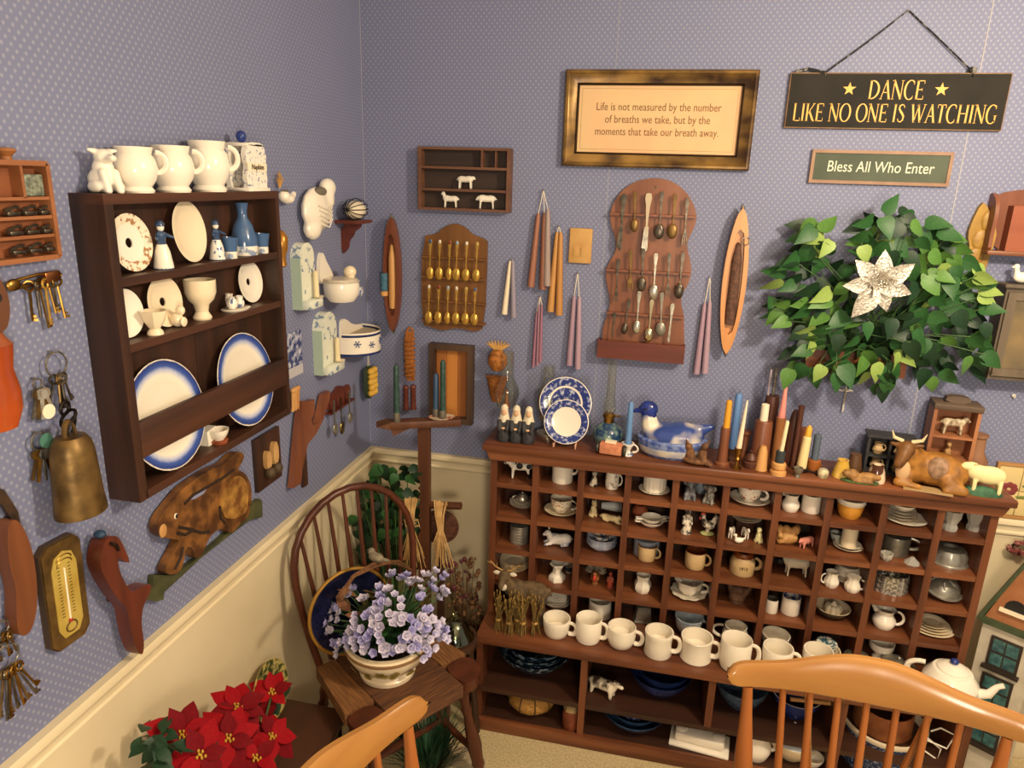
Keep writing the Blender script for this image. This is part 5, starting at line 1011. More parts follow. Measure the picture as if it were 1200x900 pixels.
# keys and bell
keyring('key_ring', 'dark steel key ring with old keys above the brass bell', 66, 427, 5, .062, .022, [DSILV, OLDB], .014, modern=False)
keyring('key_ring', 'bunch of flat steel keys with a white tag left of the bell', 44, 450, 6, .055, .009, [STEEL, OLDB, SILV], .012, tagm=(IVORY, -.050))
keyring('key_ring', 'bunch of keys with a green round tag below the white tagged keys', 46, 517, 6, .058, .016, [OLDB, BRASS, STEEL], .012, tagm=(mat('green_tag', '#4c7a6a', .4), .0))
keyring('key_ring', 'large bunch of brass and steel keys at the lower left edge', 8, 770, 9, .085, .022, [OLDB, DSILV, BRASS], .02, modern=False, spread=.7)
keyring('key_ring', 'short old keys hanging above the lower left bunch', 3, 735, 3, .05, .012, [OLDB, BRASS], .012, modern=False)
a = lw(84, 512, .05); c = lw(98, 598, .05); H3 = a.z - c.z; P = lw(94, 598, .05)
t = empty('brass_bell', 'aged brass cow bell hanging from linked iron rings', 'bell', (.052, P.y, P.z), RZ['L'])
part('bell', B().lathe([(.030, 0), (.046, -.002), (.046, .004), (.043, .03), (.038, H3 * .8), (.034, H3 * .92), (.026, H3), (0, H3 + .003), (0, H3 - .004), (.03, H3 * .8), (.036, .02)], 32, sy=.85), OLDB, t)
part('clapper', B().ell((0, 0, -.002), .008).tube([(0, 0, 0), (0, 0, H3 * .8)], .003, 6), OLDB, t)
part('loop', B().tube([(.012 * math.cos(q), 0, H3 + .028 * math.sin(q)) for q in [pi * k / 8 for k in range(9)]], .005, 8, flat=.6), OLDB, t)
for k, (px, py, r, tl) in enumerate(((83, 502, .020, .5), (80, 490, .017, 1.2), (76, 478, .012, .2))):
    Q = lw(px, py, .045 - .01 * k); part('ring', B().tube([(r * math.cos(q), 0, r * math.sin(q)) for q in [2 * pi * j / 16 for j in range(16)]], .003, 6, closed=True, M=rotm(tl * .6, 0, tl)), IRON, t, (Q.y - P.y, -(Q.x - .052), Q.z - P.z))
Q = lw(74, 460, .015); Q2 = lw(76, 478, .02); part('link', B().tube([(Q.y - P.y, -(Q.x - .052), Q.z - P.z + .02), (Q2.y - P.y, -(Q2.x - .052), Q2.z - P.z)], .004, 6), IRON, t)
# wooden scoop with leather strap
loc, o = trace('L', [(2, 612), (16, 606), (32, 640), (38, 680), (38, 715), (30, 742), (16, 745), (13, 722), (14, 690), (4, 660)], .02)
t = empty('shoe_last', 'worn brown wooden paddle hanging beside a dark leather strap', 'paddle', loc, RZ['L'])
part('blade', B().prism(smooth_outline(o, 2), -.03, -.006), wood('worn_wood', '#55301c', '#784628', 'z', .45), t)
l2, o2 = trace('L', [(2, 572), (10, 575), (26, 600), (34, 640), (40, 690), (45, 722), (34, 722), (30, 660), (22, 615), (8, 592), (0, 590)], .02)
part('strap', B().prism([(x + l2.y - loc.y, z + l2.z - loc.z) for x, z in o2], -.012, -.004), mat('leather', '#2c2019', .5, col2='#43301f', scale=40), t)
# thermometer
loc, wd, hh, an = rect('L', [(41, 645), (88, 623), (106, 735), (62, 770)], .012)
t = empty('thermometer', 'brass framed wall thermometer with a cream dial plate', 'thermometer', loc, (0, -an if abs(an) < .2 else 0, pi / 2))
hw, h2 = wd / 2, hh / 2; ch = wd * .17
fr = [(-hw + ch, -h2), (hw - ch, -h2), (hw, -h2 + ch), (hw, h2 - ch), (hw - ch, h2), (-hw + ch, h2), (-hw, h2 - ch), (-hw, -h2 + ch)]
part('backplate', B().prism(fr, -.014, -.001), wood('thermo_wood', '#3a2a18', '#54402a', 'z', .4), t)
part('frame', B().prism([(x * .96, z * .98) for x, z in fr], -.018, -.013), OLDB, t)
ow = hw * .62; oh = h2 * .80
pl = [(-ow, -oh + .02), (-ow * .6, -oh), (ow * .6, -oh), (ow, -oh + .02), (ow, oh - .03), (ow * .7, oh - .008), (0, oh), (-ow * .7, oh - .008), (-ow, oh - .03)]
part('dial', B().prism(pl, -.0195, -.017), mat('dial_cream', '#cdb45c', .35, .3, '#b89a44', 20), t)
tk = B()
for k in range(16): z = -oh * .5 + k * oh * .078; tk.box(-ow * .62, -ow * .42, -.0203, -.019, z, z + .0012); tk.box(ow * .25, ow * .45, -.0203, -.019, z, z + .0012)
part('scale_marks', tk, mat('ink', '#4a3c1c', .7), t)
part('tube', B().tube([(-.002, -.021, -oh * .62), (-.002, -.021, oh * .62)], .0018, 8), IVORY, t); part('mercury_bulb', B().ell((-.002, -.021, -oh * .64), .004), mat('red_spirit', '#a02a1c', .3), t)
part('scroll', B().tube([(.012 * math.cos(q), -.020, -oh * .80 + .010 * math.sin(q)) for q in [2 * pi * k / 14 for k in range(14)]], .0016, 6, closed=True), OLDB, t)
for zz in (oh * .80, oh * .70): part('arch_print', B().tube([(ow * .6 * math.cos(q), -.0205, zz + .010 * math.sin(q)) for q in [pi * k / 8 for k in range(9)]], .001, 5), BRASS, t)
# carved bird head hook
pts = [(112, 640), (118, 628), (130, 626), (138, 640), (146, 660), (136, 655), (130, 652), (132, 668), (140, 684), (147, 694), (158, 686), (171, 682), (168, 695), (160, 710), (158, 730), (162, 752), (160, 768), (152, 760), (145, 735), (142, 712), (130, 700), (117, 680), (108, 660)]
loc, o = trace('L', pts, .03)
t = empty('bird_hook', 'dark red-brown carved swan head hook on the left wall', 'hook', loc, RZ['L'])
part('carving', B().prism(smooth_outline(o, 2), -.045, -.015), wood('bird_wood', '#4a2418', '#6e3420', 'z', .35), t)
Q = lw(117, 626, .03); part('crest', B().ell((Q.y - loc.y, -.03, Q.z - loc.z), (.010, .012, .008)), mat('crest_blue', '#27405a', .5), t)
Q = lw(126, 634, .03); part('halter', B().tube([(Q.y - loc.y - .012, -.047, Q.z - loc.z + .004), (Q.y - loc.y, -.049, Q.z - loc.z - .006), (Q.y - loc.y + .006, -.047, Q.z - loc.z - .02)], .003, 6), IRON, t)
part('mount', B().box(-.01, .012, -.016, 0, -.03, .01), DKW, t)
# rabbit plaque
S4 = lambda l: [(160 + x / 4.5, 520 + y / 4.5) for x, y in l]
rab = S4([(90, 440), (110, 380), (165, 310), (220, 240), (300, 180), (380, 130), (450, 105), (500, 50), (530, 38), (555, 55), (545, 95), (515, 135), (555, 150), (585, 200), (595, 270), (585, 340), (575, 385), (520, 430), (500, 462), (465, 465), (470, 420), (440, 440), (385, 470), (350, 530), (330, 590), (290, 605), (285, 545), (245, 540), (235, 620), (210, 680), (150, 690), (130, 665), (160, 610), (195, 540), (215, 505), (150, 498), (105, 480)])
loc, o = trace('L', rab, .02)
HARE = mat('hare_paint', '#4e3018', .5, col2='#93622f', scale=26, lo=.4, hi=.7, bump=.3)
t = empty('rabbit_plaque', 'carved golden brown running rabbit plaque on a green ground board', 'plaque', loc, RZ['L'])
part('rabbit', B().prism(smooth_outline(o, 1), -.028, -.006), HARE, t)
def loff(px, py, off, P0): Q = lw(px, py, off); return (Q.y - P0.y, Q.z - P0.z)
hx = [loff(160 + x / 4.5, 520 + y / 4.5, .03, loc) for x, y in ((300, 275), (340, 240), (375, 235), (355, 265), (310, 292), (288, 296))]
part('ear_gap', B().prism(hx, -.0288, -.027), mat('gap_blue', '#8488a6', .8), t)
hx = [loff(160 + x / 4.5, 520 + y / 4.5, .03, loc) for x, y in ((455, 260), (490, 190), (540, 160), (578, 210), (585, 300), (570, 370), (500, 400), (455, 390), (440, 330))]
part('haunch', B().prism(smooth_outline(hx, 2), -.034, -.026), mat('haunch_paint', '#6e4620', .5, col2='#b08440', scale=30, lo=.4, hi=.68), t)
q = loff(160 + 210 / 4.5, 520 + 382 / 4.5, .03, loc); part('eye', B().ell((q[0], -.029, q[1]), (.006, .002, .007)), IVORY, t); part('pupil', B().ell((q[0], -.031, q[1]), (.004, .0015, .005)), BLACK, t)
q = loff(160 + 145 / 4.5, 520 + 460 / 4.5, .03, loc); part('muzzle', B().ell((q[0], -.028, q[1]), (.012, .003, .016)), mat('muzzle_tan', '#b98a50', .6), t)
q = loff(160 + 605 / 4.5, 520 + 270 / 4.5, .03, loc); part('tail', B().ell((q[0], -.016, q[1]), (.012, .010, .016)), mat('tail_tan', '#c9a468', .8), t)
GRV = mat('carved_groove', '#2a1a0e', .8)
for gp in (((255, 318), (300, 270), (375, 228), (450, 185), (512, 138)), ((225, 440), (290, 452), (340, 470), (385, 465)), ((440, 330), (445, 390), (470, 420)), ((205, 660), (235, 600), (245, 545)), ((215, 470), (260, 480), (300, 455))):
    part('groove', B().tube([(q[0], -.029, q[1]) for q in [loff(160 + x / 4.5, 520 + y / 4.5, .03, loc) for x, y in gp]], .0035, 6, flat=1), GRV, t)
gr = S4([(40, 820), (75, 745), (80, 692), (125, 690), (190, 690), (330, 590), (470, 470), (560, 400), (590, 330), (640, 290), (652, 300), (655, 385), (590, 400), (470, 490), (330, 600), (180, 740), (135, 780), (130, 820), (90, 830)])
l2, o2 = trace('L', gr, .01)
part('ground_board', B().prism([(x + l2.y - loc.y, z + l2.z - loc.z) for x, z in o2], -.016, -.001), mat('ground_green', '#3a3c24', .6, col2='#515232', scale=20), t)
# boots plaque
loc, wd, hh, an = rect('L', [(297, 516), (326, 500), (331, 560), (303, 574)], .01)
t = empty('boots_plaque', 'dark wood plaque with a pair of tan carved boots', 'plaque', loc, RZ['L'])
part('board', B().box(-wd / 2, wd / 2, -.012, 0, -hh / 2, hh / 2, c=.002), DKW, t)
for s in (-1, 1):
    part('boot', B().prism(smooth_outline([(s * .018 - .013, -.02), (s * .018 + .013, -.02), (s * .018 + .013, .034 + s * .008), (s * .018 - .012, .04 + s * .006)], 1), -.024, -.011), mat('boot_tan', '#b58a52', .6, col2='#c79e66', scale=20), t)
    part('boot_foot', B().ell((s * .018, -.024, -.032), (.016, .016, .016)), mat('boot_dark', '#4a3a26', .6), t)
# bootjack
jk = [(360, 470), (366, 468), (366, 484), (362, 492), (364, 498), (370, 496), (374, 482), (378, 462), (384, 458), (384, 466), (376, 492), (368, 508), (358, 520), (352, 548), (350, 566), (341, 572), (343, 555), (346, 520), (349, 490), (352, 470)]
loc, o = trace('L', jk, .02)
t = empty('bootjack', 'reddish brown wooden forked bootjack hung on the left wall', 'bootjack', loc, RZ['L'])
part('fork', B().prism(o, -.028, -.008), RDW, t)
q = loff(345, 465, .02, loc); part('block', B().box(q[0] - .02, q[0] + .02, -.02, 0, q[1] - .03, q[1] + .01), DKW, t)
for k in range(3): part('clothes_peg', B().tube([(q[0] - .014 + .014 * k, -.02, q[1] - .04), (q[0] - .013 + .014 * k, -.024, q[1] + .02)], [.005, .006], 8).ell((q[0] - .013 + .014 * k, -.024, q[1] + .022), .008), LTW, t)
q = loff(357, 545, .01, loc); part('brace', B().box(q[0] - .012, q[0] + .016, -.01, 0, q[1] - .07, q[1] + .07), DKW, t)
# small spoon rack with three spoons
loc, wd, hh, an = rect('L', [(385, 462), (412, 448), (413, 468), (385, 484)], .015)
t = empty('hanging_rack', 'little dark red wall rack with hanging spoons near the corner', 'rack', loc, RZ['L'])
part('board', B().prism(smooth_outline([(-wd / 2, -hh / 2), (wd / 2, -hh / 2), (wd / 2, hh * .35), (wd * .2, hh * .4), (0, hh * .65), (-wd * .2, hh * .4), (-wd / 2, hh * .35)], 1), -.010, 0), RDW2, t)
part('ledge', B().box(-wd / 2, wd / 2, -.024, 0, -hh / 2 - .004, -hh / 2 + .002), RDW2, t)
def spoon(name, label, loc, L, bw_, m, rot=(0, 0, 0), group=None, kind='spoon', fin=None, hw=.004, hm=None):
    t = empty(name, label, {'spoon': 'spoon', 'fork': 'fork', 'knife': 'knife'}[kind], loc, rot, group)   # hangs from its handle top, z=0 down to -L
    bl = L * .32
    hd_ = part('handle', B().prism([(-hw, 0), (-hw * 1.3, -L * .08), (-hw * .8, -L * .2), (-hw * .4, -L * .5), (-hw * .45, -L + bl), (hw * .45, -L + bl), (hw * .4, -L * .5), (hw * .8, -L * .2), (hw * 1.3, -L * .08), (hw, 0), (0, .002)], -.002, .001), hm or m, t)
    if kind == 'spoon': part('bowl', B().ell((0, -.002, -L + bl * .5), (bw_, .006, bl * .54), 14), m, t)
    elif kind == 'fork':
        b = B().prism([(-bw_, -L + bl * .5), (-bw_ * .5, -L + bl * .9), (0, -L + bl * 1.05), (bw_ * .5, -L + bl * .9), (bw_, -L + bl * .5)], -.003, 0)
        for k in range(3): b.box(-bw_ + k * bw_ * .8, -bw_ + k * bw_ * .8 + bw_ * .4, -.003, 0, -L, -L + bl * .52)
        part('tines', b, m, t)
    else: part('blade', B().prism([(-bw_ * .6, -L + bl * 1.4), (-bw_, -L + bl * .3), (0, -L), (bw_ * .6, -L + bl * .2), (bw_ * .5, -L + bl * 1.4)], -.0015, .0005), m, t)
    if fin: part('emblem', B().ell((0, -.003, -.006), (.005, .002, .007), 10), fin, hd_)
    return t
for k, (px, py, lab) in enumerate(((391, 470, 'leftmost pewter spoon on the little dark red rack'), (399, 466, 'middle and largest pewter spoon on the little dark red rack'), (409, 458, 'rightmost pewter spoon on the little dark red rack'))):
    P = lw(px, py, .03); spoon('pewter_spoon', lab, P, .125 - .012 * (k != 1), .016, PEWT if k != 1 else mat('old_brass_spoon', '#8c7a50', .3, 1), RZ['L'], 'spoons on the little rack', hw=.004)
# corn ornament
P = lw(430, 445, .02)
t = empty('corn_ornament', 'yellow corn cob ornament with green husk under the blue flowered wall pot', 'ornament', P, RZ['L'])
for r_ in range(5):
    for c_ in range(3): part('kernel', B().ell((-.018 + .018 * c_ + .004 * (r_ % 2), -.022, .036 - .02 * r_), (.0115, .012, .0125), 8), mat('corn_yellow', '#d9b24a', .5, col2='#c8962e', scale=40), t)
part('husk', B().prism(smooth_outline([(-.036, .03), (-.02, .055), (.02, .05), (.03, .02), (.026, -.05), (0, -.07), (-.03, -.06)], 2), -.014, -.001), mat('husk_green', '#31402c', .7), t)
part('string', B().tube([(-.008, -.008, .05), (0, -.006, .10), (.008, -.008, .05)], .0012, 5), IVORY, t)
# blue print card
loc, wd, hh, an = rect('L', [(336, 391), (353, 387), (355, 437), (339, 444)], .004)
t = empty('blue_print', 'small blue and white printed picture beside the plate rack', 'picture', loc, RZ['L'])
part('card', B().box(-wd / 2, wd / 2, -.004, 0, -hh / 2, hh / 2), mat('blue_print', '#2e3c70', .6, col2='#b9bccb', scale=55, lo=.45, hi=.62), t)
part('lower_margin', B().box(-wd / 2, wd / 2, -.0045, -.003, -hh / 2, -hh * .28), mat('print_paper', '#b9b6bb', .7), t)
# two delft wall candle boxes
DELM = cer('delft_mint', '#dfe3d2', '#7f93a8', scale=45, lo=.58, hi=.64); MINT = cer('mint_side', '#a9bca8')
for (pts, lab, cl) in (([(343, 284), (369, 284), (372, 360), (343, 362)], 'upper pale delft ceramic wall candle box by the rack', (359, 325)), ([(366, 365), (396, 365), (398, 434), (369, 437)], 'lower pale delft ceramic wall candle box', (386, 405))):
    loc, wd, hh, an = rect('L', pts, .02); wd *= .6
    t = empty('candle_box', lab, 'candle holder', loc, RZ['L'])
    part('back', B().prism([(-wd / 2, -hh / 2), (wd / 2, -hh / 2)] + [(wd / 2 * math.cos(q), hh / 2 - wd / 2 + wd / 2 * math.sin(q)) for q in [pi * k / 10 for k in range(11)]], -.030, 0), [DELM], t)
    part('side', B().box(-wd / 2 - .001, -wd / 2 + .002, -.0305, 0, -hh / 2, hh / 2 - wd / 2), MINT, t)
    part('box', B().box(-wd / 2, wd / 2, -.055, -.028, -hh / 2, -hh / 2 + .028, c=.005), DELM, t)
    part('dish', B().lathe([(0, 0), (.014, .0), (.017, .004), (0, .003)], 16), CREAMC, t, (wd * .25, -.05, -hh / 2 + .03))
    candle('stub_candle', 'leaning cream candle stub in the ' + lab.split(' ')[0] + ' delft candle box', loc + Vector((.045, wd * .22, -hh / 2 + .033)), .008, .075, wax('cream', '#e2d2a8'), .9, lean=(0, 0, 0))
# white salt box with tall back and cherub
P = lw(395, 352, .04)
t = empty('wall_salt', 'white ceramic wall salt pot with a tall pointed back and blue flower', 'salt pot', (0, P.y, P.z), RZ['L'])
rr = .056
part('bowl', B().lathe([(0, 0), (rr * .7, 0), (rr * .95, .02), (rr, .045), (rr * .96, .058), (rr * 1.04, .062), (rr * .9, .064), (0, .05)], 28, M=tr(0, -rr, 0)), [WHITE], t)
part('back', B().prism(smooth_outline([(-.050, .05), (.05, .05), (.03, .085), (-.005, .12), (-.02, .145), (-.035, .15), (-.05, .11)], 2), -.012, 0), WHITE, t)
part('lid', B().lathe([(0, 0), (rr * .95, 0), (rr * .95, .006), (0, .012)], 24, M=tr(0, -rr * .95, .064)), cer('wood_lid', '#c9bda6'), t)
part('cherub', B().ell((.036, -.07, .086), (.020, .020, .020)).ell((.03, -.074, .068), (.012, .014, .014)), CREAMC, t)
part('blue_flower', B().ell((.03, -rr * 1.93, .028), (.016, .004, .016)), cer('blue_flower', '#3f5688', '#dfe0dc', scale=90), t)
# blue flowered half-round wall pot
P = lw(428, 412, .05)
t = empty('wall_planter', 'white half-round wall pot with blue flowers and lines', 'planter', (0, P.y, P.z), RZ['L'])
rr = .092
hb3 = B(); arc = [(rr * math.cos(q), -rr * 1.1 * math.sin(q)) for q in [pi * k / 20 for k in range(21)]]
n_ = len(arc); vs = [(x, y, z) for z in (0, .008, .064, .072, .078) for x, y in arc]; fs = []; ms = []
for l in range(4):
    for k in range(n_ - 1): fs.append((l * n_ + k, l * n_ + k + 1, (l + 1) * n_ + k + 1, (l + 1) * n_ + k)); ms.append([1, 0, 1, 2][l])
fs.append(tuple(range(n_))); ms.append(2); hb3.add(vs, fs, ms)
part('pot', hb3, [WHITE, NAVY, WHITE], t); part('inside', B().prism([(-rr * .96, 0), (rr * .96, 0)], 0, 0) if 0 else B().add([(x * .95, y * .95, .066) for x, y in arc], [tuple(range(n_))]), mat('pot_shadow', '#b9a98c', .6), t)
part('back', B().prism(smooth_outline([(-rr, 0), (rr, 0), (rr, .078), (0, .09), (-rr * .55, .12), (-rr * .9, .125), (-rr, .10)], 1), -.008, 0), WHITE, t)
for k in range(4):
    q = pi * (.3 + .17 * k); fl = B()
    for j in range(6): w = j * pi / 3; fl.tube([(0, 0, 0), (.012 * math.cos(w), 0, .012 * math.sin(w))], [.0015, .0032], 6, flat=.5)
    part('flower', fl, mat('delft_flower', '#4c5a84', .3), t, ((rr + .001) * math.cos(q), -(rr * 1.1 + .001) * math.sin(q), .036 + .006 * (k % 2)), (0, 0, pi / 2 - q))
# white duck wall pocket
P = lw(374, 240, .03)
t = empty('duck_pocket', 'white ceramic hen-shaped wall pocket near the corner', 'wall pocket', (0, P.y, P.z), RZ['L']); t.scale = (1.3, 1, 1.12)
part('body', blob([('e', (-.01, -.028, -.012), (.062, .028, .058)), ('e', (-.03, -.026, -.058), (.03, .024, .030)), ('e', (.044, -.030, .042), (.026, .024, .026)), ('c', (.03, -.028, .01), (.042, -.03, .04), .03, .022), ('c', (.066, -.03, .036), (.078, -.03, .032), .008, .005)], .0045, WHITE), None, t)
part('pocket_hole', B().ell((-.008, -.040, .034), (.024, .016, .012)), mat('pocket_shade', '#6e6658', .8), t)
wg = B()
for k in range(5): wg.tube([(-.04 + .004 * k, -.055, .0 - .012 * k), (.0, -.060, -.012 - .011 * k), (.03, -.052, .004 - .010 * k)], .002, 6)
part('wing_relief', wg, WHITE, t)
# small white shoe on a raffia bow
P = lw(336, 230, .02)
t = empty('baby_shoe', 'little white ceramic clog hanging from a raffia bow beside the rack', 'ornament', (0, P.y, P.z), RZ['L'])
part('shoe', blob([('e', (.0, -.022, -.006), (.028, .017, .014)), ('e', (-.016, -.022, .0), (.018, .016, .016)), ('c', (.02, -.022, -.004), (.034, -.022, .006), .011, .008)], .003, WHITE), None, t)
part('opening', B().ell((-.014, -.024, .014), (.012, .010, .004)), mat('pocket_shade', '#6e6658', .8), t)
rb = B()
for k in range(8): rb.tube([(-.02, -.012, .02), (-.02 + random.uniform(-.02, .02), -.015, .035 + random.uniform(0, .015)), (-.022 + random.uniform(-.012, .012), -.012, .045 + random.uniform(0, .02))], .0013, 5)
part('raffia', rb, STRAW, t)
# brass sconce half hidden behind the rack
P = lw(333, 292, .03)
t = empty('brass_sconce', 'small amber and brass ornament close to the right side of the rack', 'ornament', (0, P.y + .004, P.z), RZ['L'])
part('bulb', B().lathe([(0, -.05), (.010, -.045), (.008, -.02), (.015, .0), (.017, .03), (.008, .045), (0, .05)], 16, M=tr(0, -.022, 0)), mat('amber', '#a8742c', .3, .5), t); part('stem', B().tube([(0, 0, -.03), (0, -.022, -.04)], .004, 6), BRASS, t)
# corner bracket shelf and caged egg
a, c = lw(391, 252, .0), lw(440, 262, .0)
P = lw(412, 258, .03)
t = empty('bracket_shelf', 'small dark red bracket shelf on the left wall close to the corner', 'shelf', (0, P.y - .012, P.z), RZ['L'])
part('ledge', B().box(-.052, .052, -.085, 0, -.008, .002, c=.002), RDW2, t)
Mx = rotm(0, 0, -pi / 2)
part('bracket', B().prism(smooth_outline([(0, -.008), (.07, -.008), (.062, -.025), (.045, -.032), (.04, -.05), (.025, -.062), (.022, -.09), (0, -.11)], 1), -.007, .007, M=Mx), RDW2, t)
t2 = empty('caged_egg', 'white ribbed egg inside a wire cage on the red bracket shelf', 'ornament', (.05, P.y - .012, P.z + .002), RZ['L']); t2.scale = (1.35, 1.2, 1.2)
part('egg', B().lathe([(0, -.038), (.012, -.034), (.022, -.018), (.024, 0), (.022, .018), (.012, .034), (0, .038)], 20, flute=.03, fn=10, M=tr(0, 0, .026) @ rotm(0, pi / 2, 0)), IVORY, t2)
cg = B()
for k in range(6): q = k * pi / 6; cg.tube([(.046 * math.cos(w), .03 * math.sin(w) * math.cos(q), .028 + .028 * math.sin(w) * math.sin(q)) for w in [2 * pi * j / 18 for j in range(18)]], .0012, 5, closed=True)
part('wire_cage', cg, IRON, t2)
# ---------------------------------------------------------------- back wall: signs and frames
def frame_profile(b, hw, hh, prof, m=0):
    """mitred frame; prof = list of (distance inward from the outer edge, y)"""
    n = len(prof); vs = []
    for sx, sz in ((-1, -1), (1, -1), (1, 1), (-1, 1)):
        for d, y in prof: vs.append((sx * (hw - d), y, sz * (hh - d)))
    fs = []
    for k in range(4):
        for i in range(n - 1): j = (k + 1) % 4; fs.append((k * n + i, j * n + i, j * n + i + 1, k * n + i + 1))
    b.add(vs, fs, m); return b
loc, wd, hh, an = rect('B', [(664, 81), (892.7, 82), (875.7, 200), (658, 194)], .02)
t = empty('quote_frame', 'wide framed quotation about breaths in a mottled bronze frame', 'picture frame', loc)
hw, h2 = wd / 2, hh / 2
GILT = mat('mottled_gilt', '#3a2616', .28, .35, '#8e6c34', 9, (1, 1, 1.5), .1, .35, .62, 4)
part('frame', frame_profile(B(), hw, h2, [(0, -.001), (0, -.022), (.004, -.026), (.010, -.026), (.014, -.022), (.038, -.018), (.042, -.015), (.042, -.006)]), GILT, t)
part('inner_bead', frame_profile(B(), hw - .037, h2 - .037, [(0, -.018), (.002, -.021), (.005, -.018), (.007, -.008)]), mat('dark_gilt', '#2e2016', .3, .5), t)
part('print', B().box(-hw + .042, hw - .042, -.0085, -.004, -h2 + .042, h2 - .042), mat('peach_paper', '#d8b888', .7, col2='#dcae84', scale=7, spec=.2), t)
part('border_line', frame_profile(B(), hw - .052, h2 - .052, [(0, -.0088), (.0012, -.0088)]), mat('border_ink', '#a5824e', .7), t)
INK = mat('quote_ink', '#7a5c34', .7)
for k, s in enumerate(('Life is not measured by the number', 'of breaths we take, but by the', 'moments that take our breath away.')):
    text_part('lettering', s, .0325, INK, t, (0, -.0090, .036 - .036 * k), xs=(.80, .80, .78)[k], shear=.0, depth=.0003)
# DANCE sign
SER = .045
def arc(cx, cy, rx, ry, a0, a1, n=14, thick=.13, thin=.045):
    o = []
    for i in range(n + 1):
        a = math.radians(a0 + (a1 - a0) * i / n); o.append((cx + rx * math.cos(a), cy + ry * math.sin(a), thin + (thick - thin) * abs(math.cos(a)) ** 1.3))
    return o
def sg(x0, y0, x1, y1, w): return [(x0, y0, w), (x1, y1, w)]
TK, TN = .125, .05
def serif(x, y, s=.09): return [(x - s, y, .035), (x + s, y, .035)]
GL = {
 'D': (.80, [sg(.16, 0, .16, 1, TK), arc(.2, .5, .5, .48, 90, -90), sg(.08, .02, .22, .02, .04), sg(.08, .98, .22, .98, .04)]),
 'A': (.74, [sg(.10, .02, .37, .98, TN), sg(.37, 1, .64, .02, TK), sg(.20, .36, .54, .36, .045), serif(.10, .02), serif(.64, .02)]),
 'N': (.80, [sg(.13, 0, .13, .98, TN), sg(.11, 1, .67, .02, TK), sg(.67, 0, .67, 1, TN), serif(.13, .02), serif(.67, .98), serif(.07, .98, .06)]),
 'C': (.74, [arc(.42, .5, .34, .5, 55, 305), sg(.63, .78, .63, .96, .04), sg(.63, .05, .63, .2, .03)]),
 'E': (.62, [sg(.15, 0, .15, 1, TK), sg(.10, .975, .56, .975, .045), sg(.10, .025, .58, .025, .045), sg(.18, .52, .46, .52, .045), sg(.555, .82, .555, .98, .035), sg(.575, .02, .575, .2, .035), sg(.455, .44, .455, .6, .03)]),
 'L': (.60, [sg(.15, 0, .15, 1, TK), sg(.08, .025, .56, .025, .045), sg(.555, .02, .555, .2, .035), serif(.15, .98)]),
 'I': (.32, [sg(.16, 0, .16, 1, TK), serif(.16, .98), serif(.16, .02)]),
 'K': (.74, [sg(.15, 0, .15, 1, TK), sg(.2, .42, .6, .97, TN), sg(.3, .56, .64, .02, TK), serif(.15, .98), serif(.15, .02), serif(.6, .98, .08), serif(.65, .02, .08)]),
 'O': (.84, [arc(.42, .5, .35, .49, 0, 360, 26)]),
 'S': (.58, [[(.49, .80, .05), (.42, .94, .05), (.28, .975, .06), (.14, .90, .09), (.12, .74, .12), (.24, .60, .13), (.38, .47, .13), (.48, .33, .12), (.46, .13, .09), (.32, .025, .06), (.16, .06, .05), (.10, .2, .05)]]),
 'W': (1.06, [sg(.10, 1, .32, .02, TK), sg(.32, 0, .54, .98, TN), sg(.50, 1, .74, .02, TK), sg(.74, 0, .96, .98, TN), serif(.10, .98), serif(.96, .98), serif(.52, .98, .07)]),
 'T': (.68, [sg(.34, 0, .34, 1, TK), sg(.06, .975, .62, .975, .045), sg(.065, .8, .065, .98, .035), sg(.615, .8, .615, .98, .035), serif(.34, .02)]),
 'H': (.82, [sg(.16, 0, .16, 1, TK), sg(.66, 0, .66, 1, TK), sg(.16, .52, .66, .52, .045), serif(.16, .98), serif(.16, .02), serif(.66, .98), serif(.66, .02)]),
 'G': (.80, [arc(.42, .5, .34, .5, 55, 320), sg(.66, .08, .66, .42, TK * .8), sg(.56, .42, .76, .42, .035), sg(.64, .78, .64, .96, .04)]),
 ' ': (.34, [])}
def serif_text(s, cap, width, y):
    tot = sum(GL[c][0] for c in s); k = width / (tot * cap); b = B(); x = -width / 2
    for c in s:
        w, strokes = GL[c]
        for st in strokes:
            vs = []; n = len(st)
            for i, (px, py, ww) in enumerate(st):
                a = st[max(i - 1, 0)]; e = st[min(i + 1, n - 1)]; dx, dy = (e[0] - a[0]), (e[1] - a[1]); l = math.hypot(dx, dy) or 1
                nx, ny = -dy / l * ww / 2, dx / l * ww / 2
                for q in (1, -1): vs.append((x + (px + q * nx) * cap * k, y, (py - .5 + q * ny) * cap))
            b.add(vs, [(2 * i, 2 * i + 1, 2 * i + 3, 2 * i + 2) for i in range(n - 1)])
        x += w * cap * k
    return b
loc, wd, hh, an = rect('B', [(926.8, 85.6), (1187, 85), (1173, 153), (918, 150.8)], .01)
hw, h2 = wd / 2, hh / 2
t = empty('dance_sign', 'dark wooden hanging sign lettered dance like no one is watching', 'sign', loc)
part('board', B().box(-hw, hw, -.014, -.002, -h2, h2, c=.002), mat('sign_edge', '#9a7a56', .6, col2='#7c5c3c', scale=30), t)
part('face', B().box(-hw + .003, hw - .003, -.0148, -.0135, -h2 + .003, h2 - .003), mat('sign_black', '#24221e', .7, col2='#2c2924', scale=12, spec=.2), t)
YLW = mat('sign_yellow', '#dcaa48', .5)
part('lettering', serif_text('DANCE', h2 * 2 * .335, hw * 2 * .255, -.0153), YLW, t, (0, 0, h2 * .40))
part('lettering', serif_text('LIKE NO ONE IS WATCHING', h2 * 2 * .325, hw * 2 * .935, -.0153), YLW, t, (0, 0, -h2 * .42))
star = []
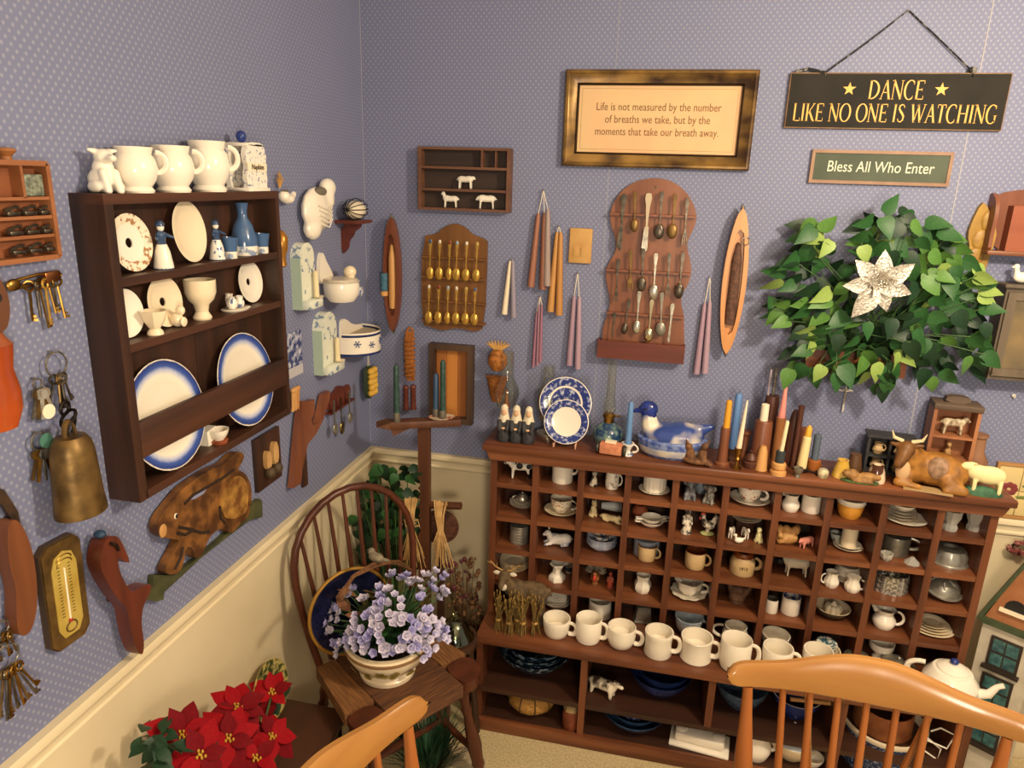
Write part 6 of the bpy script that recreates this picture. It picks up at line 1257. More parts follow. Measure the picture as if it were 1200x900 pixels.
for k in range(10): a = pi / 2 + k * pi / 5; r_ = .0185 if k % 2 == 0 else .0076; star.append((r_ * math.cos(a), r_ * math.sin(a)))
for x in (-.43, .405): part('star', B().prism(star, -.0154, -.0145), YLW, t, (hw * x, 0, h2 * .42))
A, Q, D = bw(966, 86, .012), bw(1065, 12, .006), bw(1140, 84, .012)
cord = mat('checked_ribbon', '#1d1c1e', .8, col2='#7d7a74', scale=70, stretch=(1, 1, 1), lo=.55, hi=.6)
rel = lambda P: (P.x - loc.x, P.y - loc.y, P.z - loc.z)
part('cord', B().tube([rel(bw(968, 89, .016)), rel(A), rel(bw(1016, 50, .01)), rel(Q), rel(bw(1102, 47, .01)), rel(D), rel(bw(1140, 90, .017))], .0034, 6, flat=.5), cord, t)
part('knot', B().tube([rel(bw(932, 84, .012)), rel(bw(948, 81, .012)), rel(bw(966, 85, .014))], .0045, 6), cord, t); part('knot', B().ell(rel(bw(1140, 82, .014)), (.012, .006, .009)), cord, t)
part('nail', B().tube([rel(bw(1065, 12, 0)), rel(bw(1065, 12, .012))], .0025, 8), STEEL, t)
# Bless sign
loc, wd, hh, an = rect('B', [(953, 174), (1118.5, 179.5), (1111, 220), (947, 213)], .01)
hw, h2 = wd / 2, hh / 2
t = empty('bless_sign', 'narrow sage green framed sign lettered Bless All Who Enter', 'sign', loc)
part('frame', frame_profile(B(), hw, h2, [(0, -.001), (0, -.013), (.009, -.013), (.010, -.009)]), mat('sign_frame', '#86654c', .5, col2='#97755a', scale=20), t)
part('panel', B().box(-hw + .008, hw - .008, -.0098, -.002, -h2 + .008, h2 - .008), mat('sage', '#4e5549', .7, col2='#586052', scale=10, spec=.2), t)
text_part('lettering', 'Bless All Who Enter', .044, mat('sign_cream', '#d8d6bc', .5), t, (0, -.0104, 0), xs=.80, shear=.05, depth=.0003)

# ---------------------------------------------------------------- spoon boards
def S36(l): return [(680 + x / 3.6, 200 + y / 3.6) for x, y in l]
out = S36([(125, 180), (145, 125), (180, 80), (220, 52), (265, 36), (320, 30), (375, 40), (420, 65), (455, 100), (482, 150), (492, 195), (482, 240), (455, 290), (450, 325), (465, 380), (470, 430), (455, 480), (430, 520), (424, 560), (438, 610), (438, 700), (440, 775), (432, 775), (96, 755), (88, 755), (92, 700), (95, 660), (122, 590), (126, 540), (110, 470), (107, 430), (120, 390), (150, 340), (150, 290), (130, 230)])
loc, o = trace('B', out, .012)
t = empty('spoon_board', 'large scalloped red-brown wooden board displaying old spoons forks and knives', 'spoon rack', loc)
part('board', B().prism(smooth_outline(o, 1), -.014, -.001), wood('board_red', '#6e4029', '#8a573c', 'z', .4), t)
def rp_(px, py, off, L=None): Q = bw(px, py, off); return (Q.x - loc.x, Q.z - loc.z)
for (x0, y0, x1, y1) in ((125, 183, 490, 197), (107, 422, 466, 436), (112, 602, 438, 620)):
    p0, p1 = rp_(680 + x0 / 3.6, 200 + y0 / 3.6, .03), rp_(680 + x1 / 3.6, 200 + y1 / 3.6, .03); zz = (p0[1] + p1[1]) / 2
    part('rail', B().box(p0[0], p1[0], -.030, -.012, zz - .003, zz + .004), RDW, t)
p0, p1 = rp_(680 + 75 / 3.6, 200 + 705 / 3.6, .04), rp_(680 + 436 / 3.6, 200 + 810 / 3.6, .04)
part('tray_front', B().box(p0[0], p1[0], -.046, -.040, p1[1], p0[1] - .006), RDW2, t); part('tray_bottom', B().box(p0[0], p1[0], -.046, -.002, p1[1] - .004, p1[1]), RDW2, t)
for s in (p0[0], p1[0] - .005): part('tray_side', B().box(s, s + .005, -.04, -.002, p1[1], p0[1] - .006), RDW2, t)
part('nail', B().ell((rp_(769, 219, .015)[0], -.016, rp_(769, 219, .015)[1]), .003), STEEL, t)
sp = [(185, 100, 165, 340, 'knife', DSILV, .011, 'dark tarnished knife with a broad handle, top row left end'), (232, 90, 228, 257, 'spoon', OLDB, .012, 'small brass spoon, second in the top row'), (290, 97, 272, 347, 'knife', SILV, .012, 'bright silver butter knife, third in the top row'), (345, 90, 330, 288, 'spoon', DSILV, .0155, 'dark spoon, fourth in the top row'), (402, 100, 386, 286, 'spoon', OLDB, .0155, 'bronze spoon with twisted handle, fifth in the top row'), (452, 117, 438, 312, 'fork', DSILV, .008, 'dark short fork, right end of the top row'),
      (160, 375, 150, 552, 'fork', DSILV, .006, 'slim dark fork, left end of the middle row'), (213, 337, 211, 500, 'fork', OLDB, .009, 'brass fork, second in the middle row'), (266, 330, 258, 508, 'spoon', DSILV, .0145, 'dark round spoon, third in the middle row'), (320, 350, 308, 542, 'spoon', SILV, .015, 'silver spoon with fluted bowl, fourth in the middle row'), (376, 350, 368, 530, 'fork', DSILV, .007, 'thin dark fork, fifth in the middle row'), (434, 345, 414, 538, 'spoon', DSILV, .014, 'dark spoon with lacy bowl, right end of the middle row'),
      (206, 545, 184, 688, 'spoon', DSILV, .010, 'tiny dark spoon, left in the bottom row'), (250, 510, 236, 688, 'spoon', SILV, .0125, 'silver spoon with pierced handle, second in the bottom row'), (303, 545, 286, 720, 'spoon', mat('bright_silver', '#cdbd94', .22, 1), .0145, 'bright pale spoon, third in the bottom row'), (345, 515, 338, 697, 'spoon', PEWT, .0165, 'large pewter spoon, fourth in the bottom row'), (390, 562, 372, 727, 'knife', SILV, .005, 'thin pale knife, right end of the bottom row'), (145, 600, 135, 705, 'knife', DSILV, .004, 'thin dark blade at the bottom left above the tray')]
for x0, y0, x1, y1, k, m_, bw_, lab in sp:
    A = bw(680 + x0 / 3.6, 200 + y0 / 3.6, .035); D = bw(680 + x1 / 3.6, 200 + y1 / 3.6, .035); L_ = A.z - D.z
    spoon('display_' + k, lab + ' of the big spoon board', A, math.hypot(L_, A.x - D.x), bw_, m_, (0, math.atan2(A.x - D.x, L_), 0), 'cutlery on the big board', k, hw=.0052 if k != 'knife' or bw_ < .006 else .008, hm=(mat('bone_handle', '#b9a98c', .4) if 'bright silver butter' in lab else None))
def S31(l): return [(470 + x / 3.103, 150 + y / 3.103) for x, y in l]
out = S31([(76, 392), (130, 386), (152, 362), (195, 344), (236, 362), (258, 388), (310, 405), (315, 425), (302, 728), (270, 742), (225, 730), (190, 728), (150, 738), (110, 724), (74, 716)])
loc, o = trace('B', out, .012)
t = empty('collector_spoon_rack', 'honey-brown scalloped rack holding twelve gold collector spoons', 'spoon rack', loc)
HON = wood('honey_wood', '#63401f', '#7e542b', 'z', .4)
part('board', B().prism(smooth_outline(o, 1), -.013, -.001), HON, t)
for yl, yr in ((467, 482), (540, 552), (628, 640), (700, 712)):
    p0, p1 = rp_(470 + 76 / 3.103, 150 + yl / 3.103, .025), rp_(470 + 308 / 3.103, 150 + yr / 3.103, .025); zz = (p0[1] + p1[1]) / 2
    part('rail', B().box(p0[0], p1[0], -.026 if yl in (467, 628) else -.030, -.012, zz - .003, zz + .003), HON, t)
EN = [mat('enamel_' + str(k), c, .25) for k, c in enumerate(('#3d5a8a', '#d8d0c0', '#7c2f2a', '#8fa3b8', '#dcd4c2', '#b9a05a'))]
for row, (ys, ye, xs_) in enumerate(((405, 550, (108, 142, 178, 205, 240, 278)), (570, 710, (103, 138, 172, 203, 238, 271)))):
    for k, x in enumerate(xs_):
        A = bw(470 + x / 3.103, 150 + (ys + k * 2) / 3.103, .030); D = bw(470 + (x - 6) / 3.103, 150 + (ye + k * 1.5) / 3.103, .030)
        spoon('collector_spoon', 'gold collector spoon with enamel crest, %s in the %s row' % (['first', 'second', 'third', 'fourth', 'fifth', 'last'][k], ['upper', 'lower'][row]), A, (A.z - D.z), .0140 if k != 2 else .011, GOLD, (0, .03, 0), 'gold collector spoons', 'spoon', EN[(k + row) % 6], hw=.0048)
# ---------------------------------------------------------------- shadow box with sheep
loc, wd, hh, an = rect('B', [(492, 168.7), (599, 177), (592.5, 252.5), (492.6, 242)], .035)
hw, h2 = wd / 2, hh / 2
t = empty('sheep_shadow_box', 'small dark brown shadow box shelf holding three white sheep', 'shadow box', loc)
part('back', B().box(-hw, hw, -.006, 0, -h2, h2), wood('dark_back', '#2c201a', '#3d2c22', 'x', .6), t)
for s in (-1, 1): part('side', B().box(s * hw - .006, s * hw + .006, -.040, 0, -h2, h2), BOXW, t)
for z in (-h2, -h2 + hh * .31, -h2 + hh * .66, h2 - .008): part('shelf', B().box(-hw, hw, -.038, -.003, z, z + .008), BOXW, t)
part('divider', B().box(hw * .38, hw * .38 + .007, -.036, -.003, h2 - hh * .34, h2 - .006), BOXW, t); part('divider', B().box(hw * .68, hw * .68 + .005, -.03, -.003, h2 - hh * .34, h2 - .006), BOXW, t)
for px, py, z, L_, rz, lab in ((545, 222, -h2 + hh * .31 + .008, .042, pi, 'white toy sheep on the middle shelf of the dark shadow box'), (527, 243, -h2 + .008, .040, .15, 'upright white toy sheep on the bottom shelf at the left'), (569, 247, -h2 + .008, .046, .3, 'grazing white toy sheep on the bottom shelf at the right')):
    L_ *= 1.35; P = bw(px, py, .03); neck = (.0, -.06) if 'grazing' in lab else ((.02, .26) if 'upright' in lab else (.03, .02))
    figure('toy_sheep', lab, 'figurine', quad(L_, leg=.36, fat=.19, neck=neck, head=.11, snout=.08, earl=.04, lr=.045), .002, mat('toy_white', '#dfd8c8', .6), (P.x, -.024, loc.z + z), rz)
# ---------------------------------------------------------------- weaving shuttles
def shuttle(name, label, A, D, w, wd_m, fill, spool_blue=False):
    L_ = (A - D).length; t = empty(name, label, 'shuttle', (A + D) / 2, (0, math.atan2(A.x - D.x, A.z - D.z), 0)); h = L_ / 2
    n = 16; outl = [(w * math.sin(pi * k / n) ** .55, h - L_ * k / n) for k in range(n + 1)]; full = outl + [(-x, z) for x, z in outl[1:-1]][::-1]
    part('body_back', B().prism(full, -.012, -.001), wd_m, t)
    inner = [(w * .62 * math.sin(pi * k / 10) ** .35, h * .72 - h * 1.44 * k / 10) for k in range(11)]
    b = B(); vs = []
    m_ = 24; ov = [(w * math.sin(pi * k / m_) ** .55 * 1, h - L_ * k / m_) for k in range(m_ + 1)]
    iv = [(w * .60 * max(0, math.sin(pi * min(max((k / m_ - .14) / .72, 0), 1))) ** .3, min(h * .72, max(-h * .72, h - L_ * k / m_))) for k in range(m_ + 1)]
    for s in (1, -1):
        a = [(s * x, -.030, z) for x, z in ov] + [(s * x, -.030, z) for x, z in iv]; q = [(s * x, -.011, z) for x, z in ov] + [(s * x, -.011, z) for x, z in iv]
        N1 = m_ + 1; vs = a + q; fs = []
        for k in range(m_): fs += [(k, k + 1, N1 + k + 1, N1 + k), (k, k + 1, 2 * N1 + k + 1, 2 * N1 + k), (N1 + k, N1 + k + 1, 3 * N1 + k + 1, 3 * N1 + k)]
        b.add(vs, fs)
    part('rim', b, wd_m, t)
    part('tip', B().lathe([(.008, 0), (.004, .012), (0, .018)], 10), STEEL, t, (0, -.014, h - .006)); part('tip', B().lathe([(.008, 0), (.004, -.012), (0, -.018)], 10), STEEL, t, (0, -.014, -h + .006))
    part('quill', B().lathe([(0, -h * .58), (w * .42, -h * .58), (w * .46, -h * .4), (w * .42, h * .3), (w * .2, h * .52), (0, h * .55)], 14, M=tr(0, -.018, 0), flute=.03, fn=9), fill, t)
    return t
SHW = wood('shuttle_dark', '#5f2f1e', '#7c4630', 'z', .4); SHL = wood('shuttle_light', '#b87a40', '#cd9156', 'z', .35)
t = shuttle('weaving_shuttle', 'dark brown weaving shuttle with a blue thread spool hung near the corner', bw(461, 254, .02), bw(463, 387, .02), .030, SHW, LTW)
P = bw(456, 327, .04); part('blue_spool', B().lathe([(0, -.030), (.012, -.030), (.012, .030), (0, .030)], 16), mat('teal_thread', '#4a7488', .8, col2='#3a6074', scale=120), t, (-.026, -.03, -.022)); part('spool_base', B().lathe([(0, -.008), (.013, -.008), (.013, .008), (0, .008)], 14), LTW, t, (-.026, -.03, -.062))
t = shuttle('weaving_shuttle', 'light tan weaving shuttle with dark thread quill right of the big spoon board', bw(870, 243, .02), bw(850, 413, .02), .036, SHL, mat('dark_thread', '#4a342a', .9, col2='#6b4c3c', scale=90, bump=.6))
part('eyelet', B().tube([(.012 * math.cos(q) + .018, -.034, .012 * math.sin(q) + .13) for q in [2 * pi * k / 12 for k in range(12)]], .0015, 6, closed=True), STEEL, t)
# ---------------------------------------------------------------- hanging candles
def hang(name, label, nail, pairs, r, m, taper=.62, wickm=None, group='dipped candles hung on the back wall'):
    N_ = bw(*nail, .012); t = empty(name, label, 'candle', N_, (0, 0, 0), group)
    for k, (x0, y0, x1, y1) in enumerate(pairs):
        A = bw(x0, y0, .016 + .004 * k) - N_; D = bw(x1, y1, .020 + .004 * k) - N_; mm = m[k % len(m)]
        part('candle', B().tube([A, A + (D - A) * .06, A + (D - A) * .5, D], [r * taper * .6, r * taper, r * (1 + taper) / 2, r], 12), mm, t)
        part('wick', B().tube([(0, 0, .002), A * .5 + Vector((0, -.002, 0)), A], .0011, 5), wickm or IVORY, t)
    part('nail', B().tube([(0, .012, 0), (0, -.008, 0)], .0022, 6), STEEL, t)
W1 = [wax('terracotta', '#94624c'), wax('terracotta2', '#885844'), wax('greytan', '#96847c')]
hang('hanging_candles', 'three terracotta and grey-tan taper candles hung by their wicks', (637, 223), [(631, 250, 622, 336), (638, 250, 636, 339), (642, 245, 641, 335)], .0125, W1)
hang('hanging_candles', 'pair of ochre tan taper candles hung by their wicks', (655, 265), [(653, 272, 645, 365), (657, 272, 655, 369)], .0125, [wax('ochre', '#b98648'), wax('ochre2', '#b27d40')])
hang('hanging_candles', 'pair of short ivory and grey taper candles left of the terracotta ones', (600, 304), [(598, 306, 591, 368), (601, 306, 602, 372)], .010, [wax('ivory', '#e6d6b8'), wax('mauvegrey', '#8f8694')])
hang('hanging_candles', 'three slim dusty pink tapers hanging behind the hurricane glass', (633, 347), [(629, 365, 625, 430), (632, 357, 630, 428), (635, 357, 633, 424)], .0065, [wax('rose', '#94667a'), wax('rose2', '#9c7484')])
hang('hanging_candles', 'pair of mauve pink tapers hanging below the beeswax block', (677, 320), [(673, 346, 667, 428), (679, 348, 677, 432)], .011, [wax('mauve', '#9c8090'), wax('mauve2', '#a58a98')])
hang('hanging_candles', 'pair of mauve pink tapers hanging beside the tan shuttle', (832, 325), [(826, 355, 816, 438), (832, 352, 826, 437)], .011, [wax('mauve', '#9c8090'), wax('mauve2', '#a58a98')])
loc, wd, hh, an = rect('B', [(668, 267), (695, 268), (692, 309), (666, 308)], .01)
solid('beeswax_block', 'small flat tan beeswax block hanging among the candles', 'wax block', B().box(-wd / 2, wd / 2, -.014, -.001, -hh / 2, hh / 2, c=.004).box(-wd * .3, -wd * .05, -.016, -.013, -hh * .3, hh * .0, c=.001).box(wd * .02, wd * .3, -.016, -.013, -hh * .3, -hh * .05, c=.001), mat('wax_block', '#c49a5c', .6, col2='#b98c4c', scale=20), loc)
# ---------------------------------------------------------------- frame tray, rope, pineapple
loc, wd, hh, an = rect('B', [(503, 403), (553, 404), (556, 497), (505, 493)], .02)
t = empty('framed_box', 'dark framed open wooden box with orange plank back behind the candle stand', 'box', loc)
hw, h2 = wd / 2, hh / 2
part('frame', frame_profile(B(), hw, h2, [(0, -.001), (0, -.034), (.020, -.034), (.022, -.008)]), wood('frame_dark', '#3d2a20', '#55402e', 'z', .5), t)
for k in range(3): x0 = -hw + .02 + k * (wd - .04) / 3; part('plank', B().box(x0, x0 + (wd - .04) / 3 - .001, -.010 + .001 * k, -.002, -h2 + .02, h2 - .02), wood('plank%d' % k, ('#a0622e', '#b87434', '#8e5428')[k], ('#b5733a', '#c98540', '#a0622e')[k], 'z', .5), t)
N_ = bw(480, 388, .02)
t = empty('jump_rope', 'coiled orange jute jump rope with two turned red handles', 'jump rope', N_)
rp = []
for k in range(7): rp += [(-.014 + .001 * k + .002 * k, -.004 - .002 * (k % 2), -.01), (-.012 + .003 * k, -.008, -.16), ]
cb = B()
for k in range(6): x = -.010 + .005 * k; cb.tube([(x, -.004, 0), (x - .002, -.012, -.05), (x + .002, -.012, -.12), (x + .001, -.004, -.18)], .0042, 6)
for k in range(9): z = -.03 - .016 * k; cb.tube([(.019 * math.cos(q) * (1.0) + .002, -.008 + .012 * math.sin(q), z + .004 * math.cos(q)) for q in [2 * pi * j / 12 for j in range(12)]], .0042, 6, closed=True)
part('rope', cb, TWINE, t); part('loop', B().tube([(.010 * math.cos(q) + .002, 0, .012 * math.sin(q)) for q in [pi * j / 8 for j in range(9)]], .004, 6), TWINE, t)
for s, z in ((-.012, -.20), (.016, -.195)): part('handle', B().lathe([(0, 0), (.010, 0), (.012, -.006), (.009, -.014), (.010, -.07), (.012, -.09), (0, -.092)], 14), RDW2, t, (s, -.012, z))
P = bw(585, 428, .02)
t = empty('straw_pineapple', 'woven straw pineapple wall basket above the glass lamp', 'basket', P); t.scale = (1.4, 1, 1.15)
part('fruit', B().lathe([(0, -.032), (.014, -.03), (.024, -.01), (.024, .01), (.014, .03), (0, .034)], 16, M=tr(0, -.026, .02)), mat('woven_gold', '#b4722e', .7, col2='#7c4818', scale=90, bump=.8), t)
lf = B()
for k in range(9): a = -1.1 + 2.2 * k / 8; lf.tube([(0, -.024, .048), (.018 * math.sin(a), -.026, .062), (.034 * math.sin(a), -.022, .06 + .022 * math.cos(a))], [.003, .004, .001], 5)
part('crown', lf, STRAW, t)
part('cone', B().lathe([(0, -.11), (.012, -.108), (.026, -.035), (.030, -.03), (0, -.03)], 14, M=tr(0, -.03, 0), sy=.7), mat('wicker', '#a0622e', .7, col2='#7c4818', scale=70, stretch=(1, 1, 3), bump=.6), t)
# ---------------------------------------------------------------- crucifix, tack
A, D = bw(993, 446, .008), bw(987, 482, .008); L_ = (A - D).length
CRX = mat('bright_cross', '#d8d4c8', .3, .3)
t = empty('crucifix', 'small silver crucifix hung on the wall under the ivy', 'crucifix', (A + D) / 2, (0, math.atan2(A.x - D.x, A.z - D.z), 0))
part('upright', B().box(-.0025, .0025, -.004, 0, -L_ / 2, L_ / 2), CRX, t); part('crossbar', B().box(-.021, .021, -.004, 0, L_ * .16, L_ * .16 + .006), CRX, t); part('figure', B().tube([(0, -.005, L_ * .2), (.001, -.006, 0), (0, -.005, -L_ * .25)], [.003, .0025, .0015], 6).tube([(-.016, -.005, L_ * .22), (0, -.006, L_ * .17), (.016, -.005, L_ * .22)], .0013, 5), SILV, t)
solid('wall_hook', 'tiny white cup hook on bare wall right of the tower shelf', 'hook', B().ell((0, -.006, 0), .006).tube([(0, 0, 0), (0, -.014, -.004), (0, -.016, .006)], .002, 6), WHITE, bw(1187, 463, 0))
# ---------------------------------------------------------------- right edge
loc, o = trace('B', [(1131, 310), (1136, 290), (1133, 275), (1139, 258), (1150, 237), (1156, 240), (1160, 255), (1168, 270), (1163, 290), (1158, 303), (1152, 322), (1142, 318)], .012)
t = empty('cookie_mould', 'ochre gold carved figure-shaped springerle mould beside the ivy', 'mould', loc)
OCH = mat('ochre_carving', '#94702c', .5, col2='#a8853a', scale=25, bump=.3)
part('board', B().prism(smooth_outline(o, 1), -.018, -.001), OCH, t)
for z, rx, rz_ in ((.055, .018, .030), (.0, .026, .030), (-.05, .024, .028)): part('relief', B().ell((z * .14, -.018, z), (rx, .006, rz_), 14), mat('ochre_relief', '#a8823a', .45, col2='#8a6628', scale=40), t)
loc, wd, hh, an = rect('B', [(1168, 226), (1262, 226), (1250, 302), (1162, 292)], .05)
hw, h2 = wd / 2, hh / 2
t = empty('carved_wall_box', 'reddish scalloped wooden wall box at the right edge', 'wall box', loc)
part('back', B().prism(smooth_outline([(-hw, -h2), (hw, -h2), (hw, h2 * .8), (hw * .5, h2 * 1.15), (-hw * .6, h2 * 1.05), (-hw, h2 * .8)], 1), -.008, 0), RDW, t)
part('side', B().prism(smooth_outline([(0, -h2), (.06, -h2), (.055, -h2 * .4), (.06, h2 * .2), (.05, h2 * .7), (.02, h2 * .95), (0, h2 * .95)], 1), -.005, .005, M=tr(-hw, 0, 0) @ rotm(0, 0, -pi / 2)), RDW, t)
part('side', B().prism(smooth_outline([(0, -h2), (.06, -h2), (.055, -h2 * .4), (.06, h2 * .2), (.05, h2 * .7), (.02, h2 * .95), (0, h2 * .95)], 1), -.005, .005, M=tr(hw, 0, 0) @ rotm(0, 0, -pi / 2)), RDW, t)
part('ledge', B().box(-hw - .006, hw + .006, -.066, 0, -h2 - .008, -h2 + .004, c=.002), MIDX, t); part('inner_box', B().box(-hw + .045, hw - .01, -.045, -.006, -h2 + .004, h2 * .55), wood('inner_red', '#84452c', '#97553a', 'x', .5), t)
loc, wd, hh, an = rect('B', [(1177, 333), (1265, 345), (1240, 452), (1158, 440)], .06)
hw, h2 = wd / 2, hh / 2
GRYW = wood('weathered_wood', '#4f4436', '#63574a', 'z', .6)
t = empty('wall_cabinet', 'weathered grey-brown hanging cabinet with a glazed door at the right edge', 'cabinet', loc)
part('body', B().box(-hw, hw, -.07, 0, -h2, h2), GRYW, t); part('door_frame', frame_profile(B(), hw - .006, h2 - .012, [(0, -.070), (0, -.078), (.022, -.078), (.024, -.072)]), wood('weathered_light', '#5a4e3e', '#6e6252', 'z', .6), t)
part('pane', B().box(-hw + .03, hw - .03, -.0735, -.0705, -h2 + .036, h2 - .036), mat('amber_pane', '#5e5646', .15, col2='#867250', scale=8), t); part('top_board', B().box(-hw - .008, hw + .008, -.08, 0, h2, h2 + .010, c=.002), GRYW, t)
P = bw(1196, 332, .04)
figure('white_cat_figure', 'white ceramic bird on top of the hanging cabinet at the right edge', 'figurine', duck(.062), .0035, PORC, (P.x, -.042, loc.z + h2 + .010), .2)
loc, wd, hh, an = rect('B', [(1165, 541), (1228, 548), (1224, 612), (1160, 603)], .012)
hw, h2 = wd / 2, hh / 2
t = empty('tile_trivet', 'framed cream tile trivet with a red flower leaning at the wall behind the cabinet end', 'trivet', loc)
part('frame', frame_profile(B(), hw, h2, [(0, -.001), (0, -.016), (.008, -.016), (.009, -.010)]), wood('trivet_wood', '#a07440', '#b88a54', 'x', .5), t)
for i in range(2):
    for j in range(2): part('tile', B().box(-hw + .010 + i * (hw - .009), -hw + .008 + (i + 1) * (hw - .009), -.012, -.002, -h2 + .010 + j * (h2 - .009), -h2 + .008 + (j + 1) * (h2 - .009), c=.001), cer('tile_cream', '#d3bd84'), t)
fl = B()
for k in range(8): a = k * pi / 4; fl.ell((-.03 + .016 * math.cos(a), -.0125, .006 + .014 * math.sin(a)), (.011, .002, .010), 8)
part('flower', fl, mat('tile_red', '#7c3434', .4), t); part('leaf', B().ell((.012, -.0125, -.018), (.02, .002, .006), 8).ell((.02, -.0125, .02), (.016, .002, .006), 8), mat('tile_leaf', '#6e7a3c', .4), t)
# ---------------------------------------------------------------- ivy planter with silver poinsettia
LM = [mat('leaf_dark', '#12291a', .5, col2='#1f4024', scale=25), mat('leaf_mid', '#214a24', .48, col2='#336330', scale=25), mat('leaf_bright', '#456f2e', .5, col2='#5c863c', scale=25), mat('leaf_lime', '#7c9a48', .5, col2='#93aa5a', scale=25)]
P = bw(1000, 430, .06)
loc, wd, hh, an = rect('B', [(945, 405), (1063, 412), (1060, 438), (942, 446)], .06)
iv = empty('ivy_planter', 'bushy green artificial pothos ivy in a brown wooden wall box', 'plant', loc)
part('wooden_box', B().box(-wd / 2, wd / 2, -.07, -.058, -.035, .035).box(-wd / 2, wd / 2, -.058, 0, -.035, -.024).box(-wd / 2, -wd / 2 + .01, -.058, 0, -.035, .035).box(wd / 2 - .01, wd / 2, -.058, 0, -.035, .035), CABW, iv)
POLY = [(898, 362), (925, 300), (938, 268), (955, 258), (975, 275), (985, 300), (1005, 262), (1045, 243), (1078, 255), (1105, 270), (1130, 300), (1158, 325), (1150, 345), (1162, 372), (1150, 395), (1160, 412), (1142, 440), (1120, 425), (1095, 445), (1060, 428), (1035, 462), (1010, 440), (965, 440), (925, 440), (918, 415), (930, 390), (905, 372)]
def inpoly(x, y, P_):
    c = False
    for i in range(len(P_)):
        (x1, y1), (x2, y2) = P_[i], P_[i - 1]
        if (y1 > y) != (y2 > y) and x < (x2 - x1) * (y - y1) / (y2 - y1) + x1: c = not c
    return c
random.seed(5)
LEAFM = [B().leaf(1, .78, heart=True, bend=.3).mesh('leaf', m_) for m_ in LM]
stems = B(); cnt = 0
pts_used = []
while cnt < 285:
    x, y = random.uniform(895, 1165), random.uniform(240, 465)
    if not inpoly(x, y, POLY): continue
    if ((x - 1032) / 36) ** 2 + ((y - 332) / 36) ** 2 < 1: continue
    if 985 < x < 1010 and y < 300 and random.random() < .7: continue
    if any((x - a) ** 2 + (y - b_) ** 2 < 42 for a, b_ in pts_used): continue
    pts_used.append((x, y))
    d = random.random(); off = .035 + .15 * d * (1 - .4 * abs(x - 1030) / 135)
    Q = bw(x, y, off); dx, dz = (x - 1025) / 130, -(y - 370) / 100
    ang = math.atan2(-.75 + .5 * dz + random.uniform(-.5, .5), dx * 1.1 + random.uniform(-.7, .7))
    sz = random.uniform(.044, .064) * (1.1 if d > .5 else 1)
    k = random.choices((0, 1, 2, 3), ((6, 4, .5, 0) if d < .4 else (2.5, 4.5, 3, 1.2)))[0]  # leaves nearer the wall get darker greens: depth shading put into the colour
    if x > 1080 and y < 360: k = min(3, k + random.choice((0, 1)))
    M = tr(*(Q - loc)) @ Matrix.Rotation(-ang, 4, 'Y') @ Matrix.Rotation(pi / 2 + random.uniform(-.9, .9), 4, 'X') @ Matrix.Rotation(random.uniform(-.7, .4), 4, 'Y') @ Matrix.Diagonal((sz, sz, sz, 1))
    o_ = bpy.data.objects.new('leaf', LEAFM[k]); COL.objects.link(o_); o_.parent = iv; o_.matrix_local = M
    base = Vector((random.uniform(-.1, .1), -.035, .03)); tip = Q - loc
    if cnt % 3 == 0: stems.tube([base, (base + tip) / 2 + Vector((0, -.02, .04)), tip], .0016, 5)
    cnt += 1
part('stems', stems, mat('stem_green', '#3c5a2c', .6), iv)
P = bw(1032, 333, .195)
sf = empty('silver_poinsettia', 'glittery silver artificial poinsettia stuck in the ivy', 'flower', P, (0, 0, 0))
GLIT = mat('silver_glitter', '#cdc6b8', .3, .5, '#8e877a', 160, bump=.7, lo=.35, hi=.7)
for k, (a, l_) in enumerate(((92, .095), (140, .098), (186, .098), (238, .115), (290, .08), (345, .085), (38, .098))):
    a = math.radians(a); M = Matrix.Rotation(-a, 4, 'Y') @ Matrix.Rotation(pi / 2, 4, 'X') @ Matrix.Rotation(-.18, 4, 'Y')
    part('petal', B().leaf(l_, l_ * .52, M=M, bend=.18), GLIT, sf)
for k in range(5):
    a = k * 1.256 + .4; M = Matrix.Rotation(-a, 4, 'Y') @ Matrix.Rotation(pi / 2, 4, 'X') @ Matrix.Rotation(-.6, 4, 'Y'); part('petal', B().leaf(.045, .026, M=M, bend=.1), GLIT, sf)
sb = B()
for k in range(9): a = k * 2.4; q = .004 * math.sqrt(k); sb.ell((q * math.cos(a), -.012, q * math.sin(a)), .003, 6)
part('stamens', sb, SILV, sf); part('stem', B().tube([(0, 0, 0), (0, .05, -.03), (-.02, .12, -.12)], .003, 6), mat('stem_green', '#3c5a2c', .6), sf)
# ---------------------------------------------------------------- Windsor chair with rush seat
WD = wood('windsor_wood', '#3f1f14', '#5c2f1c', 'z', .32)
RUSH = mat('rush_seat', '#432716', .75, col2='#6b4426', scale=60, stretch=(.25, 3, 1), bump=.8, lo=.3, hi=.7)
RUSH2 = mat('rush_seat_cross', '#5c391e', .75, col2='#8a5e34', scale=60, stretch=(3, .25, 1), bump=.8, lo=.3, hi=.7)
wc = empty('windsor_chair', 'dark bow-back chair with rush seat standing in the corner', 'chair', (.335, -.65, 0), (0, 0, .94))
ZSEAT = .44
def bowpt(s):                                                      # s from -1 to 1 along the bow
    a = s * pi / 2; x = .205 * math.sin(a) ** 1 if abs(s) < .62 else None
    z = .955 - .26 * (1 - math.cos(a))
    return a
bow = []
for k in range(25):
    s = -1 + 2 * k / 24
    if abs(s) > .55: q = (abs(s) - .55) / .45; x = math.copysign(.205 - .045 * q ** 1.5, s); z = .735 - .30 * q
    else: a = s / .55 * pi / 2; x = .205 * math.sin(a); z = .735 + .215 * math.cos(a)
    bow.append((x, .150 + (z - .44) * .15, z))
part('bow', B().tube(bow, .0115, 10), WD, wc)
